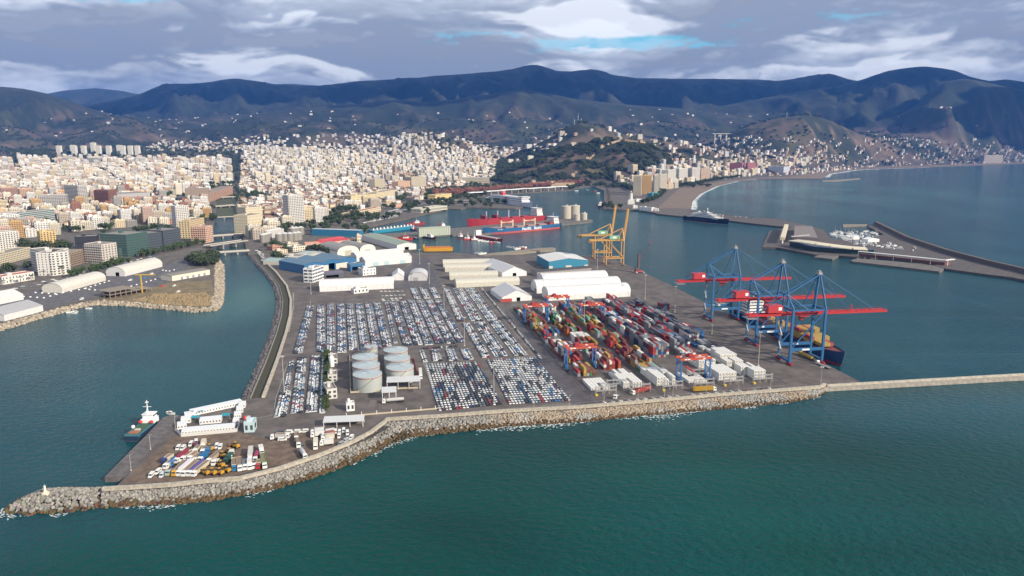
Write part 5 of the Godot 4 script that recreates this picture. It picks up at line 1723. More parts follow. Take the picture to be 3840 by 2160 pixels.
	for e in [Vector3(-416.9, 3, -1216.2), Vector3(-415.9, 3, -1222.9), Vector3(-414.5, 3, -1228.9), Vector3(-413.3, 3, -1237.5), Vector3(-425.8, 3, -1268.6), Vector3(-424.1, 3, -1275.9), Vector3(-422.1, 3, -1282.4), Vector3(-420.1, 3, -1288.9), Vector3(-419, 3, -1298.4), Vector3(-417.2, 3, -1306), Vector3(-415.5, 3, -1313.8), Vector3(-393.7, 3, -1228.9), Vector3(-385.5, 3, -1234.9), Vector3(-377.6, 3, -1236.6), Vector3(-370.6, 3, -1241.8), Vector3(-366.4, 3, -1248.9), Vector3(-395.7, 3, -1315.8), Vector3(-391.1, 3, -1320.7), Vector3(-384.1, 3, -1325.6)]:
		k += 1
		var o := thing("steel_silo", "steel silo beside the river road, %s of the cluster counted from the road" % nth(k), "silo", e, 0.0, "steel silos beside the river road")
		var r := 4.6 if k < 5 else (4.4 if k < 12 else 6.0)
		var s := Shape.new()
		s.lathe(Vector3.ZERO, [[r, 0.0], [r, 13.0]], 20)
		for j in range(1, 6):
			s.lathe(Vector3.ZERO, [[r + 0.01, j * 2.2], [r + 0.1, j * 2.2 + 0.1], [r + 0.01, j * 2.2 + 0.2]], 20)
		part(o, "shell", s, mat(0.58, 0.57, 0.54, 0.4, 0.0, "g", 0.1) if k > 4 and k < 12 else mat(0.36, 0.34, 0.31, 0.4, 0.2, "g", 0.1))
		var t := Shape.new()
		t.lathe(Vector3.ZERO, [[r + 0.1, 13.0], [0.6, 15.4], [0.0, 15.6]], 20)
		part(o, "cone_roof", t, mat(0.55, 0.55, 0.54, 0.4))
	# grain store on the bulk pier, with its rounded bays
	var gs := thing("grain_store", "pale green grain store with a row of rounded bays on the bulk pier", "silo", Vector3.ZERO)
	var line := flat([-165,-1292.4,-111.6,-1324.3])
	var gd := (line[1] - line[0]).normalized()
	gs.position = at2((line[0] + line[1]) / 2, 2.8); gs.rotation.y = -atan2(gd.y, gd.x)
	var gw := line[0].distance_to(line[1])
	for j in 16:
		var s := Shape.new()
		s.lathe(Vector3(-gw / 2 + gw * (j + 0.5) / 16.0, 0, -gw / 32.0), [[gw / 32.0, 0.0], [gw / 32.0, 15.0]], 14)
		part(gs, "bay", s, mat(0.55, 0.60, 0.50, 0.7, 0.0, "g", 0.05))
	var gr := Shape.new()
	gr.bx(-gw / 2, 15.0, -gw / 16.0 - 6.0, gw / 2, 15.8, 0.2, true)
	gr.bx(-gw / 2 + 1.0, 0, -gw / 16.0 - 5.0, gw / 2 - 1.0, 15.0, -gw / 20.0)
	part(gs, "roof", gr, mat(0.33, 0.38, 0.30, 0.8))
	# cement silos at the head of the bulk pier
	for e in [[Vector3(120.2, 2.8, -1621.3), 10.8, 27.0, "left one of the two tall cream cement silos"], [Vector3(140.6, 2.8, -1636.1), 10.8, 27.0, "right one of the two tall cream cement silos"], [Vector3(140.2, 2.8, -1581.1), 7.0, 13.0, "left one of the two short cream cement silos"], [Vector3(156.9, 2.8, -1595.2), 7.0, 13.5, "right one of the two short cream cement silos"]]:
		var o := thing("cement_silo", e[3], "silo", e[0], 0.0, "cement silos")
		var s := Shape.new()
		s.lathe(Vector3.ZERO, [[e[1], 0.0], [e[1], e[2]]], 32)
		part(o, "shell", s, mat(0.52, 0.48, 0.40, 0.8, 0.0, "g", 0.05))
		var t := Shape.new()
		t.lathe(Vector3.ZERO, [[e[1] + 0.15, e[2]], [e[1] + 0.15, e[2] + 0.5], [0.0, e[2] + 1.4]], 32)
		t.block(2.0, e[2] + 0.5, 0, 3.0, 3.0, 3.0)
		part(o, "roof", t, mat(0.5, 0.47, 0.42, 0.8))


# white office cabins of the camp by the lorry park: every cabin is a part of its row
func cabins() -> void:
	var wh := mat(0.84, 0.85, 0.86, 0.6, 0.0, "g", 0.15); var top := mat(0.86, 0.89, 0.92, 0.6, 0.0, "g", 0.1); var win := mat(0.05, 0.06, 0.07, 0.3); var teal := mat(0.02, 0.28, 0.36, 0.6)
	for e in [[[-193.9,-419.8,-169.8,-439], 18, "row of white cabins along the water"], [[-186.9,-389.8,-159.6,-397], 17, "front row of white cabins facing the lorry park"], [[-183.6,-406.1,-172,-409.3], 7, "short middle row of white cabins in the camp yard"], [[-193.2,-398.5,-188.6,-400.5], 3, "group of white cabins at the pier end"], [[-195,-407.3,-190,-409.3], 3, "second group of white cabins at the pier end"], [[-195.9,-414.7,-191.2,-417.1], 3, "third group of white cabins at the pier end"], [[-163.9,-405.7,-160.8,-406.5], 2, "white cabins by the camp gate"], [[-166.8,-415.6,-163,-416.8], 3, "second white cabins by the camp gate"], [[-168.9,-425,-165.1,-426.3], 3, "third white cabins by the camp gate"], [[-170.6,-433.1,-166.7,-434], 3, "fourth white cabins by the camp gate"]]:
		var a := Vector2(e[0][0], e[0][1]); var b := Vector2(e[0][2], e[0][3])
		var d := (b - a).normalized(); var w := a.distance_to(b)
		var o := thing("cabin_row", e[2], "cabins", at2((a + b) / 2, QUAY + 0.005), -atan2(d.y, d.x), "camp cabins")
		var n: int = e[1]; var cw := w / n
		for k in n:
			var x := -w / 2 + cw * k
			var s := Shape.new()
			s.bx(x + 0.04, 0.1, -5.6, x + cw - 0.04, 2.75, 0, true)
			var c := part(o, "cabin", s, wh)
			var r := Shape.new()
			r.bx(x + 0.02, 2.75, -5.7, x + cw - 0.02, 2.9, 0.12, true)
			part(c, "roof", r, top)
			var g := Shape.new()
			g.bx(x + cw * 0.3, 1.0, 0.0, x + cw * 0.7, 1.95, 0.04)
			part(c, "window", g, win)
	for e in [[[-191.2,-421.5,-188.1,-423.3], "turquoise awning at the left of the cabins by the water"], [[-177.4,-436.7,-174.2,-438.6], "turquoise awning at the right of the cabins by the water"], [[-190.3,-410.6,-186.2,-411.8], "turquoise awning left of the middle cabins"], [[-173.4,-413.9,-169.1,-415.6], "turquoise awning right of the middle cabins"]]:
		var a := Vector2(e[0][0], e[0][1]); var b := Vector2(e[0][2], e[0][3])
		var d := (b - a).normalized()
		var o := thing("awning", e[1], "awning", at2((a + b) / 2), -atan2(d.y, d.x), "turquoise awnings")
		var s := Shape.new()
		s.bx(-a.distance_to(b) / 2, 2.5, -4.0, a.distance_to(b) / 2, 2.62, 0.5, true)
		part(o, "sheet", s, teal)
		for x in [-1, 1]:
			for z in [-3.8, 0.3]:
				var q := Shape.new()
				q.block(x * (a.distance_to(b) / 2 - 0.2), 0, z, 0.1, 2.5, 0.1)
				part(o, "post", q, mat(0.5, 0.5, 0.5))
	var s := Shape.new()
	wall_along(s, flat([-193.2,-396.6,-186.5,-388.3,-157.7,-395.5,-159.9,-405.7]), 0.25, QUAY, QUAY + 2.1)
	single("camp_wall", s, mat(0.68, 0.68, 0.66, 0.8, 0.0, "g", 0.2), "white wall round the front of the cabin camp", "wall")
	building_on([-153.1,-394.3,-147.6,-395.1], 8.0, 5.2, mat(0.42, 0.55, 0.58, 0.6), "pale turquoise kiosk between the camp and the perimeter road", "kiosk", 1, mat(0.6, 0.66, 0.68), 0.5)
	canopy([-109.7,-401.2,-86.6,-403.7], 7.0, 3.4, "long white canopy at the rear of the lorry park")
	var buoy := Shape.new()
	buoy.lathe(Vector3(-159.3, 3, -413.9), [[0.0, 0.0], [1.3, 0.3], [1.5, 1.3], [1.0, 2.4], [0.0, 2.8]], 12)
	single("red_tank", buoy, mat(0.5, 0.02, 0.03, 0.4), "round red tank against the perimeter wall by the camp gate", "tank")


# ---------------------------------------------------------------- breakwater, walls and shores

func rock_mesh(seed_no: int, cube: float, m: Material) -> ArrayMesh:
	# a lump: a cube whose faces are cut in four and pushed towards a ball by (1 - cube), then roughened
	var r := RandomNumberGenerator.new()
	r.seed = seed_no
	var s := Shape.new()
	var off := {}
	var bend := func(p: Vector3) -> Vector3:
		var q: Vector3 = p.lerp(p.normalized() * 1.05, 1.0 - cube)
		var key := p.snapped(Vector3.ONE * 0.01)
		if not off.has(key):
			off[key] = 1.0 + r.randf_range(-0.18, 0.18) * (1.15 - cube)
		return q * off[key] * 0.5
	for ax in 3:
		for sg in [-1.0, 1.0]:
			for i in 2:
				for j in 2:
					var c := []
					for e in [[0, 0], [1, 0], [1, 1], [0, 1]]:
						var p := Vector3.ZERO
						p[ax] = sg; p[(ax + 1) % 3] = -1.0 + i + e[0]; p[(ax + 2) % 3] = -1.0 + j + e[1]
						c.append(bend.call(p))
					if sg > 0: s.quad(c[0], c[1], c[2], c[3])
					else: s.quad(c[0], c[3], c[2], c[1])
	return s.mesh(m)


func spread_between(edge: Array, foot: Array, from: float, to: float, step: float, y0: float, y1: float, rows: int) -> Array:
	var e := flat(edge); var f := flat(foot)
	var out := []
	var total := 0.0
	for k in e.size() - 1:
		total += e[k].distance_to(e[k + 1])
	var run := 0.0
	for k in e.size() - 1:
		var l := e[k].distance_to(e[k + 1])
		var n := maxi(1, int(l / step))
		for i in n:
			var u := (i + 0.5) / n
			var share := (run + l * u) / total
			if share < from or share > to:
				continue
			for j in rows:
				var w := (j + 0.35 + (0.5 if i % 2 else 0.0)) / rows
				var p: Vector2 = e[k].lerp(e[k + 1], u).lerp(f[k].lerp(f[k + 1], u), w)
				p += Vector2(rng.randf_range(-0.5, 0.5), rng.randf_range(-0.5, 0.5)) * step
				out.append(Vector3(p.x, lerpf(y0, y1, w) + rng.randf_range(-0.25, 0.3), p.y))
		run += l
	return out


func turned(p: Vector3, size: float, wild: float) -> Transform3D:
	var b := Basis.from_euler(Vector3(rng.randf_range(-wild, wild), rng.randf_range(0, TAU), rng.randf_range(-wild, wild)))
	return Transform3D(b.scaled(Vector3.ONE * size * rng.randf_range(0.82, 1.15)), p)


func breakwater() -> void:
	var core := Shape.new()
	ribbon(core, flat(SEA_EDGE), flat(SEA_FOOT), 2.2, -1.9)
	var tip := flat(TIP)
	tip.append_array(flat([-190.9,-327.9,-194.9,-322.4]))
	struct("rubble_slope", core, mat(0.33, 0.31, 0.28, 0.95, 0.0, "p", 0.1))
	var conc := mat(0.36, 0.34, 0.30, 0.9, 0.0, "g", 0.4); var stone := tint_mat(0.92, 0.0, "g", 0.3)
	var cubes := [rock_mesh(1, 0.58, stone), rock_mesh(2, 0.5, stone), rock_mesh(3, 0.62, stone)]
	var rocks := [rock_mesh(4, 0.35, stone), rock_mesh(5, 0.25, stone), rock_mesh(6, 0.45, stone), rock_mesh(7, 0.3, stone)]
	var spots := []        # [transform, mesh, tint]
	for p in spread_between(SEA_EDGE, SEA_FOOT, 0.0, 0.505, 1.28, 2.2, 0.0, 12):
		spots.append([turned(p, 1.35, 1.2), cubes[rng.randi() % 3], armour_tint(p.y)])
	for p in spread_between(SEA_EDGE, SEA_FOOT, 0.49, 1.0, 1.15, 2.1, -0.1, 11):
		spots.append([turned(p, 1.3, 1.5), rocks[rng.randi() % 4], rock_tint(p)])
	# the rounded head
	var y := -330.0
	var box := Rect2(tip[0], Vector2.ZERO)
	for p in tip:
		box = box.expand(p)
	y = box.position.y
	while y < box.end.y:
		var x := box.position.x
		while x < box.end.x:
			var p := Vector2(x + rng.randf_range(-0.6, 0.6), y + rng.randf_range(-0.6, 0.6))
			if Geometry2D.is_point_in_polygon(p, tip):
				var d := 1e9
				for k in tip.size():
					d = minf(d, p.distance_to(Geometry2D.get_closest_point_to_segment(p, tip[k], tip[(k + 1) % tip.size()])))
				var h := minf(4.4, -0.1 + d * 0.42)
				spots.append([turned(Vector3(p.x, h, p.y), 1.4, 1.2), cubes[rng.randi() % 3], armour_tint(h)])
			x += 1.4
		y += 1.4
	var o := thing("breakwater", "curved breakwater of piled concrete blocks and boulders along the sea", "breakwater")
	spots.sort_custom(func(a, b): return a[0].origin.z > b[0].origin.z)
	var rest := {}
	for i in spots.size():
		if i < 300:
			var m := part(o, "concrete_block", spots[i][1])
			m.transform = spots[i][0]
			m.material_override = mat(snappedf(spots[i][2].r, 0.04), snappedf(spots[i][2].g, 0.04), snappedf(spots[i][2].b, 0.04), 0.92, 0.0, "g", 0.3)
		else:
			rest.get_or_add(spots[i][1], []).append(spots[i])
	for me in rest:
		many(o, "armour_blocks", me, rest[me].map(func(a): return a[0]), rest[me].map(func(a): return a[2]))
	# parapet
	var wall := thing("sea_wall", "long cream concrete parapet along the top of the breakwater", "wall")
	var edge := flat(SEA_EDGE)
	var s := Shape.new()
	wall_along(s, aside(edge, -0.9), 1.8, QUAY - 0.3, QUAY + 1.7)
	part(wall, "parapet", s, mat(0.57, 0.52, 0.43, 0.9, 0.0, "p", 0.06))
	var st := Shape.new()
	wall_along(st, aside(edge, -2.5), 1.4, QUAY - 0.3, QUAY + 0.9)
	part(wall, "step", st, mat(0.44, 0.40, 0.345, 0.9, 0.0, "p", 0.06))
	# the straight wall that runs on to the right
	var arm := thing("outer_wall", "straight concrete wall running out to sea on the right", "wall")
	var a := Shape.new()
	a.prism(flat([208.6,-472.9,364,-497.5,645.8,-540.9] + [658.3,-552.6,368.8,-505.1,224.5,-480.2,214.3,-478.6]), -4.0, 2.6)
	part(arm, "base", a, mat(0.48, 0.44, 0.38, 0.9, 0.0, "p", 0.05))
	var a2 := Shape.new()
	wall_along(a2, flat([214.9,-477,366.4,-501.6,651.4,-546.6]), 1.6, 2.5, 3.9)
	part(arm, "parapet", a2, mat(0.62, 0.57, 0.48, 0.9, 0.0, "p", 0.05))
	# beacon on the head
	var b := thing("beacon", "small white beacon on a cream plinth at the tip of the breakwater", "beacon", Vector3(-217.9, 3.6, -316.6))
	b.scale = Vector3.ONE * 0.66
	var p0 := Shape.new()
	p0.lathe(Vector3.ZERO, [[2.8, 0.0], [2.6, 2.6], [1.5, 3.0], [1.4, 3.6], [0.0, 3.7]], 12)
	part(b, "plinth", p0, mat(0.60, 0.54, 0.40, 0.8))
	var p1 := Shape.new()
	p1.lathe(Vector3(0, 3.6, 0), [[0.9, 0.0], [0.6, 3.6], [0.9, 3.7], [0.9, 3.9], [0.0, 4.0]], 10)
	part(b, "tower", p1, mat(0.7, 0.67, 0.58, 0.7))
	var p2 := Shape.new()
	p2.lathe(Vector3(0, 7.6, 0), [[0.4, 0.0], [0.4, 0.8], [0.0, 1.2]], 8)
	part(b, "lantern", p2, mat(0.2, 0.35, 0.3, 0.3))
	# dark stones and the wall on the river side, pale stones on the town shore
	rubble("river_side_stones", "band of dark stones along the river side of the port", WEST_EDGE, WEST_FOOT, 1.7, 1.9, 6, rocks, Color(0.17, 0.16, 0.16))
	rubble("town_shore_stones", "band of pale boulders along the town shore", SHORE_EDGE, SHORE_FOOT, 2.4, 2.6, 5, rocks, Color(0.42, 0.36, 0.28))
	var rw := thing("river_wall", "low concrete wall with a grass verge beside the curving river road", "wall")
	var we := flat(WEST_EDGE)
	var w1 := Shape.new()
	wall_along(w1, aside(we, 1.5), 0.6, QUAY - 0.2, QUAY + 1.2)
	part(rw, "outer_wall", w1, mat(0.34, 0.32, 0.29, 0.9, 0.0, "p", 0.05))
	var w2 := Shape.new()
	wall_along(w2, aside(we, 9.5), 2.2, QUAY - 0.2, QUAY + 1.4)
	part(rw, "inner_wall", w2, mat(0.60, 0.54, 0.45, 0.9, 0.0, "p", 0.05))
	var vg := Shape.new()
	ribbon(vg, aside(we, 2.0), aside(we, 8.2), QUAY + 0.02, QUAY + 0.02)
	struct("verge", vg, mat(0.075, 0.075, 0.045, 0.95, 0.0, "p", 0.1))
	foam()


func armour_tint(h: float) -> Color:
	var k := rng.randf_range(0.62, 1.25)
	if h + rng.randf_range(-0.4, 0.4) < 0.75:       # weed and wet algae at the waterline
		return Color(0.13, 0.085, 0.04) * k
	return Color(0.325, 0.31, 0.28) * k


func rock_tint(p: Vector3) -> Color:
	var k := rng.randf_range(0.7, 1.25)
	if p.y + rng.randf_range(-0.3, 0.3) < 0.45:
		return Color(0.14, 0.085, 0.04) * k
	var warm := smoothstep(-0.3, 0.3, noise_a.get_noise_2d(p.x / 40.0, p.z / 40.0))
	return Color(0.40, 0.385, 0.35).lerp(Color(0.43, 0.35, 0.26), warm) * k


func rubble(called: String, label: String, edge: Array, foot: Array, step: float, size: float, rows: int, rocks: Array, col: Color) -> void:
	var core := Shape.new()
	ribbon(core, flat(edge), flat(foot), 2.1, -2.0)
	struct("rubble_slope", core, mat(col.r, col.g, col.b, 0.95, 0.0, "p", 0.1))
	var o := Node3D.new()
	o.name = called
	o.set_meta("kind", "stuff")
	add_child(o)
	tag(o, label, "stones")
	var sp := [[], [], [], []]; var ti := [[], [], [], []]
	for p in spread_between(edge, foot, 0.0, 1.0, step, 2.8, -0.2, rows):
		var k := rng.randi() % 4
		sp[k].append(turned(p, size, 1.5)); ti[k].append(col * rng.randf_range(0.6, 1.3))
	for k in 4:
		many(o, "stones", rocks[k], sp[k], ti[k])


# white water: thin broken scraps of foam floating along the foot of the breakwater, and the surf on the beach
func foam() -> void:
	var s := Shape.new()
	var f := flat(SEA_FOOT)
	var line := flat(TIP)
	line.resize(7); line.reverse()
	line.append_array(f)
	var r := RandomNumberGenerator.new(); r.seed = 9
	for p in along(line, 0.55):
		var k := noise_a.get_noise_2d(p.x / 55.0, p.y / 55.0) * 1.5 + 0.2
		if r.randf() > k:
			continue
		for j in r.randi_range(2, 6):
			var q := p + Vector2(r.randf_range(-1.4, 1.4), r.randf_range(-0.8, 0.6) + absf(r.randfn(0.0, 1.0)) * (0.6 + maxf(k, 0.0) * 2.6))
			scrap(s, q, r.randf_range(0.12, 0.5), r)
	for p in along(flat([456.5,-1872.8,534.5,-2185.4,629.6,-2479.8,818,-2956,1009.2,-3327.4,1160.6,-3516.4,1254,-3516.4]), 5.0):
		for j in 5:
			scrap(s, p + Vector2(r.randf_range(-3, 14), r.randf_range(-6, 6)), r.randf_range(2.0, 5.0), r)
	for p in along(flat([1579.4,-3728,1756.7,-4106.4,2191.4,-4731.6,2485.9,-4984.2,2954.7,-5265.1]), 16.0):
		for j in 3:
			scrap(s, p + Vector2(r.randf_range(-6, 14), r.randf_range(-4, 16)), r.randf_range(5.0, 11.0), r)
	var o := struct("foam", s, mat(0.72, 0.76, 0.76, 0.9))
	o.set_meta("kind", "stuff")
	tag(o, "broken white foam along the breakwater and the beach", "foam")


func scrap(s: Shape, p: Vector2, size: float, r: RandomNumberGenerator) -> void:
	var poly := []
	var n := 6
	var a0 := r.randf() * TAU
	for k in n:
		var a := a0 + TAU * k / n
		var d := size * r.randf_range(0.45, 1.0)
		poly.append(Vector3(p.x + cos(a) * d * 1.7, 0.04 + 0.02 * r.randf(), p.y + sin(a) * d * 0.8))
	var c := Vector3(p.x, 0.07, p.y)
	for k in n:
		s.tri(c, poly[(k + 1) % n], poly[k])


# ---------------------------------------------------------------- ships and boats

# a hull lying on the water, bow towards +x: `rise` lifts the sheer at the bow
func hull(o: Node3D, l: float, b: float, d: float, boot: float, top: Material, low: Material, deck: Material, rise := 0.25, fine := 0.22) -> void:
	var xs := [-0.5, -0.47, -0.35, 0.1, 0.5 - fine, 0.5 - fine * 0.55, 0.5 - fine * 0.22, 0.5]
	var wd := [0.80, 0.94, 1.0, 1.0, 0.94, 0.70, 0.36, 0.02]
	var ww := [0.45, 0.80, 0.98, 1.0, 0.88, 0.56, 0.22, 0.0]
	for side in [0, 1]:
		var lo := Shape.new(); var hi := Shape.new()
		var sg := 1.0 if side == 0 else -1.0
		for k in xs.size() - 1:
			var q := []
			for j in [k, k + 1]:
				var x: float = xs[j] * l
				var lift := maxf(0.0, (xs[j] - 0.15) / 0.35)
				var y := d * (1.0 + rise * lift * lift)
				var xb := x - (l * 0.03 if j == xs.size() - 1 else 0.0)
				var bw: float = lerpf(ww[j], wd[j], boot / d)
				q.append([Vector3(xb, -1.0, sg * ww[j] * b / 2), Vector3(xb + (x - xb) * 0.5, boot, sg * bw * b / 2), Vector3(x, y, sg * wd[j] * b / 2)])
			if side == 0:
				lo.quad(q[0][0], q[1][0], q[1][1], q[0][1]); hi.quad(q[0][1], q[1][1], q[1][2], q[0][2])
			else:
				lo.quad(q[1][0], q[0][0], q[0][1], q[1][1]); hi.quad(q[1][1], q[0][1], q[0][2], q[1][2])
		if side == 0:
			lo.quad(Vector3(-l / 2, -1, -ww[0] * b / 2), Vector3(-l / 2, -1, ww[0] * b / 2), Vector3(-l / 2, boot, wd[0] * b / 2), Vector3(-l / 2, boot, -wd[0] * b / 2))
			hi.quad(Vector3(-l / 2, boot, -wd[0] * b / 2), Vector3(-l / 2, boot, wd[0] * b / 2), Vector3(-l / 2, d, wd[0] * b / 2), Vector3(-l / 2, d, -wd[0] * b / 2))
		part(o, "hull_side", hi, top)
		part(o, "boot_topping", lo, low)
	var dk := Shape.new()
	for k in xs.size() - 1:
		var q := []
		for j in [k, k + 1]:
			var lift := maxf(0.0, (xs[j] - 0.15) / 0.35)
			q.append([xs[j] * l, d * (1.0 + rise * lift * lift) - 0.9, wd[j] * b / 2 - 0.05])
		dk.quad(Vector3(q[0][0], q[0][1], q[0][2]), Vector3(q[1][0], q[1][1], q[1][2]), Vector3(q[1][0], q[1][1], -q[1][2]), Vector3(q[0][0], q[0][1], -q[0][2]))
	part(o, "deck", dk, deck)


func ship_at(called: String, label: String, category: String, bow: Array, group := "") -> Array:
	var a := Vector2(bow[0], bow[1]); var b := Vector2(bow[2], bow[3])       # bow, then stern
	var d := (a - b).normalized()
	return [thing(called, label, category, at2((a + b) / 2, 0.0), -atan2(d.y, d.x), group), a.distance_to(b)]


func boxes(o: Node3D, list: Array) -> void:      # [name, x0, x1, half width, y0, y1, material]
	for e in list:
		var s := Shape.new()
		s.bx(e[1], e[4], -e[3], e[2], e[5], e[3], true)
		part(o, e[0], s, e[6])


func lettering(o: Node3D, text: String, size: float, p: Vector3, turn: float, m: Material) -> void:
	var t := TextMesh.new()
	var f := SystemFont.new()
	f.font_names = PackedStringArray(["Droid Sans"])
	f.font_weight = 700
	t.font = f
	t.text = text
	t.font_size = 64
	t.pixel_size = size / 64.0
	t.depth = 0.15
	var n := part(o, "lettering", t)
	n.material_override = m
	n.position = p
	n.rotation.y = turn


func bridge_house(o: Node3D, x0: float, x1: float, half: float, y0: float, decks: int, m: Material) -> void:
	var win := mat(0.04, 0.05, 0.06, 0.2)
	for k in decks:
		var s := Shape.new()
		var y := y0 + k * 2.8
		s.bx(x0 + k * 0.4, y, -half + k * 0.5, x1, y + 2.8, half - k * 0.5, true)
		part(o, "superstructure", s, m)
		var g := Shape.new()
		g.bx(x0 + k * 0.4 + 0.8, y + 1.0, -half + k * 0.5 - 0.04, x1 - 0.8, y + 1.9, half - k * 0.5 + 0.04)
		g.bx(x0 + k * 0.4 - 0.04, y + 1.0, -half + k * 0.5 + 0.8, x1 + 0.04, y + 1.9, half - k * 0.5 - 0.8)
		part(o, "window_band", g, win)
	var w := Shape.new()
	var t := y0 + decks * 2.8
	w.bx(x0 + 2.0, t, -half - 1.5, x1 + 0.5, t + 0.3, half + 1.5, true)
	part(o, "bridge_wing", w, m)
	var f := Shape.new()
	f.tube(Vector3((x0 + x1) / 2, t, 0), Vector3((x0 + x1) / 2, t + 8.0, 0), 0.35, 0.15, 6)
	f.beam(Vector3((x0 + x1) / 2, t + 5.5, -2.5), Vector3((x0 + x1) / 2, t + 5.5, 2.5), 0.2, 0.2)
	part(o, "mast", f, m)


func small_boat(p: Vector3, yaw: float, l: float, col: Color, label: String, group: String, mast := 0.0, called := "small_boat") -> void:
	var o := thing(called, label, "boat", Vector3(p.x, 0, p.z), yaw, group)
	var m := mat(col.r, col.g, col.b, 0.4)
	hull(o, l, l * 0.3, l * 0.10 + 0.5, 0.2, m, m, mat(0.45, 0.42, 0.36, 0.7), 0.35, 0.45)
	var s := Shape.new()
	s.loft([ring(-l * 0.25, l * 0.12, l * 0.10, l * 0.09), ring(-l * 0.22, l * 0.04, l * 0.10 + l * 0.11 + 0.4, l * 0.075)])
	part(o, "cabin", s, mat(0.72, 0.72, 0.70, 0.4))
	var g := Shape.new()
	g.loft([ring(-l * 0.24, l * 0.105, l * 0.10 + l * 0.05, l * 0.092), ring(-l * 0.23, l * 0.07, l * 0.10 + l * 0.09 + 0.2, l * 0.086)], false)
	part(o, "windows", g, mat(0.04, 0.05, 0.06, 0.2))
	if mast > 0.0:
		var t := Shape.new()
		t.tube(Vector3(l * 0.05, l * 0.1, 0), Vector3(l * 0.05, l * 0.1 + mast, 0), 0.12, 0.06, 5)
		t.tube(Vector3(l * 0.05, l * 0.2 + 1.0, 0), Vector3(-l * 0.35, l * 0.2 + 1.0, 0), 0.1, 0.08, 5)
		part(o, "mast", t, mat(0.6, 0.6, 0.6, 0.4))


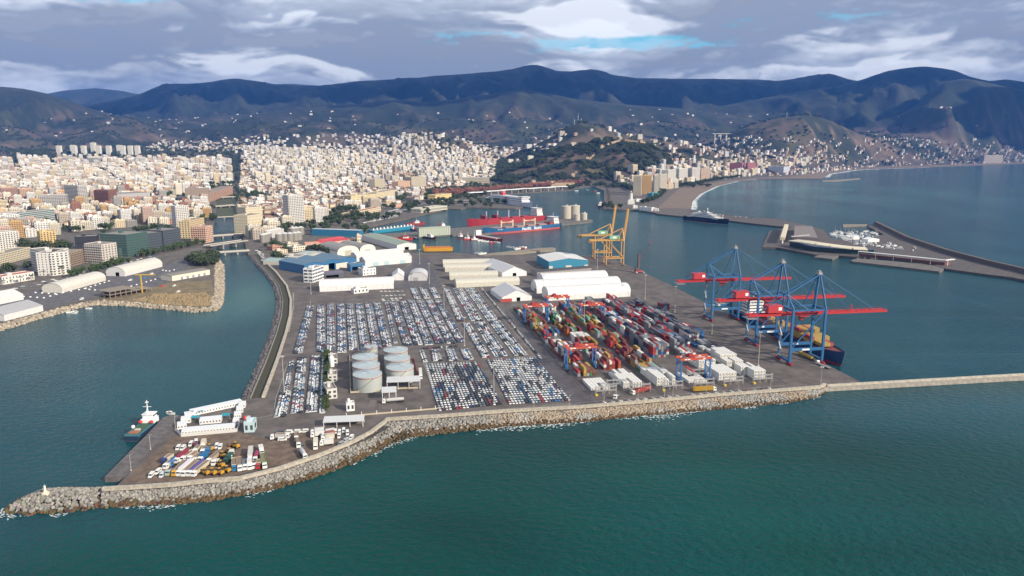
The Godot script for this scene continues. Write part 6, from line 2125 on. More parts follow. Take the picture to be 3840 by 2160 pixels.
func ships() -> void:
	var white := mat(0.75, 0.75, 0.74, 0.45); var win := mat(0.04, 0.05, 0.07, 0.2); var rust := mat(0.26, 0.06, 0.05, 0.7); var buff := mat(0.58, 0.50, 0.34, 0.6); var grey := mat(0.30, 0.31, 0.33, 0.6)
	# blue bulk carrier
	var r := ship_at("bulk_carrier", "blue bulk carrier with cream deck cranes and large white lettering on its side", "ship", [-54.8,-1347.5,91.5,-1463.1])
	var o: Node3D = r[0]; var l: float = r[1]
	hull(o, l, 29.0, 10.0, 3.2, mat(0.02, 0.13, 0.30, 0.45, 0.0, "g", 0.03), mat(0.38, 0.07, 0.06, 0.6), rust, 0.35)
	for k in 5:
		var x := l * 0.34 - k * l * 0.148
		boxes(o, [["hatch_cover", x - l * 0.05, x + l * 0.05, 9.0, 9.0, 11.6, mat(0.30, 0.20, 0.18, 0.7)]])
		if k < 4:
			var c := Shape.new()
			var cx := x - l * 0.074
			c.lathe(Vector3(cx, 9.0, 0), [[1.6, 0.0], [1.5, 9.0], [1.9, 11.0], [1.9, 14.0], [0.0, 14.5]], 10)
			var deck_crane := part(o, "deck_crane", c, buff)
			var j := Shape.new()
			var way := -1.0 if k % 2 == 0 else 1.0
			j.beam(Vector3(cx + way, 20.0, 0), Vector3(cx + way * l * 0.15, 19.0, 0), 1.2, 1.4)
			part(deck_crane, "jib", j, buff)
	bridge_house(o, -l * 0.47, -l * 0.40, 11.0, 9.0, 5, white)
	boxes(o, [["funnel", -l * 0.49, -l * 0.465, 2.5, 14.0, 25.0, mat(0.02, 0.13, 0.30, 0.5)], ["deck_store", -l * 0.40, -l * 0.35, 9.0, 9.0, 13.0, rust]])
	lettering(o, "Pacific   Basin", 7.4, Vector3(-l * 0.075, 5.9, -14.62), PI, mat(0.8, 0.8, 0.8, 0.5))
	lettering(o, "PACIFIC HAWK", 1.7, Vector3(l * 0.33, 8.2, -13.4), PI - 0.06, mat(0.75, 0.75, 0.75, 0.5))
	# red bulk carrier
	r = ship_at("bulk_carrier", "red bulk carrier with open hatches and grey mobile cranes, moored behind the blue ship", "ship", [-91.3,-1475.1,66.1,-1591.5])
	o = r[0]; l = r[1]
	var red := mat(0.36, 0.025, 0.035, 0.5, 0.0, "g", 0.03)
	hull(o, l, 29.0, 13.5, 2.0, red, mat(0.30, 0.03, 0.03, 0.6), mat(0.30, 0.05, 0.05, 0.7), 0.22)
	for k in 5:
		var x := l * 0.33 - k * l * 0.145
		boxes(o, [["hatch_coaming", x - l * 0.05, x + l * 0.05, 9.0, 12.4, 14.4, red]])
		if k in [0, 1]:
			boxes(o, [["hatch_cover", x - l * 0.05, x - l * 0.045 + 3.0, 9.0, 14.0, 21.0, mat(0.22, 0.02, 0.03, 0.6)]])
		if k < 4:
			boxes(o, [["deck_crane", x - l * 0.078, x - l * 0.066, 1.5, 12.5, 29.0, grey]])
	bridge_house(o, -l * 0.46, -l * 0.38, 12.0, 12.5, 6, white)
	boxes(o, [["funnel", -l * 0.49, -l * 0.465, 2.5, 14.0, 27.0, red]])
	# ferry
	r = ship_at("ferry", "large white passenger ferry with a red funnel at the inner quay", "ship", [54.3,-1917.9,-68.6,-2129.6])
	o = r[0]; l = r[1]
	var fw := mat(0.55, 0.56, 0.62, 0.45)
	hull(o, l, 25.0, 13.0, 1.2, fw, mat(0.10, 0.11, 0.18, 0.6), white, 0.15)
	boxes(o, [["upper_hull", -l * 0.42, l * 0.36, 12.4, 12.0, 18.0, fw], ["deck_house", -l * 0.36, l * 0.34, 11.5, 18.0, 23.0, fw], ["sun_deck", -l * 0.25, l * 0.30, 10.0, 23.0, 25.5, white], ["bridge", l * 0.28, l * 0.36, 13.0, 23.0, 27.5, white], ["funnel", -l * 0.20, -l * 0.12, 4.0, 25.5, 36.0, mat(0.5, 0.04, 0.05, 0.5)], ["funnel_top", -l * 0.20, -l * 0.12, 4.1, 33.0, 34.5, white], ["window_band", -l * 0.35, l * 0.33, 11.55, 19.5, 20.6, win], ["window_band", -l * 0.40, l * 0.34, 12.45, 14.5, 15.5, win], ["bridge_glass", l * 0.30, l * 0.363, 13.03, 25.3, 26.5, win], ["lounge", -l * 0.02, l * 0.06, 12.6, 19.0, 23.0, mat(0.33, 0.2, 0.2, 0.5)]])
	lettering(o, "trasmediterránea", 5.0, Vector3(-l * 0.02, 9.5, 12.55), 0.0, mat(0.10, 0.10, 0.14, 0.5))
	# container ship under the cranes
	r = ship_at("container_ship", "dark blue container ship with yellow containers under the blue cranes", "ship", [249.0, -527.9, 223.7, -693.2])
	o = r[0]; l = r[1]
	hull(o, l, 21.0, 8.5, 2.0, mat(0.015, 0.05, 0.13, 0.5), mat(0.30, 0.03, 0.04, 0.6), mat(0.17, 0.05, 0.045, 0.8), 0.4)
	bridge_house(o, -l * 0.42, -l * 0.33, 9.0, 7.5, 5, white)
	boxes(o, [["funnel", -l * 0.46, -l * 0.43, 2.0, 10.0, 22.0, mat(0.02, 0.04, 0.1, 0.5)], ["hatch_wall", -l * 0.25, l * 0.12, 9.8, 7.6, 10.0, mat(0.28, 0.03, 0.04, 0.7)], ["hold", -l * 0.24, l * 0.11, 8.8, 10.0, 10.15, mat(0.06, 0.04, 0.04, 0.9)]])
	for e in [[l * 0.17, 7, 3, 5], [l * 0.27, 6, 2, 3], [l * 0.33, 4, 1, 2], [-l * 0.20, 3, 1, 4], [-l * 0.05, 5, 1, 5]]:
		for lane in e[1]:
			for t in e[2]:
				var z: float = (lane - (e[1] - 1) / 2.0) * 2.6
				var k: int = 5 if rng.randf() < 0.75 or t < e[2] - 1 else 3
				var n := thing("shipping_container", "%s container aboard the container ship, %s lane from the quay, %s tier, %s stack" % [BOXES[k][0], nth(lane + 1), nth(t + 1), ["bow", "fore", "middle", "aft", "stern"][[0.33, 0.27, 0.17, -0.05, -0.20].find(snappedf(e[0] / l, 0.01))]], "container", o.position + o.basis * Vector3(e[0], 10.2 + t * 2.61, z), o.rotation.y + PI / 2, "containers aboard the container ship")
				var m := mat(BOXES[k][1], BOXES[k][2], BOXES[k][3], 0.55, 0.0, "g", 0.12)
				part(n, "body", box_body).material_override = m
				part(n, "door", box_door).set_surface_override_material(0, m)
	# motor yacht
	r = ship_at("motor_yacht", "large motor yacht with a dark blue hull and white decks at the mole", "yacht", [450.3,-1516.3,382.3,-1610.4])
	o = r[0]; l = r[1]
	hull(o, l, 18.0, 10.5, 0.7, mat(0.008, 0.014, 0.045, 0.2), mat(0.40, 0.28, 0.28, 0.5), mat(0.5, 0.42, 0.33, 0.7), 0.15, 0.35)
	var yd := [[-0.30, 0.30, 8.2, 9.6, 12.6], [-0.29, 0.22, 7.6, 12.8, 15.6], [-0.24, 0.14, 6.8, 15.8, 18.4], [-0.14, 0.06, 5.6, 18.6, 21.0]]
	for e in yd:
		boxes(o, [["deck_house", l * e[0], l * e[1], e[2], e[3], e[4] - 0.3, white], ["window_band", l * (e[0] + 0.02), l * (e[1] + 0.004), e[2] + 0.05, e[3] + 0.8, e[3] + 1.7, win], ["deck_edge", l * (e[0] - 0.06), l * (e[1] + 0.035), e[2] + 0.5, e[4] - 0.3, e[4], white]])
	for e in [[-0.16, 3.0], [-0.09, -3.0], [0.03, 0.0]]:
		var s := Shape.new()
		s.lathe(Vector3(l * e[0], 20.6, e[1]), [[0.8, 0.0], [1.6, 0.8], [1.8, 1.8], [1.2, 3.0], [0.0, 3.5]], 10)
		part(o, "radar_dome", s, white)
	var ym := Shape.new()
	ym.tube(Vector3(0, 20.0, 0), Vector3(1.5, 30.0, 0), 0.9, 0.4, 7)
	ym.beam(Vector3(1.5, 30.0, -2.2), Vector3(1.5, 30.0, 2.2), 0.8, 0.8)
	part(o, "mast", ym, white)
	var fm := Shape.new()
	fm.tube(Vector3(l * 0.36, 10.0, 0), Vector3(l * 0.36, 18.0, 0), 0.5, 0.4, 7)
	fm.block(l * 0.36, 18.0, 0, 2.2, 1.0, 2.2)
	part(o, "fore_mast", fm, white)
	var bs := Shape.new()
	bs.tube(Vector3(l * 0.47, 11.5, 0), Vector3(l * 0.56, 13.2, 0), 0.4, 0.2, 6)
	part(o, "bowsprit", bs, mat(0.6, 0.55, 0.4, 0.5))
	boxes(o, [["helicopter_hangar", -l * 0.09, -l * 0.02, 3.5, 21.0, 23.0, mat(0.03, 0.03, 0.04, 0.3)]])
	# research vessel at the west pier
	r = ship_at("supply_vessel", "blue and white supply vessel with a tall mast moored at the west pier", "ship", [-215.3,-420.7,-215,-388.4])
	o = r[0]; l = r[1]
	hull(o, l, 8.6, 3.2, 0.6, mat(0.018, 0.045, 0.085, 0.5, 0.0, "g", 0.1), mat(0.05, 0.05, 0.08, 0.6), mat(0.04, 0.10, 0.06, 0.8), 0.6, 0.3)
	boxes(o, [["deck_house", l * 0.08, l * 0.32, 3.6, 2.4, 5.6, white], ["bridge", l * 0.14, l * 0.30, 3.0, 5.6, 8.2, white], ["bridge_glass", l * 0.15, l * 0.303, 3.03, 6.8, 7.6, win], ["wheelhouse_roof", l * 0.12, l * 0.31, 3.4, 8.2, 8.4, white], ["winch", -l * 0.42, -l * 0.30, 2.6, 2.4, 4.2, mat(0.30, 0.13, 0.08, 0.8)], ["winch", -l * 0.28, -l * 0.22, 1.4, 2.4, 4.4, mat(0.5, 0.47, 0.42, 0.7)], ["bulwark", -l * 0.47, l * 0.1, 4.05, 2.3, 3.7, mat(0.06, 0.17, 0.25, 0.6)], ["stern_deck", -l * 0.46, l * 0.08, 3.85, 3.3, 3.72, mat(0.04, 0.10, 0.06, 0.8)]])
	var mm := Shape.new()
	mm.tube(Vector3(l * 0.16, 8.2, 0), Vector3(l * 0.16, 17.0, 0), 0.45, 0.2, 7)
	mm.beam(Vector3(l * 0.16, 13.0, -2.4), Vector3(l * 0.16, 13.0, 2.4), 0.25, 0.25)
	mm.tube(Vector3(l * 0.08, 8.2, 0), Vector3(l * 0.155, 12.5, 0), 0.12, 0.12, 5)
	mm.block(l * 0.16, 15.5, 0, 1.2, 0.4, 1.6)
	part(o, "mast", mm, white)
	for z in [-1, 1]:
		var b := Shape.new()
		b.lathe(Vector3(l * 0.06, 3.9, z * 3.2), [[0.0, 0.0], [1.1, 0.4], [1.2, 1.1], [0.6, 1.7], [0.0, 1.8]], 9)
		part(o, "lifeboat", b, mat(0.5, 0.04, 0.03, 0.5))
	var fl := Shape.new()
	fl.lathe(Vector3(-l * 0.18, 3.7, -3.6), [[0.0, 0.0], [0.8, 0.3], [1.1, 1.1], [0.8, 1.9], [0.0, 2.2]], 12)
	part(o, "white_float", fl, white)
	# long blue barge with white vents
	r = ship_at("blue_barge", "long blue barge with a pinkish deck and white vents in the inner basin", "barge", [-195.3,-1452.7,-265.4,-1364.7])
	o = r[0]; l = r[1]
	hull(o, l, 16.0, 6.5, 0.6, mat(0.02, 0.20, 0.32, 0.5), mat(0.02, 0.1, 0.15, 0.6), mat(0.48, 0.36, 0.29, 0.8), 0.0, 0.04)
	for k in 12:
		boxes(o, [["vent", -l * 0.44 + k * l * 0.078, -l * 0.44 + k * l * 0.078 + 2.0, 0.9, 5.6, 9.4, white]])
	for e in [[[-182,-1524.2,-219.1,-1514.6], "red and black tug behind the bow of the blue barge", Color(0.3, 0.03, 0.03), 9.0, 3.6], [[-173.3,-1270.9,-203.9,-1277.6], "bright red rescue ship beside the market hall", Color(0.55, 0.03, 0.02), 9.0, 3.2], [[-133.6,-1277.6,-158.7,-1301.9], "black and red tug before the grain store", Color(0.03, 0.02, 0.025), 8.5, 3.4], [[-129.8,-1477.6,-152.6,-1459.7], "ship with a white and red tower house behind the grain store", Color(0.03, 0.06, 0.1), 9.0, 3.5], [[-198,-1416.9,-182,-1408.6], "dark blue vessel at the end of the grain store", Color(0.015, 0.04, 0.10), 9.0, 3.6], [[-16.1,-1245.9,-64,-1309.4], "low dark red barge beside the blue bulk carrier", Color(0.28, 0.02, 0.03), 12.0, 4.2], [[223.6,-1900.8,261.9,-2108.6], "black-hulled workboat at the corner of the mole", Color(0.015, 0.02, 0.025), 11.0, 4.5], [[-98.1,-1286,-83.1,-1309.4], "dark tug left of the small boats", Color(0.02, 0.03, 0.05), 8.0, 3.0], [[-82.3,-1267.9,-71.1,-1286], "red pilot boat among the small boats", Color(0.45, 0.03, 0.04), 6.0, 2.2], [[-70.7,-1267.9,-60.1,-1276.9], "white pilot boat among the small boats", Color(0.7, 0.7, 0.7), 6.0, 2.2]]:
		r = ship_at("work_vessel", e[1], "vessel", e[0], "work vessels of the inner harbour")
		o = r[0]; l = r[1]
		var c: Color = e[2]
		var hm := mat(c.r, c.g, c.b, 0.45)
		hull(o, l, e[3], e[4], 0.5, hm, mat(0.3, 0.04, 0.03, 0.6), mat(0.28, 0.10, 0.07, 0.8) if c.r > 0.2 else mat(0.12, 0.11, 0.1, 0.8), 0.5, 0.35)
		var low: bool = e[1].begins_with("low")
		if not low:
			boxes(o, [["deck_house", -l * 0.05, l * 0.22, e[3] * 0.34, e[4] - 0.9, e[4] + 2.4, white], ["bridge", 0.0, l * 0.18, e[3] * 0.28, e[4] + 2.4, e[4] + 5.0, hm if e[1].contains("rescue") else white], ["bridge_glass", 0.0, l * 0.184, e[3] * 0.285, e[4] + 3.4, e[4] + 4.3, win], ["funnel", -l * 0.14, -l * 0.08, e[3] * 0.12, e[4] - 0.9, e[4] + 4.8, mat(0.35, 0.05, 0.04, 0.5)]])
			var t := Shape.new()
			t.tube(Vector3(l * 0.05, e[4] + 5.0, 0), Vector3(l * 0.05, e[4] + 11.0, 0), 0.25, 0.1, 6)
			part(o, "mast", t, white)
		else:
			boxes(o, [["cargo_hold", -l * 0.38, l * 0.36, e[3] * 0.42, e[4] - 0.8, e[4] + 0.9, mat(0.40, 0.32, 0.3, 0.8)], ["wheel_house", -l * 0.48, -l * 0.40, e[3] * 0.45, e[4] - 0.9, e[4] + 9.0, white]])
	# small boats
	var k := 0
	for e in [Vector3(-55.3, 0, -1259), Vector3(-50, 0, -1254.6), Vector3(-45.1, 0, -1245.9), Vector3(-34.5, 0, -1233.1), Vector3(-29, 0, -1237.3), Vector3(-24.4, 0, -1233.1), Vector3(-87.8, 0, -1299.9), Vector3(-120.7, 0, -1343.5), Vector3(-5, 0, -1176.5), Vector3(2.5, 0, -1168.8), Vector3(8.8, 0, -1157.5), Vector3(14.2, 0, -1165), Vector3(18.5, 0, -1168.8), Vector3(-52.3, 0, -1107.3), Vector3(-45.1, 0, -1103.9), Vector3(-169.8, 0, -1284.5), Vector3(230.4, 0, -2632), Vector3(275.3, 0, -2689.4), Vector3(294.1, 0, -2506.8), Vector3(297, 0, -2613.3)]:
		k += 1
		var c := Color(0.72, 0.72, 0.7) if k % 4 else (Color(0.4, 0.03, 0.04) if k % 8 else Color(0.03, 0.05, 0.12))
		small_boat(e, rng.randf_range(-0.8, 0.8), rng.randf_range(9.0, 14.0), c, "%s boat, %s of the small craft counted from the bulk pier" % ["white" if k % 4 else ("red" if k % 8 else "dark"), nth(k)], "small craft of the inner basins")
	for j in 70:
		var u := rng.randf(); var w := rng.randf()
		var a := Vector3([603.9,-1384.3,687.2,-1405.9][0], 0, [603.9,-1384.3,687.2,-1405.9][1]).lerp(Vector3([603.9,-1384.3,687.2,-1405.9][2], 0, [603.9,-1384.3,687.2,-1405.9][3]), u)
		var b := Vector3([574.5,-1304.2,667.2,-1285.6][0], 0, [574.5,-1304.2,667.2,-1285.6][1]).lerp(Vector3([574.5,-1304.2,667.2,-1285.6][2], 0, [574.5,-1304.2,667.2,-1285.6][3]), u)
		var p := a.lerp(b, w)
		small_boat(p + Vector3(0, 0, 0), rng.randf_range(-0.3, 0.3) + (0.0 if j % 2 else 1.5), rng.randf_range(7.0, 12.0), Color(0.72, 0.73, 0.75) if j % 6 else Color(0.03, 0.06, 0.15), "%s boat %sin the packed marina behind the cruise terminal" % ["white" if j % 6 else "dark blue", "with a mast " if j % 4 == 0 else ""], "boats in the marina", 13.0 if j % 4 == 0 else 0.0, "marina_boat")
	for e in [Vector3(-434.4, 0, -707.2), Vector3(-440.1, 0, -710.1), Vector3(-435.8, 0, -713), Vector3(-430.8, 0, -726.8), Vector3(-212.1, 0, -431.5)]:
		small_boat(e, rng.randf_range(-0.6, 0.6), 7.0, Color(0.72, 0.72, 0.7), "small white boat moored at the %s" % ["town shore, left of the pontoon", "town shore, leftmost", "town shore, beside the pontoon", "end of the pontoon", "camp end of the west pier"][k - 20], "boats moored near the shore")
		k += 1
	# yellow barge with a house on the fishing quay
	r = ship_at("yellow_barge", "long ochre-yellow dredging barge behind the fishing quay", "barge", [-93,-1140.6,-139.7,-1135.1])
	o = r[0]; l = r[1]
	hull(o, l, 12.0, 6.0, 0.5, mat(0.55, 0.27, 0.02, 0.5), mat(0.1, 0.06, 0.03, 0.7), mat(0.35, 0.12, 0.04, 0.8), 0.0, 0.04)
	boxes(o, [["hold_rim", -l * 0.42, l * 0.42, 4.8, 5.2, 7.0, mat(0.45, 0.15, 0.04, 0.7)], ["house", -l * 0.49, -l * 0.43, 5.0, 5.0, 10.0, mat(0.55, 0.27, 0.02, 0.5)]])


# ---------------------------------------------------------------- the city

const WALLS := [["white", 0.76, 0.75, 0.72], ["cream", 0.71, 0.66, 0.55], ["pale yellow", 0.68, 0.58, 0.40], ["beige", 0.56, 0.49, 0.41], ["pink", 0.56, 0.41, 0.34], ["grey", 0.42, 0.40, 0.38], ["brick red", 0.34, 0.15, 0.10], ["ochre", 0.55, 0.35, 0.15]]
var kinds := []            # [mesh for copies, wall, roof, windows, balconies, width, depth, height, floors, words]
var lots := []             # [position, yaw, kind, scale, wall number, district]
var kept_free := []        # [x, z, radius] of the landmarks


func house_kind(w: float, d: float, floors: int, step: float, pitched: bool, balcony: bool, share: float, words: String) -> void:
	var h := floors * step
	var s := Shape.new()
	s.bx(-w / 2, -6.0, -d / 2, w / 2, h, d / 2)
	var r := Shape.new(); var g := Shape.new(); var b := Shape.new()
	if pitched:
		var y := h + d * 0.17
		r.quad(Vector3(-w / 2 - 0.4, h - 0.1, d / 2 + 0.4), Vector3(w / 2 + 0.4, h - 0.1, d / 2 + 0.4), Vector3(w / 2 - 2.0, y, 0), Vector3(-w / 2 + 2.0, y, 0))
		r.quad(Vector3(w / 2 + 0.4, h - 0.1, -d / 2 - 0.4), Vector3(-w / 2 - 0.4, h - 0.1, -d / 2 - 0.4), Vector3(-w / 2 + 2.0, y, 0), Vector3(w / 2 - 2.0, y, 0))
		r.tri(Vector3(w / 2 + 0.4, h - 0.1, d / 2 + 0.4), Vector3(w / 2 + 0.4, h - 0.1, -d / 2 - 0.4), Vector3(w / 2 - 2.0, y, 0))
		r.tri(Vector3(-w / 2 - 0.4, h - 0.1, -d / 2 - 0.4), Vector3(-w / 2 - 0.4, h - 0.1, d / 2 + 0.4), Vector3(-w / 2 + 2.0, y, 0))
	else:
		for e in [[-w / 2, d / 2 - 0.3, w / 2, d / 2], [-w / 2, -d / 2, w / 2, -d / 2 + 0.3], [-w / 2, -d / 2, -w / 2 + 0.3, d / 2], [w / 2 - 0.3, -d / 2, w / 2, d / 2]]:
			s.bx(e[0], h, e[1], e[2], h + 1.0, e[3])
		s.block(-w * 0.18, h, -d * 0.1, minf(6.0, w * 0.35), 3.0, minf(5.0, d * 0.4))
		s.block(w * 0.26, h, d * 0.14, minf(4.0, w * 0.2), 2.2, minf(3.4, d * 0.3))
		r.bx(-w / 2 + 0.31, h, -d / 2 + 0.31, w / 2 - 0.31, h + 0.15, d / 2 - 0.31)
	g.at = Transform3D(Basis.IDENTITY, Vector3(0, 0, d / 2)); b.at = g.at
	window_rows(g, b, w, d, h, floors, share, balcony)
	var glass := mat(0.10, 0.10, 0.105, 0.3)
	var tile := mat(0.30, 0.165, 0.115, 0.9, 0.0, "g", 0.1) if pitched else mat(0.46, 0.44, 0.41, 0.9, 0.0, "g", 0.05)
	if not pitched and floors % 2 == 0:
		tile = mat(0.37, 0.235, 0.175, 0.9, 0.0, "g", 0.05)
	var whole := s.mesh(tint_mat(0.85))
	if balcony:
		b.mesh(tint_mat(0.85), whole)
	g.mesh(glass, whole); r.mesh(tile, whole)
	kinds.append([whole, s.mesh(null), r.mesh(tile), g.mesh(glass), b.mesh(null) if balcony else null, w, d, h, floors, words])


func plan_houses(poly: PackedVector2Array, step_x: float, step_z: float, yaw: float, choose: Array, palette: Array, district: String, gaps: float, limit := 1.0e9) -> void:
	var box := Rect2(poly[0], Vector2.ZERO)
	for p in poly:
		box = box.expand(p)
	var mid := box.get_center()
	var reach := box.size.length() / 2
	var nx := int(reach * 2 / step_x); var nz := int(reach * 2 / step_z)
	for j in nz:
		for i in nx:
			var q := Vector2((i + 0.5) * step_x - reach, (j + 0.5) * step_z - reach)
			if i % 7 == 6:                 # cross streets
				continue
			q.y += step_z * (0.18 if j % 2 else -0.18)       # the rows stand in pairs, back to back
			q += Vector2(rng.randf_range(-0.06, 0.06) * step_x, rng.randf_range(-0.07, 0.07) * step_z)
			var p := mid + q.rotated(-yaw)
			if rng.randf() < gaps or not Geometry2D.is_point_in_polygon(p, poly):
				continue
			var y := maxf(3.2, ground(p.x, p.y))
			if y > limit:
				continue
			var free := true
			for k in kept_free:
				if Vector2(k[0], k[1]).distance_squared_to(p) < k[2] * k[2]:
					free = false
					break
			if not free:
				continue
			var kind: int = choose[rng.randi() % choose.size()]
			var c: int = palette[rng.randi() % palette.size()]
			lots.append([Vector3(p.x, y, p.y), yaw + rng.randf_range(-0.05, 0.05), kind, Vector3(minf(1.25, step_x / kinds[kind][5]) * rng.randf_range(0.86, 1.04), rng.randf_range(0.6, 1.25), rng.randf_range(0.7, 1.1)), c, district])


func city() -> void:
	house_kind(17, 13, 4, 3.1, true, false, 0.42, "four-storey house with a tiled roof")
	house_kind(14, 12, 5, 3.1, false, false, 0.42, "five-storey flat-roofed house")
	house_kind(20, 14, 6, 3.1, false, true, 0.5, "six-storey block with balconies")
	house_kind(24, 14, 8, 3.0, false, true, 0.5, "eight-storey block with balconies")
	house_kind(16, 16, 12, 3.0, false, true, 0.5, "twelve-storey tower block")
	house_kind(32, 13, 7, 3.0, false, false, 0.5, "long seven-storey slab")
	house_kind(13, 10, 2, 3.2, true, false, 0.35, "two-storey villa with a tiled roof")
	house_kind(22, 17, 3, 3.4, true, false, 0.4, "broad three-storey house with a tiled roof")
	house_kind(26, 16, 10, 3.0, false, true, 0.5, "ten-storey block with balconies")
	landmarks()
	var pale := [0, 0, 0, 0, 1, 1, 1, 2, 3, 5]
	var mixed := [0, 0, 0, 1, 1, 2, 3, 4, 5, 6, 7]
	# west of the river, from the shore road inland
	plan_houses(flat([-973.1,-988.8,-882.7,-1080.6,-850.9,-1267.6,-803.6,-1420.1,-656.3,-1530.1,-688.5,-1658.1,-917.8,-2209.2,-1249,-2831.7,-2730.2,-2831.7]), 20, 25, 0.72, [2, 2, 3, 1, 1, 3, 0, 8, 2], mixed, "west of the river behind the shore road", 0.05)
	plan_houses(flat([-2730.2,-2831.7,-1249,-2831.7,-928.8,-2242.1,-1166.6,-2831.7,-1655.4,-3933.1,-3780.2,-3933.1]), 18, 26, 0.66, [2, 1, 0, 0, 1, 1, 2], pale, "in the western middle town", 0.06)
	plan_houses(PackedVector2Array([Vector2(-3700, -3000), Vector2(-1120, -2950), Vector2(-1560, -4100), Vector2(-2300, -5600), Vector2(-5600, -5600)]), 24, 40, 0.6, [3, 4, 8, 5, 2, 1, 3], [0, 0, 0, 1, 1, 3, 4, 2], "on the western plain below the hills", 0.14, 72.0)
	# east of the river: the old town and what lies behind it
	plan_houses(flat([-457.3,-1267.6,-464.4,-1355,-396.5,-1705.6,-262.9,-2130.8,-297.7,-2589,-210.7,-2831.7,-85.1,-3293.6,-92.2,-4516.2,-1644.3,-4516.2,-718.1,-1925.5,-563,-1530.1]), 16, 21, 0.8, [0, 0, 0, 7, 1, 0, 2, 1], pale, "in the old town east of the river", 0.05)
	plan_houses(flat([-434.4,-1225.3,-432.5,-1324.6,-385.7,-1658.1,-280.1,-2086.4,-295.1,-2293.4,-425.2,-1831.2,-470.7,-1420.1,-475.9,-1324.6]), 24, 32, 0.62, [3, 8, 2, 3, 2], [1, 2, 1, 0, 3], "along the harbour avenue", 0.05)
	plan_houses(PackedVector2Array([Vector2(-1000, -2900), Vector2(-150, -2950), Vector2(-100, -4000), Vector2(-650, -4700), Vector2(-2000, -5500), Vector2(-1500, -4200)]), 22, 36, 0.7, [3, 2, 4, 5, 8, 2, 1, 3], [0, 0, 0, 1, 1, 3, 2], "in the northern suburbs", 0.14, 210.0)
	plan_houses(PackedVector2Array([Vector2(-2600, -5200), Vector2(-600, -4600), Vector2(100, -4300), Vector2(300, -5200), Vector2(-900, -6400), Vector2(-3000, -6300)]), 40, 46, 0.7, [0, 1, 7, 6, 2], [0, 1, 0, 5, 3], "at the far edge of the northern suburbs", 0.5, 230.0)
	plan_houses(PackedVector2Array([Vector2(-5200, -5900), Vector2(4200, -6200), Vector2(5200, -8600), Vector2(-6500, -8600)]), 210, 190, 0.2, [6, 0, 7, 6], [0], "scattered on the mountain slopes", 0.55, 520.0)
	# the eastern quarter by the beach and the garden suburbs on the slopes
	plan_houses(flat([443.6,-2634.2,519.9,-2589,890.2,-3293.6,1293.9,-3933.1,1779,-4654,2195,-5300.3,2409.1,-6691.3,1820.6,-6153.5,1078.5,-4877.1,659.6,-3933.1,388.5,-3404.4,415.6,-3060.8]), 27, 26, 0.7, [3, 8, 4, 2, 3, 5, 8], [0, 1, 1, 2, 3, 4, 0], "in the beach quarter", 0.12, 60.0)
	plan_houses(flat([871.1,-3933.1,1314.4,-4516.2,1834.6,-4800.4,2733.7,-5915.6,4617.5,-6691.3,7863.6,-8106.7,9960.6,-10277,4557.5,-9339.9,1963.6,-7160.4,1157.5,-5803.4]), 30, 36, 0.9, [0, 2, 6, 3, 7, 1, 6], [0, 1, 0, 3, 4, 2], "along the eastern shore", 0.2, 120.0)
	plan_houses(PackedVector2Array([Vector2(900, -3500), Vector2(1500, -3900), Vector2(2600, -5300), Vector2(4600, -6600), Vector2(5200, -7000), Vector2(3600, -6900), Vector2(2300, -6300), Vector2(1000, -5100)]), 34, 44, 0.8, [6, 0, 7, 6, 1, 2], [0, 0, 1, 4, 3], "on the slopes above the eastern shore", 0.5, 210.0)
	plan_houses(PackedVector2Array([Vector2(700, -3700), Vector2(1200, -3900), Vector2(1500, -4900), Vector2(-200, -5200), Vector2(-400, -4300)]), 48, 52, 0.7, [6, 0, 5, 2, 7], [0, 1, 0, 3, 4], "in the valley behind the castle hill", 0.45, 240.0)
	# largest first: two hundred and fifty stand as houses of their own
	var keys := []
	for k in lots.size():
		var t: Array = lots[k]
		keys.append([kinds[t[2]][7] * t[3].y * kinds[t[2]][5] / t[0].length_squared(), k])
	keys.sort_custom(func(a, b): return a[0] > b[0])
	var rest := {}
	var seen := {}
	for i in keys.size():
		var t: Array = lots[keys[i][1]]
		var kd: Array = kinds[t[2]]
		var tr := Transform3D(Basis(Vector3.UP, t[1]) * Basis.from_scale(t[3]), t[0])
		var w: Array = WALLS[t[4]]
		if i < 250:
			var word: String = "%s %s %s" % [w[0], kd[9], t[5]]
			seen[word] = seen.get(word, 0) + 1
			var o := thing("town_house" if kd[8] < 5 else "apartment_block", "%s%s %s" % [nth(seen[word]) + " largest " if seen[word] > 1 else "", word, ""], "building", Vector3.ZERO, 0.0, "houses " + t[5])
			o.set_meta("label", o.get_meta("label").strip_edges())
			o.transform = tr
			var m := mat(w[1], w[2], w[3], 0.85, 0.0, "g", 0.06)
			part(o, "wall", kd[1]).material_override = m
			part(o, "roof", kd[2])
			part(o, "window_rows", kd[3]).set_meta("kind", "stuff")
			if kd[4]:
				var b := part(o, "balcony_rows", kd[4])
				b.material_override = m
				b.set_meta("kind", "stuff")
		else:
			rest.get_or_add(t[2], []).append([tr, Color(w[1], w[2], w[3]) * rng.randf_range(0.62, 1.08)])
	var o := Node3D.new()
	o.name = "more_town_houses"
	o.set_meta("kind", "stuff")
	add_child(o)
	tag(o, "thousands of pale houses and blocks of the city stretching inland", "houses")
	for k in rest:
		many(o, "houses", kinds[k][0], rest[k].map(func(a): return a[0]), rest[k].map(func(a): return a[1]))


# f: front foot line; adds the block and keeps its ground free of other houses
func mark(f: Array, depth: float, h: float, floors: int, wall: Material, label: String, called := "apartment_block", balcony := false, share := 0.5, roof: Material = null, y := 3.2) -> Node3D:
	var o := building_on(f, depth, h, wall, label, called, floors, roof, share, "", y, balcony)
	var c := o.position + o.basis * Vector3(0, 0, -depth / 2)
	kept_free.append([c.x, c.z, maxf(Vector2(f[0], f[1]).distance_to(Vector2(f[2], f[3])), depth) * 0.62 + 6.0])
	return o


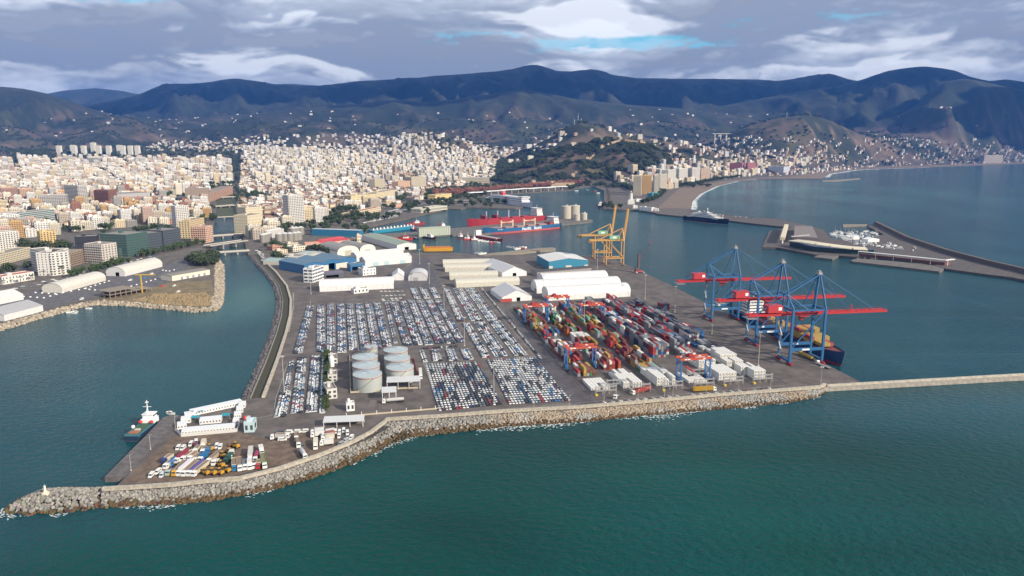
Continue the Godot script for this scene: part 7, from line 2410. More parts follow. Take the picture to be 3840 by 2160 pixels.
func landmarks() -> void:
	var white := mat(0.74, 0.72, 0.68, 0.8, 0.0, "g", 0.06); var cream := mat(0.68, 0.60, 0.44, 0.8, 0.0, "g", 0.06); var glassy := mat(0.06, 0.13, 0.11, 0.2); var slate := mat(0.07, 0.085, 0.10, 0.3); var brown := mat(0.24, 0.11, 0.075, 0.8); var beige := mat(0.36, 0.28, 0.21, 0.8, 0.0, "g", 0.06)
	mark([-604.5,-1067.3,-559.7,-1054.4], 42.0, 32.0, 9, glassy, "green glass office block nearest the promenade, tall and square", "glass_office", false, 0.85)
	mark([-571,-1051.9,-552.4,-1096.7], 30.0, 12.0, 3, glassy, "low green glass wing at the foot of the green office block", "glass_office", false, 0.85)
	mark([-586.2,-1107.8,-568.8,-1129.2], 22.0, 26.0, 7, glassy, "second green glass office block behind the low wing", "glass_office", false, 0.85)
	mark([-557.9,-1107.8,-545.6,-1133.6], 40.0, 27.0, 7, slate, "dark slate office block beside the green glass offices", "dark_office", false, 0.85)
	mark([-550.9,-1148.4,-538.7,-1182.4], 36.0, 27.0, 7, slate, "dark office block with a striped front behind the trees", "dark_office", false, 0.8)
	mark([-676.8,-1124.8,-648.8,-1136.5], 26.0, 20.0, 2, mat(0.022, 0.024, 0.03, 0.5), "black box-shaped cinema building behind the green glass offices", "cinema", false, 0.2)
	mark([-625.5,-940.6,-573.5,-899.6], 20.0, 28.0, 9, white, "white apartment block with balconies nearest the west promenade, left half", "apartment_block", true)
	mark([-573.8,-901.4,-578.4,-945.7], 18.0, 28.0, 9, white, "white apartment block nearest the west promenade, right half with blank front", "apartment_block", false, 0.25)
	mark([-591.5,-1003.5,-561.3,-992.1], 24.0, 26.0, 8, mat(0.5, 0.46, 0.42, 0.8), "apartment block with a blank grey side and a pinkish tower beside the green offices", "apartment_block", true, 0.4)
	mark([-593.2,-972.1,-594.6,-1005.8], 20.0, 18.0, 6, beige, "brownish block between the white apartments and the blank-sided block", "apartment_block", true)
	mark([-735.2,-1133.6,-720.4,-1148.4], 18.0, 27.0, 9, mat(0.60, 0.44, 0.20, 0.8), "golden yellow apartment block behind the palm garden", "apartment_block", true)
	mark([-693.3,-977.6,-699.7,-1054.4], 20.0, 14.0, 5, cream, "long low cream block at the left edge of the west promenade", "apartment_block")
	mark([-794.9,-1107.8,-772.2,-1139.4], 20.0, 28.0, 9, white, "white nine-storey block at the far left edge", "apartment_block", true)
	mark([-595.7,-840,-580,-874.1], 16.0, 9.0, 2, white, "low white market building with red roof edges at the left", "low_hall", false, 0.3, mat(0.40, 0.10, 0.07, 0.8))
	mark([-536.1,-1215,-509.3,-1211.7], 22.0, 26.0, 8, mat(0.60, 0.40, 0.30, 0.8), "pink apartment block beside the river mouth", "apartment_block", true)
	mark([-559.8,-1267.4,-557.8,-1324.4], 20.0, 30.0, 9, mat(0.58, 0.46, 0.27, 0.8), "ochre block behind the pink one by the river", "apartment_block")
	mark([-647.5,-1408.6,-629.7,-1426.7], 20.0, 44.0, 13, white, "white thirteen-storey tower beside the river, west bank", "apartment_tower", true)
	mark([-1151.9,-1894.6,-1100,-1867], 24.0, 58.0, 17, white, "tall white tower with dark horizontal stripes west of the shopping hall", "apartment_tower", true, 0.85)
	mark([-1069.9,-1882.7,-1024,-1867], 26.0, 46.0, 14, brown, "tall red-brown tower beside the grey shopping hall", "apartment_tower", true, 0.6)
	var hallb := mark([-1043.7,-1906.7,-983.8,-2000.1], 70.0, 32.0, 1, mat(0.36, 0.35, 0.35, 0.7), "huge windowless grey shopping hall with a pink sign", "shopping_hall", false, 0.02)
	var sg := Shape.new()
	sg.bx(-32.0, 13.0, 0.05, -10.0, 24.0, 0.35)
	part(hallb, "pink_sign", sg, mat(0.75, 0.02, 0.14, 0.5))
	var sg2 := Shape.new()
	sg2.bx(-28.0, 17.5, 0.36, -14.0, 20.0, 0.42)
	part(hallb, "sign_lettering", sg2, mat(0.8, 0.8, 0.8, 0.5))
	mark([-959.1,-1855.4,-917.3,-1894.6], 26.0, 28.0, 8, mat(0.34, 0.19, 0.14, 0.8), "brick-red block in front of the grey shopping hall", "apartment_block", true)
	mark([-1126.8,-1746.9,-1072.3,-1764.1], 24.0, 42.0, 12, mat(0.52, 0.50, 0.47, 0.8), "broad grey and white slab left of the striped tower", "apartment_block", true, 0.7)
	mark([-1352.6,-2022.6,-1329,-2045.6], 26.0, 40.0, 12, mat(0.55, 0.38, 0.26, 0.8), "tan apartment tower at the left, behind the broad grey slab", "apartment_tower", true, 0.6)
	mark([-1468.8,-2117.8,-1439.6,-2143], 24.0, 36.0, 11, mat(0.40, 0.24, 0.19, 0.8), "red-brown slab at the far left", "apartment_block", true, 0.6)
	mark([-878.5,-1978.1,-823.1,-2000.1], 50.0, 42.0, 8, beige, "big brown fluted department store beside the river", "department_store", false, 0.3)
	mark([-858.9,-2093.2,-921.3,-2431.7], 36.0, 24.0, 5, mat(0.48, 0.29, 0.20, 0.8), "long salmon-red building on the river bank", "river_building", false, 0.4)
	mark([-977.5,-1448.8,-968.2,-1549.8], 30.0, 26.0, 7, mat(0.42, 0.48, 0.46, 0.4), "pale green glass block on the left side of town", "glass_office", false, 0.85)
	mark([-963.1,-1370.5,-937.4,-1392], 30.0, 30.0, 9, mat(0.70, 0.70, 0.70, 0.8), "white and grey block at the left edge before the green glass block", "apartment_block", true, 0.6)
	mark([-456.5,-1497.6,-432.3,-1523.3], 22.0, 58.0, 17, white, "tall white slab tower by the harbour avenue, east bank", "apartment_tower", true, 0.6)
	mark([-477.7,-1319.4,-463.6,-1360], 30.0, 34.0, 6, cream, "stepped cream cultural building east of the river mouth", "stepped_building", false, 0.15)
	mark([-558.6,-1536.4,-535.5,-1571.7], 28.0, 30.0, 5, cream, "rear tower of the stepped cream building", "stepped_building", false, 0.15)
	mark([-487.9,-1448.8,-464.6,-1497.6], 24.0, 12.0, 3, mat(0.48, 0.30, 0.16, 0.8), "low brick hall with a red roof between river and avenue", "brick_hall", false, 0.3, mat(0.40, 0.14, 0.09, 0.8))
	var spots := [[-2896, -4750], [-2842, -4810], [-2798, -4750], [-2738, -4750], [-2708, -4810], [-2643, -4750], [-2578, -4750], [-2542, -4810], [-2488, -4750], [-2439, -4750], [-2395, -4750]]
	for k in spots.size():
		var x: float = spots[k][0]; var z: float = spots[k][1]
		mark([x - 14.0, z, x + 14.0, z + 3.0], 20.0, 62.0 if k != 4 else 78.0, 16, mat(0.76, 0.74, 0.64, 0.8), "white residential tower under the brown hill, %s from the left of its row" % nth(k + 1), "apartment_tower", false, 0.4, null, ground(x, z) - 2.0)
	for e in [[-2470.0, -4050.0, "left one of two grey blocks in the park below the tower row"], [-2330.0, -4080.0, "right one of two grey blocks in the park below the tower row"]]:
		mark([e[0], e[1], e[0] + 60.0, e[1] + 5.0], 20.0, 34.0, 8, mat(0.40, 0.40, 0.38, 0.8), e[2], "apartment_block", false, 0.6, null, ground(e[0], e[1]) - 2.0)
	# old town east of the river
	mark([-360.6,-2645,-315.6,-2708.2], 34.0, 44.0, 14, cream, "large cream office block with many windows by the park", "office_block", false, 0.6)
	mark([-415.3,-1894.6,-362.6,-1956.6], 30.0, 30.0, 8, mat(0.66, 0.55, 0.32, 0.8), "pale yellow apartment block on the harbour avenue, left", "apartment_block", false, 0.4)
	mark([-371.1,-2009,-341.3,-2143], 30.0, 30.0, 8, mat(0.66, 0.57, 0.38, 0.8), "cream apartment block on the harbour avenue, right", "apartment_block", false, 0.4)
	mark([-396.7,-2569.9,-364.4,-2645], 26.0, 32.0, 9, mat(0.58, 0.38, 0.26, 0.8), "pink and white block beside the large cream office", "apartment_block", false, 0.4)
	mark([-477.7,-2569.9,-453.1,-2629.6], 24.0, 40.0, 12, cream, "cream tower behind the harbour avenue", "apartment_tower", false, 0.5)
	mark([-203.3,-2994.2,-93,-2994.2], 60.0, 26.0, 3, mat(0.40, 0.36, 0.27, 0.8), "grey-roofed palace block beside the park", "palace", false, 0.3, mat(0.34, 0.35, 0.35, 0.7))
	mark([-218.3,-2093.2,-178.3,-2168.8], 26.0, 18.0, 3, mat(0.66, 0.52, 0.24, 0.8), "square yellow port authority house", "port_authority", false, 0.35)
	mark([-174.4,-2000.1,-118.4,-2000.1], 34.0, 10.0, 2, mat(0.22, 0.21, 0.21, 0.6), "low dark harbour terminal with a projecting flat roof", "harbour_terminal", false, 0.8)
	mark([-217.5,-1746.9,-162.7,-1844], 30.0, 9.0, 1, mat(0.50, 0.48, 0.40, 0.7), "long low shed with a cream roof on the inner quay", "quay_shed", false, 0.5, mat(0.52, 0.50, 0.42, 0.8))
	mark([-360.6,-1620.2,-321.6,-1799.6], 18.0, 10.0, 2, mat(0.60, 0.50, 0.36, 0.8), "long low tan station building beside the quay road", "station", false, 0.4, mat(0.30, 0.14, 0.10, 0.8))
	mark([-304,-1894.6,-286.5,-1914.8], 18.0, 9.0, 2, mat(0.56, 0.34, 0.24, 0.8), "small salmon house among the avenue trees", "small_house", false, 0.3)
	# cathedral
	var c := thing("cathedral", "tan stone cathedral with one bell tower above the old town", "church", Vector3(-473.1, 3.2, -3262.9), -0.5)
	kept_free.append([c.position.x, c.position.z, 75.0])
	var tan := mat(0.38, 0.28, 0.19, 0.85, 0.0, "g", 0.05)
	boxes(c, [["nave", -55.0, 40.0, 20.0, 0.0, 32.0, tan], ["transept", -10.0, 12.0, 30.0, 0.0, 30.0, tan], ["tower", -62.0, -47.0, 8.0, 0.0, 66.0, tan], ["unfinished_tower", -62.0, -47.0, 19.0, 0.0, 38.0, tan]])
	var dome := Shape.new()
	dome.lathe(Vector3(-54.5, 66.0, 0), [[6.5, 0.0], [6.0, 5.0], [5.0, 8.0], [2.0, 11.0], [1.2, 15.0], [0.0, 17.0]], 12)
	part(c, "cupola", dome, tan)
	var rf := Shape.new()
	for k in 5:
		rf.lathe(Vector3(-38.0 + k * 17.0, 32.0, 0), [[8.0, 0.0], [6.0, 3.0], [0.0, 5.0]], 12)
	part(c, "vault", rf, mat(0.36, 0.25, 0.17, 0.9))
	# towers of the beach quarter
	for e in [[[388.8,-2366.2,413.7,-2360], 62.0, mat(0.62, 0.55, 0.42, 0.8), "cream tower with striped balconies, first of the beach towers by the lighthouse"], [[429.1,-2429.8,459.7,-2429.8], 60.0, mat(0.60, 0.38, 0.15, 0.8), "golden yellow tower beside the striped cream one"], [[481.2,-2496.9,498.1,-2496.9], 58.0, mat(0.66, 0.62, 0.52, 0.8), "pale tower right of the golden one"], [[521.7,-2604.7,558.2,-2662.1], 56.0, mat(0.60, 0.54, 0.44, 0.8), "cream tower, fourth along the beach"], [[601,-2850.4,657.3,-2966.8], 62.0, mat(0.70, 0.68, 0.60, 0.8), "white tower, fifth along the beach"], [[697.5,-3093.1,747.5,-3146.6], 60.0, mat(0.70, 0.68, 0.62, 0.8), "white tower with dark balconies, sixth along the beach"], [[765.9,-3146.6,813.7,-3202], 60.0, mat(0.68, 0.64, 0.58, 0.8), "pale tower, seventh along the beach"], [[832.6,-3259.4,922.6,-3444.3], 52.0, mat(0.58, 0.44, 0.32, 0.8), "tan tower, last along the beach"], [[415.6,-3146.6,453.4,-3174.1], 58.0, mat(0.62, 0.62, 0.62, 0.8), "white slab tower behind the park trees at the harbour"], [[425.9,-3067,475.1,-3119.6], 24.0, mat(0.45, 0.47, 0.42, 0.7), "low grey-green glass block below the white slab tower"]]:
		mark(e[0], 24.0, e[1], int(e[1] / 3.4), e[2], e[3], "apartment_tower", true, 0.7)
	for e in [[[1192,-4062.6,1250.1,-4026.7], 58.0, mat(0.46, 0.16, 0.16, 0.8), "left one of the two pink-red towers near the beach"], [[1281.1,-4026.7,1324.4,-4026.7], 60.0, mat(0.50, 0.18, 0.18, 0.8), "right one of the two pink-red towers near the beach"], [[978.5,-3655.7,1044.7,-3612.3], 28.0, mat(0.62, 0.50, 0.22, 0.8), "yellow barracks-like block near the beach, left"], [[1104.3,-3808.4,1204.3,-3889.5], 26.0, mat(0.62, 0.50, 0.22, 0.8), "yellow block near the beach, right"], [[1434.7,-4155,1477.3,-4026.7], 40.0, mat(0.60, 0.64, 0.72, 0.7), "pale blue and white hospital block near the beach"]]:
		mark(e[0], 40.0, e[1], int(e[1] / 3.6), e[2], e[3], "apartment_tower", false, 0.5)
	mark([3980.0, -6260.0, 4170.0, -6310.0], 50.0, 70.0, 10, mat(0.40, 0.36, 0.32, 0.8), "massive brownish hotel block on the far eastern shore", "hotel", true, 0.6, null, ground(4080.0, -6300.0))
	mark([384.8,-4458.9,420.7,-4458.9], 26.0, 82.0, 20, mat(0.55, 0.42, 0.30, 0.8), "slender tan tower against the castle hill", "apartment_tower", true, 0.6)
	mark([404.2,-3808.4,448.5,-3808.4], 30.0, 44.0, 12, white, "white block right of the slender tan tower", "apartment_block", true, 0.6)
	# covered promenade along the inner harbour
	var p := thing("promenade_canopy", "long white undulating canopy on pillars along the inner harbour", "canopy")
	var line := flat([-132.5,-2272.6,16.2,-2464.9,204.2,-2645])
	var roof := Shape.new()
	var pts := along(line, 12.0)
	for k in pts.size() - 1:
		var a := pts[k]; var b := pts[k + 1]
		var t := (b - a).normalized(); var n := Vector2(-t.y, t.x)
		var y0 := 15.5 + sin(k * 0.9) * 0.5; var y1 := 15.5 + sin((k + 1) * 0.9) * 0.5
		roof.loft([PackedVector3Array([at2(a + n * 6, y0), at2(a - n * 10, y0 + 0.8), at2(a - n * 10, y0 + 2.2), at2(a + n * 6, y0 + 1.4)]), PackedVector3Array([at2(b + n * 6, y1), at2(b - n * 10, y1 + 0.8), at2(b - n * 10, y1 + 2.2), at2(b + n * 6, y1 + 1.4)])], false)
		if k % 3 == 0:
			var q := Shape.new()
			q.block(a.x, 3.2, a.y, 1.5, 13.0, 1.5)
			part(p, "pillar", q, mat(0.7, 0.7, 0.68, 0.6))
	part(p, "roof", roof, mat(0.76, 0.76, 0.74, 0.5))
	# lighthouse
	var lh := thing("lighthouse", "white lighthouse tower on a square white base at the root of the mole", "lighthouse", Vector3(325.1, 3.2, -2009.9))
	kept_free.append([lh.position.x, lh.position.z, 60.0])
	boxes(lh, [["base", -9.0, 9.0, 8.0, 0.0, 10.0, white], ["upper_base", -7.0, 7.0, 6.0, 10.0, 13.0, white]])
	var tw := Shape.new()
	tw.lathe(Vector3(0, 13.0, 0), [[5.2, 0.0], [4.2, 16.0], [4.8, 16.5], [4.8, 17.3], [2.2, 17.4], [2.2, 20.0], [1.4, 21.6], [0.0, 22.6]], 20)
	part(lh, "tower", tw, white)
	var ln := Shape.new()
	ln.lathe(Vector3(0, 30.4, 0), [[2.25, 0.0], [2.25, 2.4]], 12)
	part(lh, "lantern", ln, mat(0.08, 0.1, 0.1, 0.2))
	# castle walls on the hill, in two broken runs
	var cs := thing("castle", "ruined tan castle walls climbing the wooded hill", "castle")
	var stone := mat(0.46, 0.35, 0.24, 0.9, 0.0, "g", 0.05)
	for e in [[250.0, -3060.0, 320.0, -3170.0, 9.0], [320.0, -3170.0, 390.0, -3260.0, 9.0], [390.0, -3260.0, 480.0, -3320.0, 10.0], [480.0, -3320.0, 570.0, -3300.0, 12.0], [150.0, -2820.0, 240.0, -2840.0, 16.0], [80.0, -2800.0, 150.0, -2820.0, 20.0], [570.0, -3300.0, 600.0, -3350.0, 12.0]]:
		var q := Shape.new()
		for k in 6:
			var a := Vector2(e[0], e[1]).lerp(Vector2(e[2], e[3]), k / 6.0); var b := Vector2(e[0], e[1]).lerp(Vector2(e[2], e[3]), (k + 1) / 6.0)
			var y := maxf(3.2, ground(a.x, a.y))
			wall_along(q, PackedVector2Array([a, b]), 7.0, y - 12.0, y + e[4])
		part(cs, "curtain_wall", q, stone)
		var tq := Shape.new()
		var y2 := maxf(3.2, ground(e[0], e[1]))
		tq.block(e[0], y2 - 10.0, e[1], 15.0, 10.0 + e[4] + 7.0, 15.0, 0.4)
		part(cs, "tower", tq, stone)
	kept_free.append([150.0, -2820.0, 110.0])


# ---------------------------------------------------------------- trees

var crowns := []
var trunk_mesh: ArrayMesh
var tree_spots := []          # [transform, kind, label, group]


func crown(seed_no: int, w: float, h: float, base: float, n: int, size: float, m: Material) -> ArrayMesh:
	var r := RandomNumberGenerator.new(); r.seed = seed_no
	var s := Shape.new()
	s.tinted = true
	var lobes := []
	for k in 7:
		lobes.append([Vector3(r.randf_range(-0.5, 0.5) * w, base + h * r.randf_range(0.25, 0.8), r.randf_range(-0.5, 0.5) * w), w * r.randf_range(0.28, 0.42)])
	for k in n:
		var l: Array = lobes[k % 7]
		var d := Vector3(r.randfn(), r.randfn() * 0.8, r.randfn()).normalized() * pow(r.randf(), 0.4)
		var p: Vector3 = l[0] + d * l[1]
		var b := Basis.from_euler(Vector3(r.randf() * TAU, r.randf() * TAU, r.randf() * TAU)) * size * r.randf_range(0.6, 1.2)
		var g := r.randf_range(0.75, 1.2)
		s.col = Color(g, g, g * 0.95)
		s.quad(p + b * Vector3(-1, 0, -0.6), p + b * Vector3(0.1, 0.3, -0.9), p + b * Vector3(1, 0, 0.5), p + b * Vector3(-0.2, 0.35, 0.9))
	return s.mesh(m)


func leaf(r: float, g: float, b: float) -> StandardMaterial3D:
	var m := mat(r, g, b, 0.85).duplicate()
	m.vertex_color_use_as_albedo = true
	m.backlight_enabled = true
	m.backlight = Color(r, g, b) * 0.4
	return m


func add_tree(p: Vector3, kind: int, size: float, label: String, group: String) -> void:
	tree_spots.append([Transform3D(Basis(Vector3.UP, rng.randf() * TAU).scaled(Vector3(size, size * rng.randf_range(0.85, 1.2), size)), p), kind, label, group])


func tree_row(line: Array, step: float, kind: int, size: float, width: float, label: String, group: String, y := 3.2) -> void:
	var k := 0
	for p in along(flat(line), step):
		k += 1
		add_tree(Vector3(p.x + rng.randf_range(-width, width), 3.2 if y < 0.0 else maxf(y, ground(p.x, p.y)), p.y + rng.randf_range(-width, width)), kind, size * rng.randf_range(0.75, 1.2), "%s, %s from the left" % [label, nth(k)], group)


func trees() -> void:
	crowns = [crown(1, 7.0, 6.0, 2.4, 260, 0.95, leaf(0.06, 0.095, 0.035)), crown(2, 8.0, 7.0, 2.6, 280, 1.0, leaf(0.055, 0.078, 0.035)), crown(3, 8.0, 8.0, 3.0, 260, 0.95, leaf(0.30, 0.14, 0.11)), crown(4, 9.0, 5.0, 4.5, 260, 1.0, leaf(0.07, 0.09, 0.04))]
	var t := Shape.new()
	t.tube(Vector3.ZERO, Vector3(0.1, 3.0, 0), 0.35, 0.22, 6)
	for k in 4:
		var a := TAU * k / 4 + 0.4
		t.tube(Vector3(0.1, 2.6, 0), Vector3(cos(a) * 2.0, 5.2, sin(a) * 2.0), 0.18, 0.06, 5)
	trunk_mesh = t.mesh(mat(0.09, 0.065, 0.045, 0.9))
	# palm: fronds that arch from the head of a slender stem
	var f := Shape.new()
	for k in 14:
		var a := TAU * k / 14; var q := Vector3(0, 7.0, 0)
		for j in 3:
			var u := (j + 1) / 3.0
			var nq := Vector3(cos(a) * 2.8 * u, 7.0 + 0.9 * sin(u * 2.6) - u * u * 0.9, sin(a) * 2.8 * u)
			var side := Vector3(-sin(a), 0, cos(a)) * (0.5 - 0.13 * j)
			f.quad(q - side, q + side, nq + side * 0.8, nq - side * 0.8)
			q = nq
	crowns.append(f.mesh(mat(0.04, 0.065, 0.03, 0.8)))
	var ps := Shape.new()
	ps.tube(Vector3.ZERO, Vector3(0, 7.0, 0), 0.24, 0.17, 6)
	var palm_stem := ps.mesh(mat(0.14, 0.10, 0.07, 0.9))
	tree_row([-542.6,-892.1,-535.2,-950.9,-532.6,-1000], 9.0, 0, 1.1, 2.5, "leafy tree beside the shore road", "trees along the west promenade")
	tree_row([-553.8,-940.6,-549.8,-977.6,-547.9,-1029.6], 11.0, 4, 1.2, 2.5, "palm on the west promenade", "trees along the west promenade")
	tree_row([-538.2,-1048.1,-533.1,-1094,-518.2,-1151.4,-509.2,-1190.4], 8.0, 0, 1.15, 3.0, "promenade tree before the dark offices", "trees along the west promenade")
	tree_row([-531.6,-1027.1,-522.7,-1080.5,-508.5,-1129.2], 10.0, 4, 1.2, 2.5, "palm before the dark offices", "trees along the west promenade")
	tree_row([-641,-901.4,-640.4,-930.5,-626.4,-940.6], 10.0, 1, 1.1, 4.0, "dark tree at the far left of the promenade", "trees along the west promenade")
	tree_row([-583.2,-824,-577.1,-874.1,-559.9,-915.7], 12.0, 4, 1.1, 3.0, "palm along the coast road", "trees along the west promenade")
	tree_row([-779,-1151.4,-733,-1122,-702,-1114.8,-677.4,-1107.8], 8.0, 1, 1.5, 6.0, "large tree of the garden behind the white apartments", "garden trees")
	tree_row([-442.1,-994.3,-446,-1029.6,-432.1,-1041.8,-404.4,-977.6,-421.9,-972.1,-427.3,-1011.7], 5.0, 1, 1.15, 4.0, "dense tree at the river mouth corner", "trees at the river mouth")
	tree_row([-480.7,-1375.4,-478,-1397,-467.1,-1402.6,-463,-1442.5], 5.0, 1, 1.3, 5.0, "tree beside the east end of the bridge", "trees by the bridge")
	tree_row([-314.1,-1121.7,-296,-1111,-270.2,-1080.2], 5.0, 1, 1.1, 3.0, "dark tree behind the blue warehouse", "trees behind the blue warehouse", 3.0)
	tree_row([-331.4,-1017.3,-323,-1011.4,-314.8,-1005.6], 6.0, 1, 1.2, 2.0, "dark tree beside the pale green store", "trees behind the blue warehouse", 3.0)
	tree_row([-390.8,-1158.7,-382,-1174.2,-342.7,-1107.5,-330.5,-1114.5], 12.0, 0, 0.9, 3.0, "garden tree below the steel silos", "trees behind the blue warehouse", 3.0)
	tree_row([-419.2,-1799.6,-391.8,-1855.4,-362.2,-1894.6], 7.0, 0, 1.5, 3.0, "avenue tree left of the yellow block", "trees of the harbour avenue")
	tree_row([-356.8,-2000.1,-327.8,-2093.2,-319.8,-2195.2,-318.7,-2431.7,-291.4,-2499], 7.0, 0, 1.6, 5.0, "avenue tree before the cream block", "trees of the harbour avenue")
	# the plane trees of the park, brown in winter
	for j in 4:
		tree_row(flat_shift([-241.4,-2278.4,-140.6,-2380.5,5.6,-2584.6,157.6,-2808.9,323.8,-3044.4], -10.0 - j * 16.0), 13.0, 2, 1.6, 4.0, "brown winter plane tree in the %s row of the park" % nth(j + 1), "plane trees of the park", -1.0)
	for j in 3:
		tree_row(flat_shift([-272.8,-2337.4,-145.5,-2464.9,5.8,-2645,323.8,-3044.4], -90.0 - j * 24.0), 15.0, 1, 1.6, 8.0, "green tree in the %s row behind the plane trees" % nth(j + 1), "green trees of the park", -1.0)
	tree_row([368.2,-3318.8,411.3,-3510.7,441.8,-3579.7,430.7,-3318.8,393.8,-3259.4], 8.0, 1, 2.2, 8.0, "great dark fig tree at the end of the park", "green trees of the park")
	tree_row([379.2,-2763.5,421.7,-2850.4,433.9,-2763.5,423.3,-2604.7], 8.0, 1, 1.5, 8.0, "tree between harbour and beach towers", "trees near the lighthouse")
	tree_row([334.2,-2604.7,300.9,-2276.7,263.9,-2021.2], 12.0, 4, 1.3, 4.0, "palm on the quay before the lighthouse", "palms near the lighthouse")
	tree_row([355.1,-2021.2,384,-2079.6,426.5,-2193.6,478.7,-2366.2,528.2,-2567.7], 10.0, 0, 1.2, 8.0, "low tree between lighthouse and beach", "trees near the lighthouse")
	tree_row([601.9,-2806.3,662.6,-2895.9,737.9,-2991.3,846.8,-3202,954.2,-3380.4,1139.4,-3688.3], 11.0, 0, 1.4, 8.0, "tree along the beach road", "trees along the beach")
	tree_row([1095.6,-3514.8,1455.3,-3889.5,1826.2,-4458.9,2141.3,-4810.5], 16.0, 4, 1.5, 5.0, "palm along the far beach road", "trees along the beach")
	tree_row([449.8,-1804.7,463,-1779.6,495.8,-1724.8,515.3,-1685.8,535,-1651.6,557.8,-1630.5,589.1,-1618.7], 12.0, 4, 1.15, 1.0, "palm on the outer edge of the mole", "palms on the mole", 3.0)
	tree_row([-146.2,-556.4,-133.8,-505.4,-122.6,-459.9,-114.9,-428.2], 2.0, 0, 0.42, 0.4, "ivy bush on the wall beside the white stores", "ivy wall", 3.0)
	# woods on the castle hill and on the slopes
	var i := 0
	while i < 24000:
		i += 1
		var p := Vector2(rng.randf_range(-150, 1000), rng.randf_range(-4400, -2900))
		var y := ground(p.x, p.y)
		if y > 7.0 and noise_a.get_noise_2d(p.x / 110.0, p.y / 110.0) > 0.04 and not (p.y < -3950.0 and y > 130.0):
			add_tree(Vector3(p.x, y - 1.0, p.y), 1 if rng.randf() < 0.7 else 3, rng.randf_range(0.9, 1.5), "pine on the castle hill", "woods")
	i = 0
	while i < 16000:
		i += 1
		var p := Vector2(rng.randf_range(-5000, 5600), rng.randf_range(-7200, -2900))
		var y := ground(p.x, p.y)
		var nz := noise_a.get_noise_2d(p.x / 320.0, p.y / 320.0 + 7.0)
		if y > 6.0 and y < 420.0 and nz > 0.02 and absf(p.x) < -p.y * 0.8:
			add_tree(Vector3(p.x, y - 1.0, p.y), 1 if rng.randf() < 0.8 else 3, rng.randf_range(1.2, 2.2), "tree on the slopes", "woods")
	i = 0
	while i < 5000:      # gardens and trees among the houses of the plain
		i += 1
		var p := Vector2(rng.randf_range(-4300, -300), rng.randf_range(-5300, -2900))
		var y := ground(p.x, p.y)
		if y < 170.0 and noise_a.get_noise_2d(p.x / 260.0, p.y / 260.0 + 3.0) > -0.08:
			add_tree(Vector3(p.x, maxf(3.2, y), p.y), rng.randi() % 2, rng.randf_range(1.1, 2.0), "street tree", "woods")
	i = 0
	while i < 5200:
		i += 1
		var p := Vector2(rng.randf_range(-1700, 1100), rng.randf_range(-3000, -1300))
		if (Geometry2D.is_point_in_polygon(p, city_left_poly) or Geometry2D.is_point_in_polygon(p, city_right_poly)) and p.y < -1250.0 - absf(p.x + 500.0) * 0.1 and (p.x < 280.0 or p.y < -2750.0) and noise_a.get_noise_2d(p.x / 190.0, p.y / 190.0) > -0.05:
			add_tree(Vector3(p.x, 3.2, p.y), rng.randi() % 2, rng.randf_range(0.8, 1.7), "street tree", "woods")
	tree_spots.sort_custom(func(a, b): return a[0].origin.z > b[0].origin.z)
	var rest := {}; var singles := 0
	for e in tree_spots:
		if e[3] != "woods" and singles < 300:
			singles += 1
			var o := thing("palm_tree" if e[1] == 4 else "tree", e[2], "tree", Vector3.ZERO, 0.0, e[3])
			o.transform = e[0]
			part(o, "trunk", palm_stem if e[1] == 4 else trunk_mesh)
			part(o, "crown", crowns[e[1]])
		else:
			rest.get_or_add(e[1], []).append(e[0])
	var o := Node3D.new()
	o.name = "woods"
	o.set_meta("kind", "stuff")
	add_child(o)
	tag(o, "woods and street trees of the town, the park and the hills", "trees")
	for k in rest:
		many(o, "tree_crowns", crowns[k], rest[k])
		many(o, "tree_trunks", palm_stem if k == 4 else trunk_mesh, rest[k])


func flat_shift(a: Array, dz: float) -> Array:
	var out := a.duplicate()
	for k in range(1, out.size(), 2):
		out[k] += dz
	return out


# ---------------------------------------------------------------- clouds that shade the mountains

func clouds() -> void:
	var m := mat(0.8, 0.8, 0.82, 1.0)
	# centre of each bank, its length, width and depth: they stand between the sun and the ranges
	for e in [[-3200, 2500, -8200, 2300, 1500], [300, 2650, -8700, 2600, 1600], [4300, 2600, -8500, 2500, 1600], [8000, 2700, -7800, 2300, 1700], [-6500, 2600, -8800, 2000, 1500], [11500, 2700, -8200, 2400, 1900], [9300, 2500, -5100, 1900, 1200], [1700, 2350, -6200, 1300, 420]]:
		var o := MeshInstance3D.new()
		o.name = numbered("cloud")
		var s := Shape.new()
		var rings := []
		for j in 13:
			var t := PI * j / 12.0
			var ring_pts := PackedVector3Array()
			for k in 28:
				var a := TAU * k / 28.0
				var d := Vector3(cos(a) * sin(t), cos(t) * (0.22 if t < PI / 2 else 0.08), sin(a) * sin(t))
				var bump := 1.0 + 0.55 * noise_a.get_noise_3d(d.x * 1.6 + e[0], d.y * 3.0, d.z * 1.6 + e[2])
				ring_pts.append(Vector3(d.x * e[3], d.y * 1400.0, d.z * e[4]) * bump)
			rings.append(ring_pts)
		s.loft(rings, false)
		o.mesh = s.mesh(m)
		o.position = Vector3(e[0], e[1], e[2])
		o.set_meta("kind", "structure")
		add_child(o)


# ---------------------------------------------------------------- west bank, bridges, mole, lamps and markings

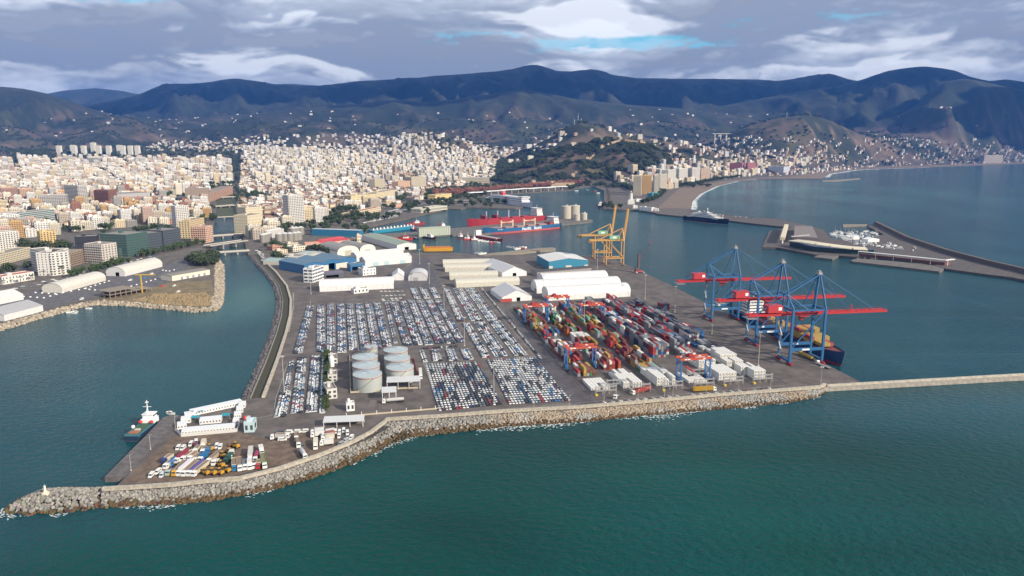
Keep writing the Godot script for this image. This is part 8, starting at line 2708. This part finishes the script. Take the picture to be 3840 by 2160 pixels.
func bridge(f: Array, width: float, y: float, piers: int, truss: bool, label: String) -> void:
	var a := Vector2(f[0], f[1]); var b := Vector2(f[2], f[3])
	var d := (b - a).normalized(); var l := a.distance_to(b)
	var o := thing("bridge", label, "bridge", at2((a + b) / 2, 0.0), -atan2(d.y, d.x), "bridges over the river")
	var s := Shape.new()
	s.bx(-l / 2, y - 1.0, -width, l / 2, y, 0, true)
	part(o, "deck", s, mat(0.26, 0.245, 0.23, 0.85, 0.0, "g", 0.1))
	for z in [-width, 0.0]:
		var r := Shape.new()
		r.bx(-l / 2, y, z - 0.15, l / 2, y + 1.0, z + 0.15)
		part(o, "parapet", r, mat(0.50, 0.46, 0.40, 0.8))
	for k in piers:
		var p := Shape.new()
		p.bx(-l / 2 + l * (k + 1) / (piers + 1) - 0.8, -3.0, -width + 0.5, -l / 2 + l * (k + 1) / (piers + 1) + 0.8, y - 1.0, -0.5)
		part(o, "pier", p, mat(0.42, 0.40, 0.36, 0.85))
	if truss:
		for k in 22:
			var p := Shape.new()
			var x := -l / 2 + l * k / 22.0
			p.beam(Vector3(x, y - 4.5, 0.4), Vector3(x + l / 22.0, y - 0.5, 0.4), 0.3, 0.3)
			part(o, "truss_bar", p, mat(0.10, 0.11, 0.13, 0.6))


func lamp(p: Vector3, h: float, label: String, group: String, heads := 4) -> void:
	var o := thing("lamp_mast", label, "lamp mast", p, 0.3, group)
	var s := Shape.new()
	s.tube(Vector3.ZERO, Vector3(0, h, 0), 0.30 if h > 15 else 0.16, 0.14 if h > 15 else 0.1, 7)
	part(o, "pole", s, mat(0.48, 0.48, 0.47, 0.5, 0.3))
	var t := Shape.new()
	if heads == 1:
		t.beam(Vector3(0, h - 0.1, 0), Vector3(1.4, h + 0.1, 0), 0.2, 0.12)
	else:
		for k in heads:
			t.block(cos(TAU * k / heads) * 1.0, h - 0.4, sin(TAU * k / heads) * 1.0, 0.7, 0.45, 0.7)
		t.block(0, h - 0.6, 0, 1.9, 0.2, 1.9)
	part(o, "lamp_head", t, mat(0.42, 0.42, 0.42, 0.6))
	var b := Shape.new()
	b.block(0, 0, 0, 1.2 if h > 15 else 0.6, 0.5, 1.2 if h > 15 else 0.6)
	part(o, "footing", b, mat(0.5, 0.46, 0.3, 0.8))


func stripe(s: Shape, line: Array, w: float, y: float) -> void:
	var l := flat(line)
	ribbon(s, aside(l, -w / 2), aside(l, w / 2), y, y)


func west_bank() -> void:
	var tent := mat(0.68, 0.66, 0.60, 0.55, 0.0, "g", 0.03); var wh := mat(0.72, 0.72, 0.71, 0.6, 0.0, "g", 0.04)
	hall([-497.6,-793.5,-490,-867.9], 24.0, 4.5, 11.0, "barrel", "side", 1, tent, tent, "shore_tent", "long cream tent on the town shore, nearer the pontoon", "tent")
	hall([-481.3,-895.8,-469.7,-970], 26.0, 4.5, 12.0, "barrel", "side", 1, wh, tent, "shore_tent", "long white tent on the town shore, farther with an open door", "tent", [[0.4, 5.0, 5.0, null, "left"]])
	hall([-471.5,-661,-462.4,-703.8], 34.0, 6.0, 11.0, "gable", "side", 1, wh, mat(0.44, 0.44, 0.46, 0.6, 0.0, "g", 0.04), "shore_shed", "large grey-roofed white shed at the lower left shore", "warehouse")
	hall([-538,-702.1,-517.4,-758.3], 30.0, 6.0, 11.0, "gable", "side", 1, wh, wh, "shore_shed", "large white shed behind the grey-roofed one at the left", "warehouse")
	hall([-408.1,-863.6,-381.1,-909], 22.0, 6.5, 7.5, "gable", "side", 1, mat(0.60, 0.56, 0.46, 0.8), mat(0.22, 0.21, 0.18, 0.8), "boat_house", "low cream boat house with a dark roof on the shore plot", "boat house", [[0.25, 3.0, 3.5, mat(0.2, 0.25, 0.35)], [0.4, 3.0, 3.5, mat(0.2, 0.25, 0.35)], [0.55, 3.0, 3.5, mat(0.2, 0.25, 0.35)], [0.7, 3.0, 3.5, mat(0.2, 0.25, 0.35)], [0.85, 3.0, 3.5, mat(0.2, 0.25, 0.35)]])
	# unfinished concrete frame
	var a := Vector2([-428,-761.7,-403.5,-804.7][0], [-428,-761.7,-403.5,-804.7][1]); var b := Vector2([-428,-761.7,-403.5,-804.7][2], [-428,-761.7,-403.5,-804.7][3])
	var d := (b - a).normalized(); var w := a.distance_to(b)
	var o := thing("concrete_frame", "unfinished concrete frame of a building on the shore plot", "building", at2((a + b) / 2, 3.21), -atan2(d.y, d.x))
	var con := mat(0.30, 0.25, 0.20, 0.9, 0.0, "g", 0.2)
	for k in 2:
		var s := Shape.new()
		s.bx(-w / 2, 3.4 + k * 3.6, -22.0, w / 2 * (1.0 if k == 0 else 0.2), 3.8 + k * 3.6, 0, true)
		part(o, "slab", s, con)
	for i in 9:
		for z in [-0.5, -11.0, -21.5]:
			var s := Shape.new()
			s.block(-w / 2 + 0.6 + (w - 1.2) * i / 8.0, 0, z, 0.6, 7.3 if i < 5 else 3.6, 0.6)
			part(o, "column", s, con)
	for e in [[[-463.1,-865.3,-458.9,-869.7], Color(0.7, 0.7, 0.7), "white van before the long shore tents"], [[-458.3,-906.1,-453.8,-915.7], Color(0.72, 0.72, 0.72), "white van beside the farther shore tent"], [[-451.5,-874.1,-447.8,-883], Color(0.03, 0.2, 0.4), "blue van between the shore tents and the plot"], [[-405.2,-824,-402.1,-831.9], Color(0.5, 0.06, 0.05), "red van on the shore plot"], [[-393.4,-827.9,-390.1,-836], Color(0.7, 0.7, 0.7), "white van on the shore plot"], [[-373.9,-793.5,-369.2,-800.9], Color(0.7, 0.68, 0.6), "cream van at the edge of the rubble"], [[-458.8,-751.7,-453.9,-765.1], Color(0.75, 0.75, 0.75), "white van near the pontoon"]]:
		van(e[0], e[1], e[2], "vans on the town shore")
	var tr := thing("tower_crane", "small yellow tower crane on the shore plot", "crane", Vector3(-409.2, 3.2, -793.5))
	var ts := Shape.new()
	ts.block(0, 0, 0, 1.0, 20.0, 1.0)
	part(tr, "mast", ts, mat(0.55, 0.36, 0.05, 0.6))
	var tj := Shape.new()
	tj.block(5.0, 20.0, 0, 22.0, 0.9, 0.9)
	part(tr, "jib", tj, mat(0.55, 0.36, 0.05, 0.6))
	# white road barriers, one by one
	var bar := Shape.new()
	bar.loft([ring(-0.9, 0.9, 0.0, 0.5), ring(-0.85, 0.85, 0.5, 0.3), ring(-0.8, 0.8, 1.0, 0.2)])
	var bm := bar.mesh(mat(0.75, 0.75, 0.74, 0.6))
	var k := 0
	for line in [[-527.3,-793.5,-500.8,-786.2,-485.9,-816.1,-483.8,-865.3], [-526.4,-772,-500.6,-765.1,-496.4,-793.5], [-485.9,-816.1,-472.6,-808.4,-448.7,-808.4,-439.7,-831.9,-435.5,-861,-429,-920.6], [-455.3,-940.6,-443.7,-930.5,-440.3,-945.7]]:
		for p in along(flat(line), 9.0):
			k += 1
			var q := MeshInstance3D.new()
			q.name = numbered("road_barrier")
			q.mesh = bm
			q.position = at2(p, 3.21)
			q.rotation.y = 0.3
			add_child(q)
			tag(q, "white road barrier on the shore pavement, %s counted from the left shed" % nth(k), "barrier", "white road barriers on the shore")
	var tuft := Shape.new()
	var plot := flat([-400.6,-755,-390.3,-786.2,-368.5,-786.2,-338,-793.5,-318,-758.3,-309,-729.2,-320.1,-723.6,-363,-734.8])
	for j in 1500:
		var p := plot[rng.randi() % plot.size()].lerp(plot[rng.randi() % plot.size()], rng.randf()) + Vector2(rng.randf_range(-6, 6), rng.randf_range(-6, 6))
		if Geometry2D.is_point_in_polygon(p, plot):
			tuft.lathe(at2(p, 3.2), [[rng.randf_range(0.5, 1.1), 0.0], [0.4, rng.randf_range(0.4, 1.1)], [0.0, 1.2]], 5)
	var tf := struct("dry_tufts", tuft, mat(0.36, 0.27, 0.15, 0.95, 0.0, "g", 0.2))
	tf.set_meta("kind", "stuff")
	tag(tf, "dry straw-coloured tufts on the shore plot", "dry grass")
	bridge([-448.1,-1083.1,-400.3,-1107.8], 10.0, 4.6, 2, false, "low concrete bridge nearest the river mouth")
	bridge([-473.4,-1139.4,-437.9,-1206.7], 16.0, 7.5, 2, true, "wide road bridge with a steel truss under its edge")
	bridge([-528.8,-1282.1,-483.2,-1314.5], 12.0, 5.0, 2, false, "road bridge with light posts above the pool")
	bridge([-661.9,-1620.2,-621.2,-1641], 5.0, 4.8, 1, false, "thin white footbridge above the upper pool")
	bridge([-775.2,-1894.6,-729.5,-1956.6], 22.0, 5.0, 2, false, "broad road bridge in front of the department store")
	bridge([-903.1,-2222.3,-835.2,-2278.4], 16.0, 5.0, 2, false, "road bridge farther up the river")
	bridge([-1578,-3889.5,-1512.4,-3974.2], 12.0, 5.0, 1, false, "distant bridge over the green river bed")
	bridge([-2531.9,-6520.4,-2432,-6662.2], 14.0, 5.0, 1, false, "farthest bridge over the green river bed")


func mole_buildings() -> void:
	var roof := mat(0.25, 0.215, 0.20, 0.8, 0.0, "g", 0.05); var cream := mat(0.62, 0.56, 0.42, 0.6); var glass := mat(0.02, 0.04, 0.045, 0.15); var white := mat(0.74, 0.74, 0.72, 0.55)
	var o := thing("cruise_terminal", "cruise terminal with a broad grey-brown roof and a cream curved edge", "terminal")
	var s := Shape.new()
	s.prism(flat([471.5,-1217.3,536.3,-1383.9,566.6,-1376.4,504.7,-1200.8]), 3.0, 13.0)
	part(o, "hall", s, roof)
	var line := flat([453.7,-1172.8,458.8,-1146.1,466.8,-1116.9,485.7,-1101.5,510.3,-1089.2,539,-1082.5])
	var g := Shape.new()
	wall_along(g, line, 12.0, 3.0, 10.5)
	part(o, "glass_wall", g, glass)
	var r := Shape.new()
	var pts := along(line, 10.0)
	for k in pts.size() - 1:
		var t := (pts[k + 1] - pts[k]).normalized(); var n := Vector2(-t.y, t.x)
		var h0 := 11.0 + 4.0 * exp(-pow((k - 5.0) / 5.0, 2.0)); var h1 := 11.0 + 4.0 * exp(-pow((k - 4.0) / 5.0, 2.0))
		r.loft([PackedVector3Array([at2(pts[k] + n * 9, h0 - 1.5), at2(pts[k] - n * 9, h0), at2(pts[k] - n * 9, h0 + 1.2), at2(pts[k] + n * 9, h0 - 0.3)]), PackedVector3Array([at2(pts[k + 1] + n * 9, h1 - 1.5), at2(pts[k + 1] - n * 9, h1), at2(pts[k + 1] - n * 9, h1 + 1.2), at2(pts[k + 1] + n * 9, h1 - 0.3)])], false)
	part(o, "curved_roof", r, cream)
	for k in 8:
		var q := Shape.new()
		q.block(pts[2].x + 10.0 + k * 5.0, 13.0, pts[2].y - 60.0 - k * 3.0, 3.0, 1.2, 5.0)
		part(o, "skylight", q, mat(0.55, 0.55, 0.55, 0.4))
	var c := thing("quay_canopy", "thin white walkway canopy along the cruise quay", "canopy")
	var cl := flat([506.6,-1059.6,532.8,-1034.5,566.4,-999])
	cl.append_array(flat([586,-976.9,602,-985.8]))
	var cs := Shape.new()
	wall_along(cs, cl, 5.0, 10.5, 11.2)
	part(c, "roof", cs, white)
	for p in along(cl, 24.0):
		var q := Shape.new()
		q.block(p.x, 3.0, p.y, 0.6, 7.5, 0.6)
		part(c, "post", q, white)
	var base := Shape.new()
	wall_along(base, aside(cl, -6.0), 4.0, 3.0, 7.0)
	part(c, "red_wall", base, mat(0.16, 0.07, 0.06, 0.8))
	var tb := thing("boarding_bridge", "white tube-shaped boarding bridge standing before the cruise terminal", "boarding bridge")
	var p0: Vector3 = Vector3(445.2, 3, -1196.7); var p1: Vector3 = Vector3(524.6, 3, -1394.8)
	var q0 := Shape.new()
	q0.beam(p0 + Vector3(0, 9.0, 0), p1 + Vector3(0, 9.0, 0), 7.0, 5.0)
	part(tb, "tube", q0, cream)
	for u in [0.05, 0.5, 0.95]:
		var q := Shape.new()
		q.block(p0.lerp(p1, u).x, 3.0, p0.lerp(p1, u).z, 2.0, 7.0, 2.0)
		part(tb, "support", q, white)
	for e in [[[569.6,-1251.9,580.1,-1247.5], 26.0, "left white boat shed of the marina"], [[588.6,-1253.6,600.2,-1256.3], 26.0, "right white boat shed of the marina"], [[596.4,-1217.3,619.5,-1225.8], 22.0, "long white marina clubhouse"]]:
		hall(e[0], e[1] * 0.6, 5.0, 7.0, "gable", "end", 1, white, white, "marina_shed", e[2], "shed")
	var w := thing("mole_wall", "dark stone wall on the seaward side of the mole", "wall")
	var ws := Shape.new()
	wall_along(ws, flat([747.6,-1501.5,678.8,-1246.2,655.8,-1090.3,652.6,-991.4,655.8,-923,649.9,-801.4]), 6.0, 2.0, 9.0)
	part(w, "wall", ws, mat(0.17, 0.14, 0.125, 0.9, 0.0, "p", 0.05))
	for k in 46:
		var u := k / 45.0
		var a: Vector3 = Vector3(568.7, 3, -1217.3); var b: Vector3 = Vector3(623.9, 3, -1153.6)
		small_boat(a.lerp(b, u) + Vector3(rng.randf_range(-12, 12), 0, rng.randf_range(-45, 45)), rng.randf() * TAU, rng.randf_range(6.0, 10.0), Color(0.72, 0.72, 0.72), "white boat laid up ashore beside the marina", "boats laid up ashore", 0.0, "boat_ashore")
		get_child(get_child_count() - 1).position.y = 3.4
	for e in [[[315.2,-1818.9,342.4,-1797.1], 14.0, 8.0, "white arched boathouse at the root of the mole"], [[309.7,-1876,321.5,-1876], 10.0, 6.0, "small white house before the lighthouse"], [[347.9,-1800.7,359.5,-1797.1], 10.0, 5.0, "white flat house at the water beside the arches"], [[350.6,-2070.3,379.1,-2094.3], 16.0, 7.0, "red and white club house behind the lighthouse"], [[437.5,-2293.9,463.1,-2308.6], 24.0, 10.0, "turquoise domed pavilion near the beach"]]:
		building_on(e[0], e[1], e[2], mat(0.03, 0.30, 0.40, 0.6) if e[3].begins_with("turq") else white, e[3], "harbour_house", 2, null, 0.35)


func lamps_and_marks() -> void:
	var k := 0
	for e in [[Vector3(-11.6, 3, -445.7), 25.0, "between the two dense car blocks"], [Vector3(98, 3, -448.1), 14.0, "at the sea wall before the reefers"], [Vector3(183.4, 3, -523.3), 26.0, "on the quay apron beside the nearest blue crane"], [Vector3(173.8, 3, -616.3), 26.0, "on the quay apron beside the middle blue crane"], [Vector3(159.7, 3, -699.5), 26.0, "on the quay apron beside the farthest blue crane"], [Vector3(65, 3, -641.2), 24.0, "among the coloured containers"], [Vector3(34.6, 3, -785), 22.0, "in front of the three arched tents"], [Vector3(141.6, 3, -762), 26.0, "right of the three arched tents"], [Vector3(112.9, 3, -955.2), 26.0, "behind the arched tents"], [Vector3(-67.4, 3, -708.8), 25.0, "in the middle of the great car park"], [Vector3(-38.8, 3, -577.6), 24.0, "at the lower end of the great car park"], [Vector3(-151.4, 3, -463.8), 25.0, "in the western car strips"], [Vector3(-220.8, 3, -787.2), 22.0, "left of the long tent"], [Vector3(-97.7, 3, -849.4), 24.0, "between the two tent groups"], [Vector3(-127.2, 3, -995.6), 20.0, "right of the white warehouses"], [Vector3(210.1, 3, -475.7), 14.0, "at the far corner of the quay"]]:
		lamp(e[0], e[1], "tall grey lamp mast " + e[2], "tall lamp masts")
	for e in [Vector3(13.6, 3, -429.1), Vector3(35.9, 3, -433.7), Vector3(58.1, 3, -439.6), Vector3(80.2, 3, -443.7), Vector3(103.8, 3, -449.4), Vector3(127.5, 3, -458.3), Vector3(150.6, 3, -464), Vector3(174.6, 3, -471.6), Vector3(-195.2, 3, -370.8), Vector3(-192.4, 3, -344.7), Vector3(-193.9, 3, -397.8)]:
		k += 1
		lamp(e, 8.5, "short lamp post, %s along the sea wall and pier from the containers" % nth(k), "short lamp posts", 1)
	var s := Shape.new()
	for l in [[-196.2,-622.7,-222.8,-727,-241.9,-794.5], [-153.5,-417.1,-140.2,-425.9], [-195.9,-622.7,-218.9,-714.8,-242.7,-794.5], [-206.9,-733.2,-212.2,-752.6]]:
		stripe(s, l, 0.4, QUAY + 0.012)
	for l in [[-143.5,-416,-153.4,-452.2,-168.5,-528], [-76.9,-412.8,-44.7,-422.6,3.9,-433.3,44,-441.8], [-19.8,-429.1,56,-446.9,128.4,-463.5,186.7,-478.5]]:
		stripe(s, l, 0.25, QUAY + 0.012)
	# bay lines of the car strips
	for l in [[-199.8,-727,-154.9,-558.2], [-190.4,-727,-147.3,-558.2], [-180.4,-730.1,-139.2,-558.2], [-171.3,-732,-130.8,-558.2], [-162.1,-733.2,-122.1,-562], [-153.2,-736.4,-113,-563.9], [-144.1,-737.7,-105,-569.7], [-134.9,-739.6,-98.2,-577.6], [-126.9,-742.8,-91.8,-581.6], [-118.9,-744.7,-80.9,-577.6], [-110.2,-749.3,-72.2,-577.6], [-101.6,-751.3,-64,-581.6], [-92.3,-752.6,-55.1,-583.6], [-82.9,-753.9,-46.3,-585.7], [-68.2,-817.1,-35.8,-659.2], [-54.7,-818.7,-24.9,-661.8], [-35.6,-654.1,-13,-543.6], [-22.9,-658.2,-0.2,-545.4], [-40.3,-819.5,20,-536.6]]:
		stripe(s, l, 0.18, QUAY + 0.012)
	struct("road_markings", s, mat(0.55, 0.54, 0.50, 0.8, 0.0, "p", 0.1))
	var r := Shape.new()
	for e in [310.0, 336.0]:
		stripe(r, [port(e - 2.2, -432.0).x, port(e - 2.2, -432.0).y, port(e + 6.5, -620.0).x, port(e + 6.5, -620.0).y, port(e + 14.5, -1000.0).x, port(e + 14.5, -1000.0).y], 0.5, QUAY + 0.01)
	for e in [142.5, 166.5, 190.5, 214.0, 236.5, 258.5, 283.0]:
		stripe(r, [port(e, -432.0).x, port(e, -432.0).y, port(e, -700.0).x, port(e, -700.0).y], 1.6, QUAY + 0.008)
	struct("crane_tracks", r, mat(0.10, 0.09, 0.085, 0.8, 0.0, "p", 0.05))
	# rain-wet, darker lanes of newer asphalt
	var n := Shape.new()
	n.sheet(flat([-120.6,-825,-81,-825,-116.1,-1018.8,-135.6,-1055.7,-153.4,-875.2,-135.8,-825]), QUAY + 0.005)
	n.sheet(flat([8,-738.9,40.9,-690.9,55.3,-440.8,38.1,-436,19.2,-539.7,-8.3,-726.3]), QUAY + 0.005)
	n.sheet(flat([172.2,-892.3,193.2,-745.4,190.4,-488.5,210.9,-479.9,199.1,-643.6,181,-832.1]), QUAY + 0.005)
	struct("newer_asphalt", n, mat(0.115, 0.10, 0.10, 0.45, 0.0, "p", 0.01))
	var oil := Shape.new(); var pale := Shape.new()
	for k2 in 260:
		var p := port(rng.randf_range(-190.0, 330.0), rng.randf_range(-800.0, -425.0))
		if not Geometry2D.is_point_in_polygon(p, yard_poly):
			continue
		var d2 := port(rng.randf_range(-0.15, 0.15), 1.0) * rng.randf_range(4.0, 26.0)
		if k2 % 3 == 0:
			d2 = port(1.0, rng.randf_range(-0.2, 0.2)) * rng.randf_range(4.0, 18.0)
		stripe(oil if k2 % 2 else pale, [p.x, p.y, p.x + d2.x * 0.5 + rng.randf_range(-0.8, 0.8), p.y + d2.y * 0.5, p.x + d2.x, p.y + d2.y], rng.randf_range(0.3, 1.3) if k2 % 5 else 4.0, QUAY + (0.007 if k2 % 2 else 0.006) + k2 * 0.000004)
	var om := struct("tyre_marks", oil, mat(0.10, 0.088, 0.084, 0.8, 0.0, "p", 0.3))
	om.set_meta("kind", "structure")
	struct("worn_patches", pale, mat(0.215, 0.19, 0.175, 0.9, 0.0, "p", 0.3))
	var road := Shape.new()
	stripe(road, [-73.1,-404.4,-82.1,-386.7,-96.5,-369.5,-113.1,-352.9,-135.1,-338.3] + [-141.1,-335,-164.3,-328.6,-182.3,-326.3], 5.0, QUAY + 0.009)
	struct("sea_wall_road", road, mat(0.075, 0.068, 0.068, 0.85, 0.0, "p", 0.02))
	var avenue := Shape.new()
	stripe(avenue, [-358.3,-1533.2,-313.4,-1638.9,-252.5,-1978.3,-214.6,-2136.9], 22.0, 3.22)
	stripe(avenue, [-579.9,-751.7,-565,-824,-545.9,-892.1,-528.9,-972.1,-520.5,-1067.3,-487.7,-1159], 26.0, 3.225)
	stripe(avenue, [-449,-1267.6,-432.5,-1324.6,-406.4,-1530.1,-380.9,-1809], 20.0, 3.22)
	struct("avenue", avenue, mat(0.20, 0.18, 0.16, 0.85, 0.0, "p", 0.02))
	# white vans and cars ranked on the inner quay
	var spots := []; var tints := []
	for l in [[-295.2,-1553.3,-259,-1661.8], [-299.1,-1573.9,-260.8,-1673.5], [-300.8,-1595,-267.2,-1685.3], [-310.5,-1513.7,-297.2,-1563.5], [-305.1,-1759.9,-274.8,-1899.8], [-287.2,-1709.5,-264.7,-1786.3], [-282.9,-1786.3,-249.1,-1899.8]]:
		for p in along(flat(l), 3.2):
			spots.append(Transform3D(Basis(Vector3.UP, rng.randf_range(-0.2, 0.2) + 0.9) * Basis.from_scale(Vector3(1.1, 1.25, 1.1)), at2(p, 3.23)))
			var q := pick_paint(0.85)
			tints.append(Color(PAINTS[q][1], PAINTS[q][2], PAINTS[q][3]))
	for l in [[-573.3,-761.7,-551.4,-901.4,-523.6,-1073.8], [-568.4,-755,-543.2,-887.6,-515.6,-1057], [-362.9,-1553.3,-317.7,-1661.8], [-394.1,-1121.7,-360,-1041.6], [-392.4,-1128.9,-348.2,-1017.3], [454.1,-1745,532.3,-1624.6]]:
		for p in along(flat(l), 14.0):
			spots.append(Transform3D(Basis(Vector3.UP, 0.5), at2(p + Vector2(rng.randf_range(-3, 3), rng.randf_range(-3, 3)), 3.24)))
			var q := pick_paint(0.6)
			tints.append(Color(PAINTS[q][1], PAINTS[q][2], PAINTS[q][3]))
	var m := many(self, "distant_cars", car_whole, spots, tints)
	tag(m, "small distant cars on the inner quay, the avenues and the mole", "cars")
	# viaduct on the hillside and masts on the brown hill
	var v := thing("viaduct", "pale motorway viaduct on tall piers across a valley in the hills", "viaduct")
	var va := Vector2(1500, -5600); var vb := Vector2(1860, -5640)
	var top := (ground(va.x, va.y) + ground(vb.x, vb.y)) / 2.0 + 3.0
	var vs := Shape.new()
	wall_along(vs, PackedVector2Array([va, vb]), 14.0, top - 4.0, top)
	part(v, "deck", vs, mat(0.55, 0.52, 0.46, 0.8))
	for j in 8:
		var p := va.lerp(vb, (j + 0.5) / 8.0)
		var q := Shape.new()
		q.block(p.x, ground(p.x, p.y) - 3.0, p.y, 6.0, top - ground(p.x, p.y) - 1.0, 6.0)
		part(v, "pier", q, mat(0.55, 0.52, 0.46, 0.8))
	for e in [[380.0, -4310.0, 60.0, "tallest antenna mast on the brown hill"], [360.0, -4320.0, 34.0, "left antenna mast on the brown hill"], [400.0, -4325.0, 36.0, "right antenna mast on the brown hill"], [2050.0, -5600.0, 50.0, "antenna mast on the eastern hill"]]:
		var o := thing("antenna_mast", e[3], "mast", Vector3(e[0], ground(e[0], e[1]) - 2.0, e[1]), 0.0, "antenna masts")
		var q := Shape.new()
		q.tube(Vector3.ZERO, Vector3(0, e[2], 0), 2.0, 0.6, 5)
		part(o, "mast", q, mat(0.45, 0.42, 0.42, 0.6))
		var d := Shape.new()
		d.block(0, e[2] * 0.6, 0, 5.0, 3.0, 5.0)
		part(o, "dish", d, mat(0.6, 0.6, 0.6, 0.6))


func build_place() -> void:
	terrain()
	sea()
	lands()
	clouds()
	breakwater()
	city()
	tanks()
	sheds()
	cabins()
	cranes()
	containers()
	ships()
	cars()
	lorries()
	west_bank()
	mole_buildings()
	trees()
	lamps_and_marks()
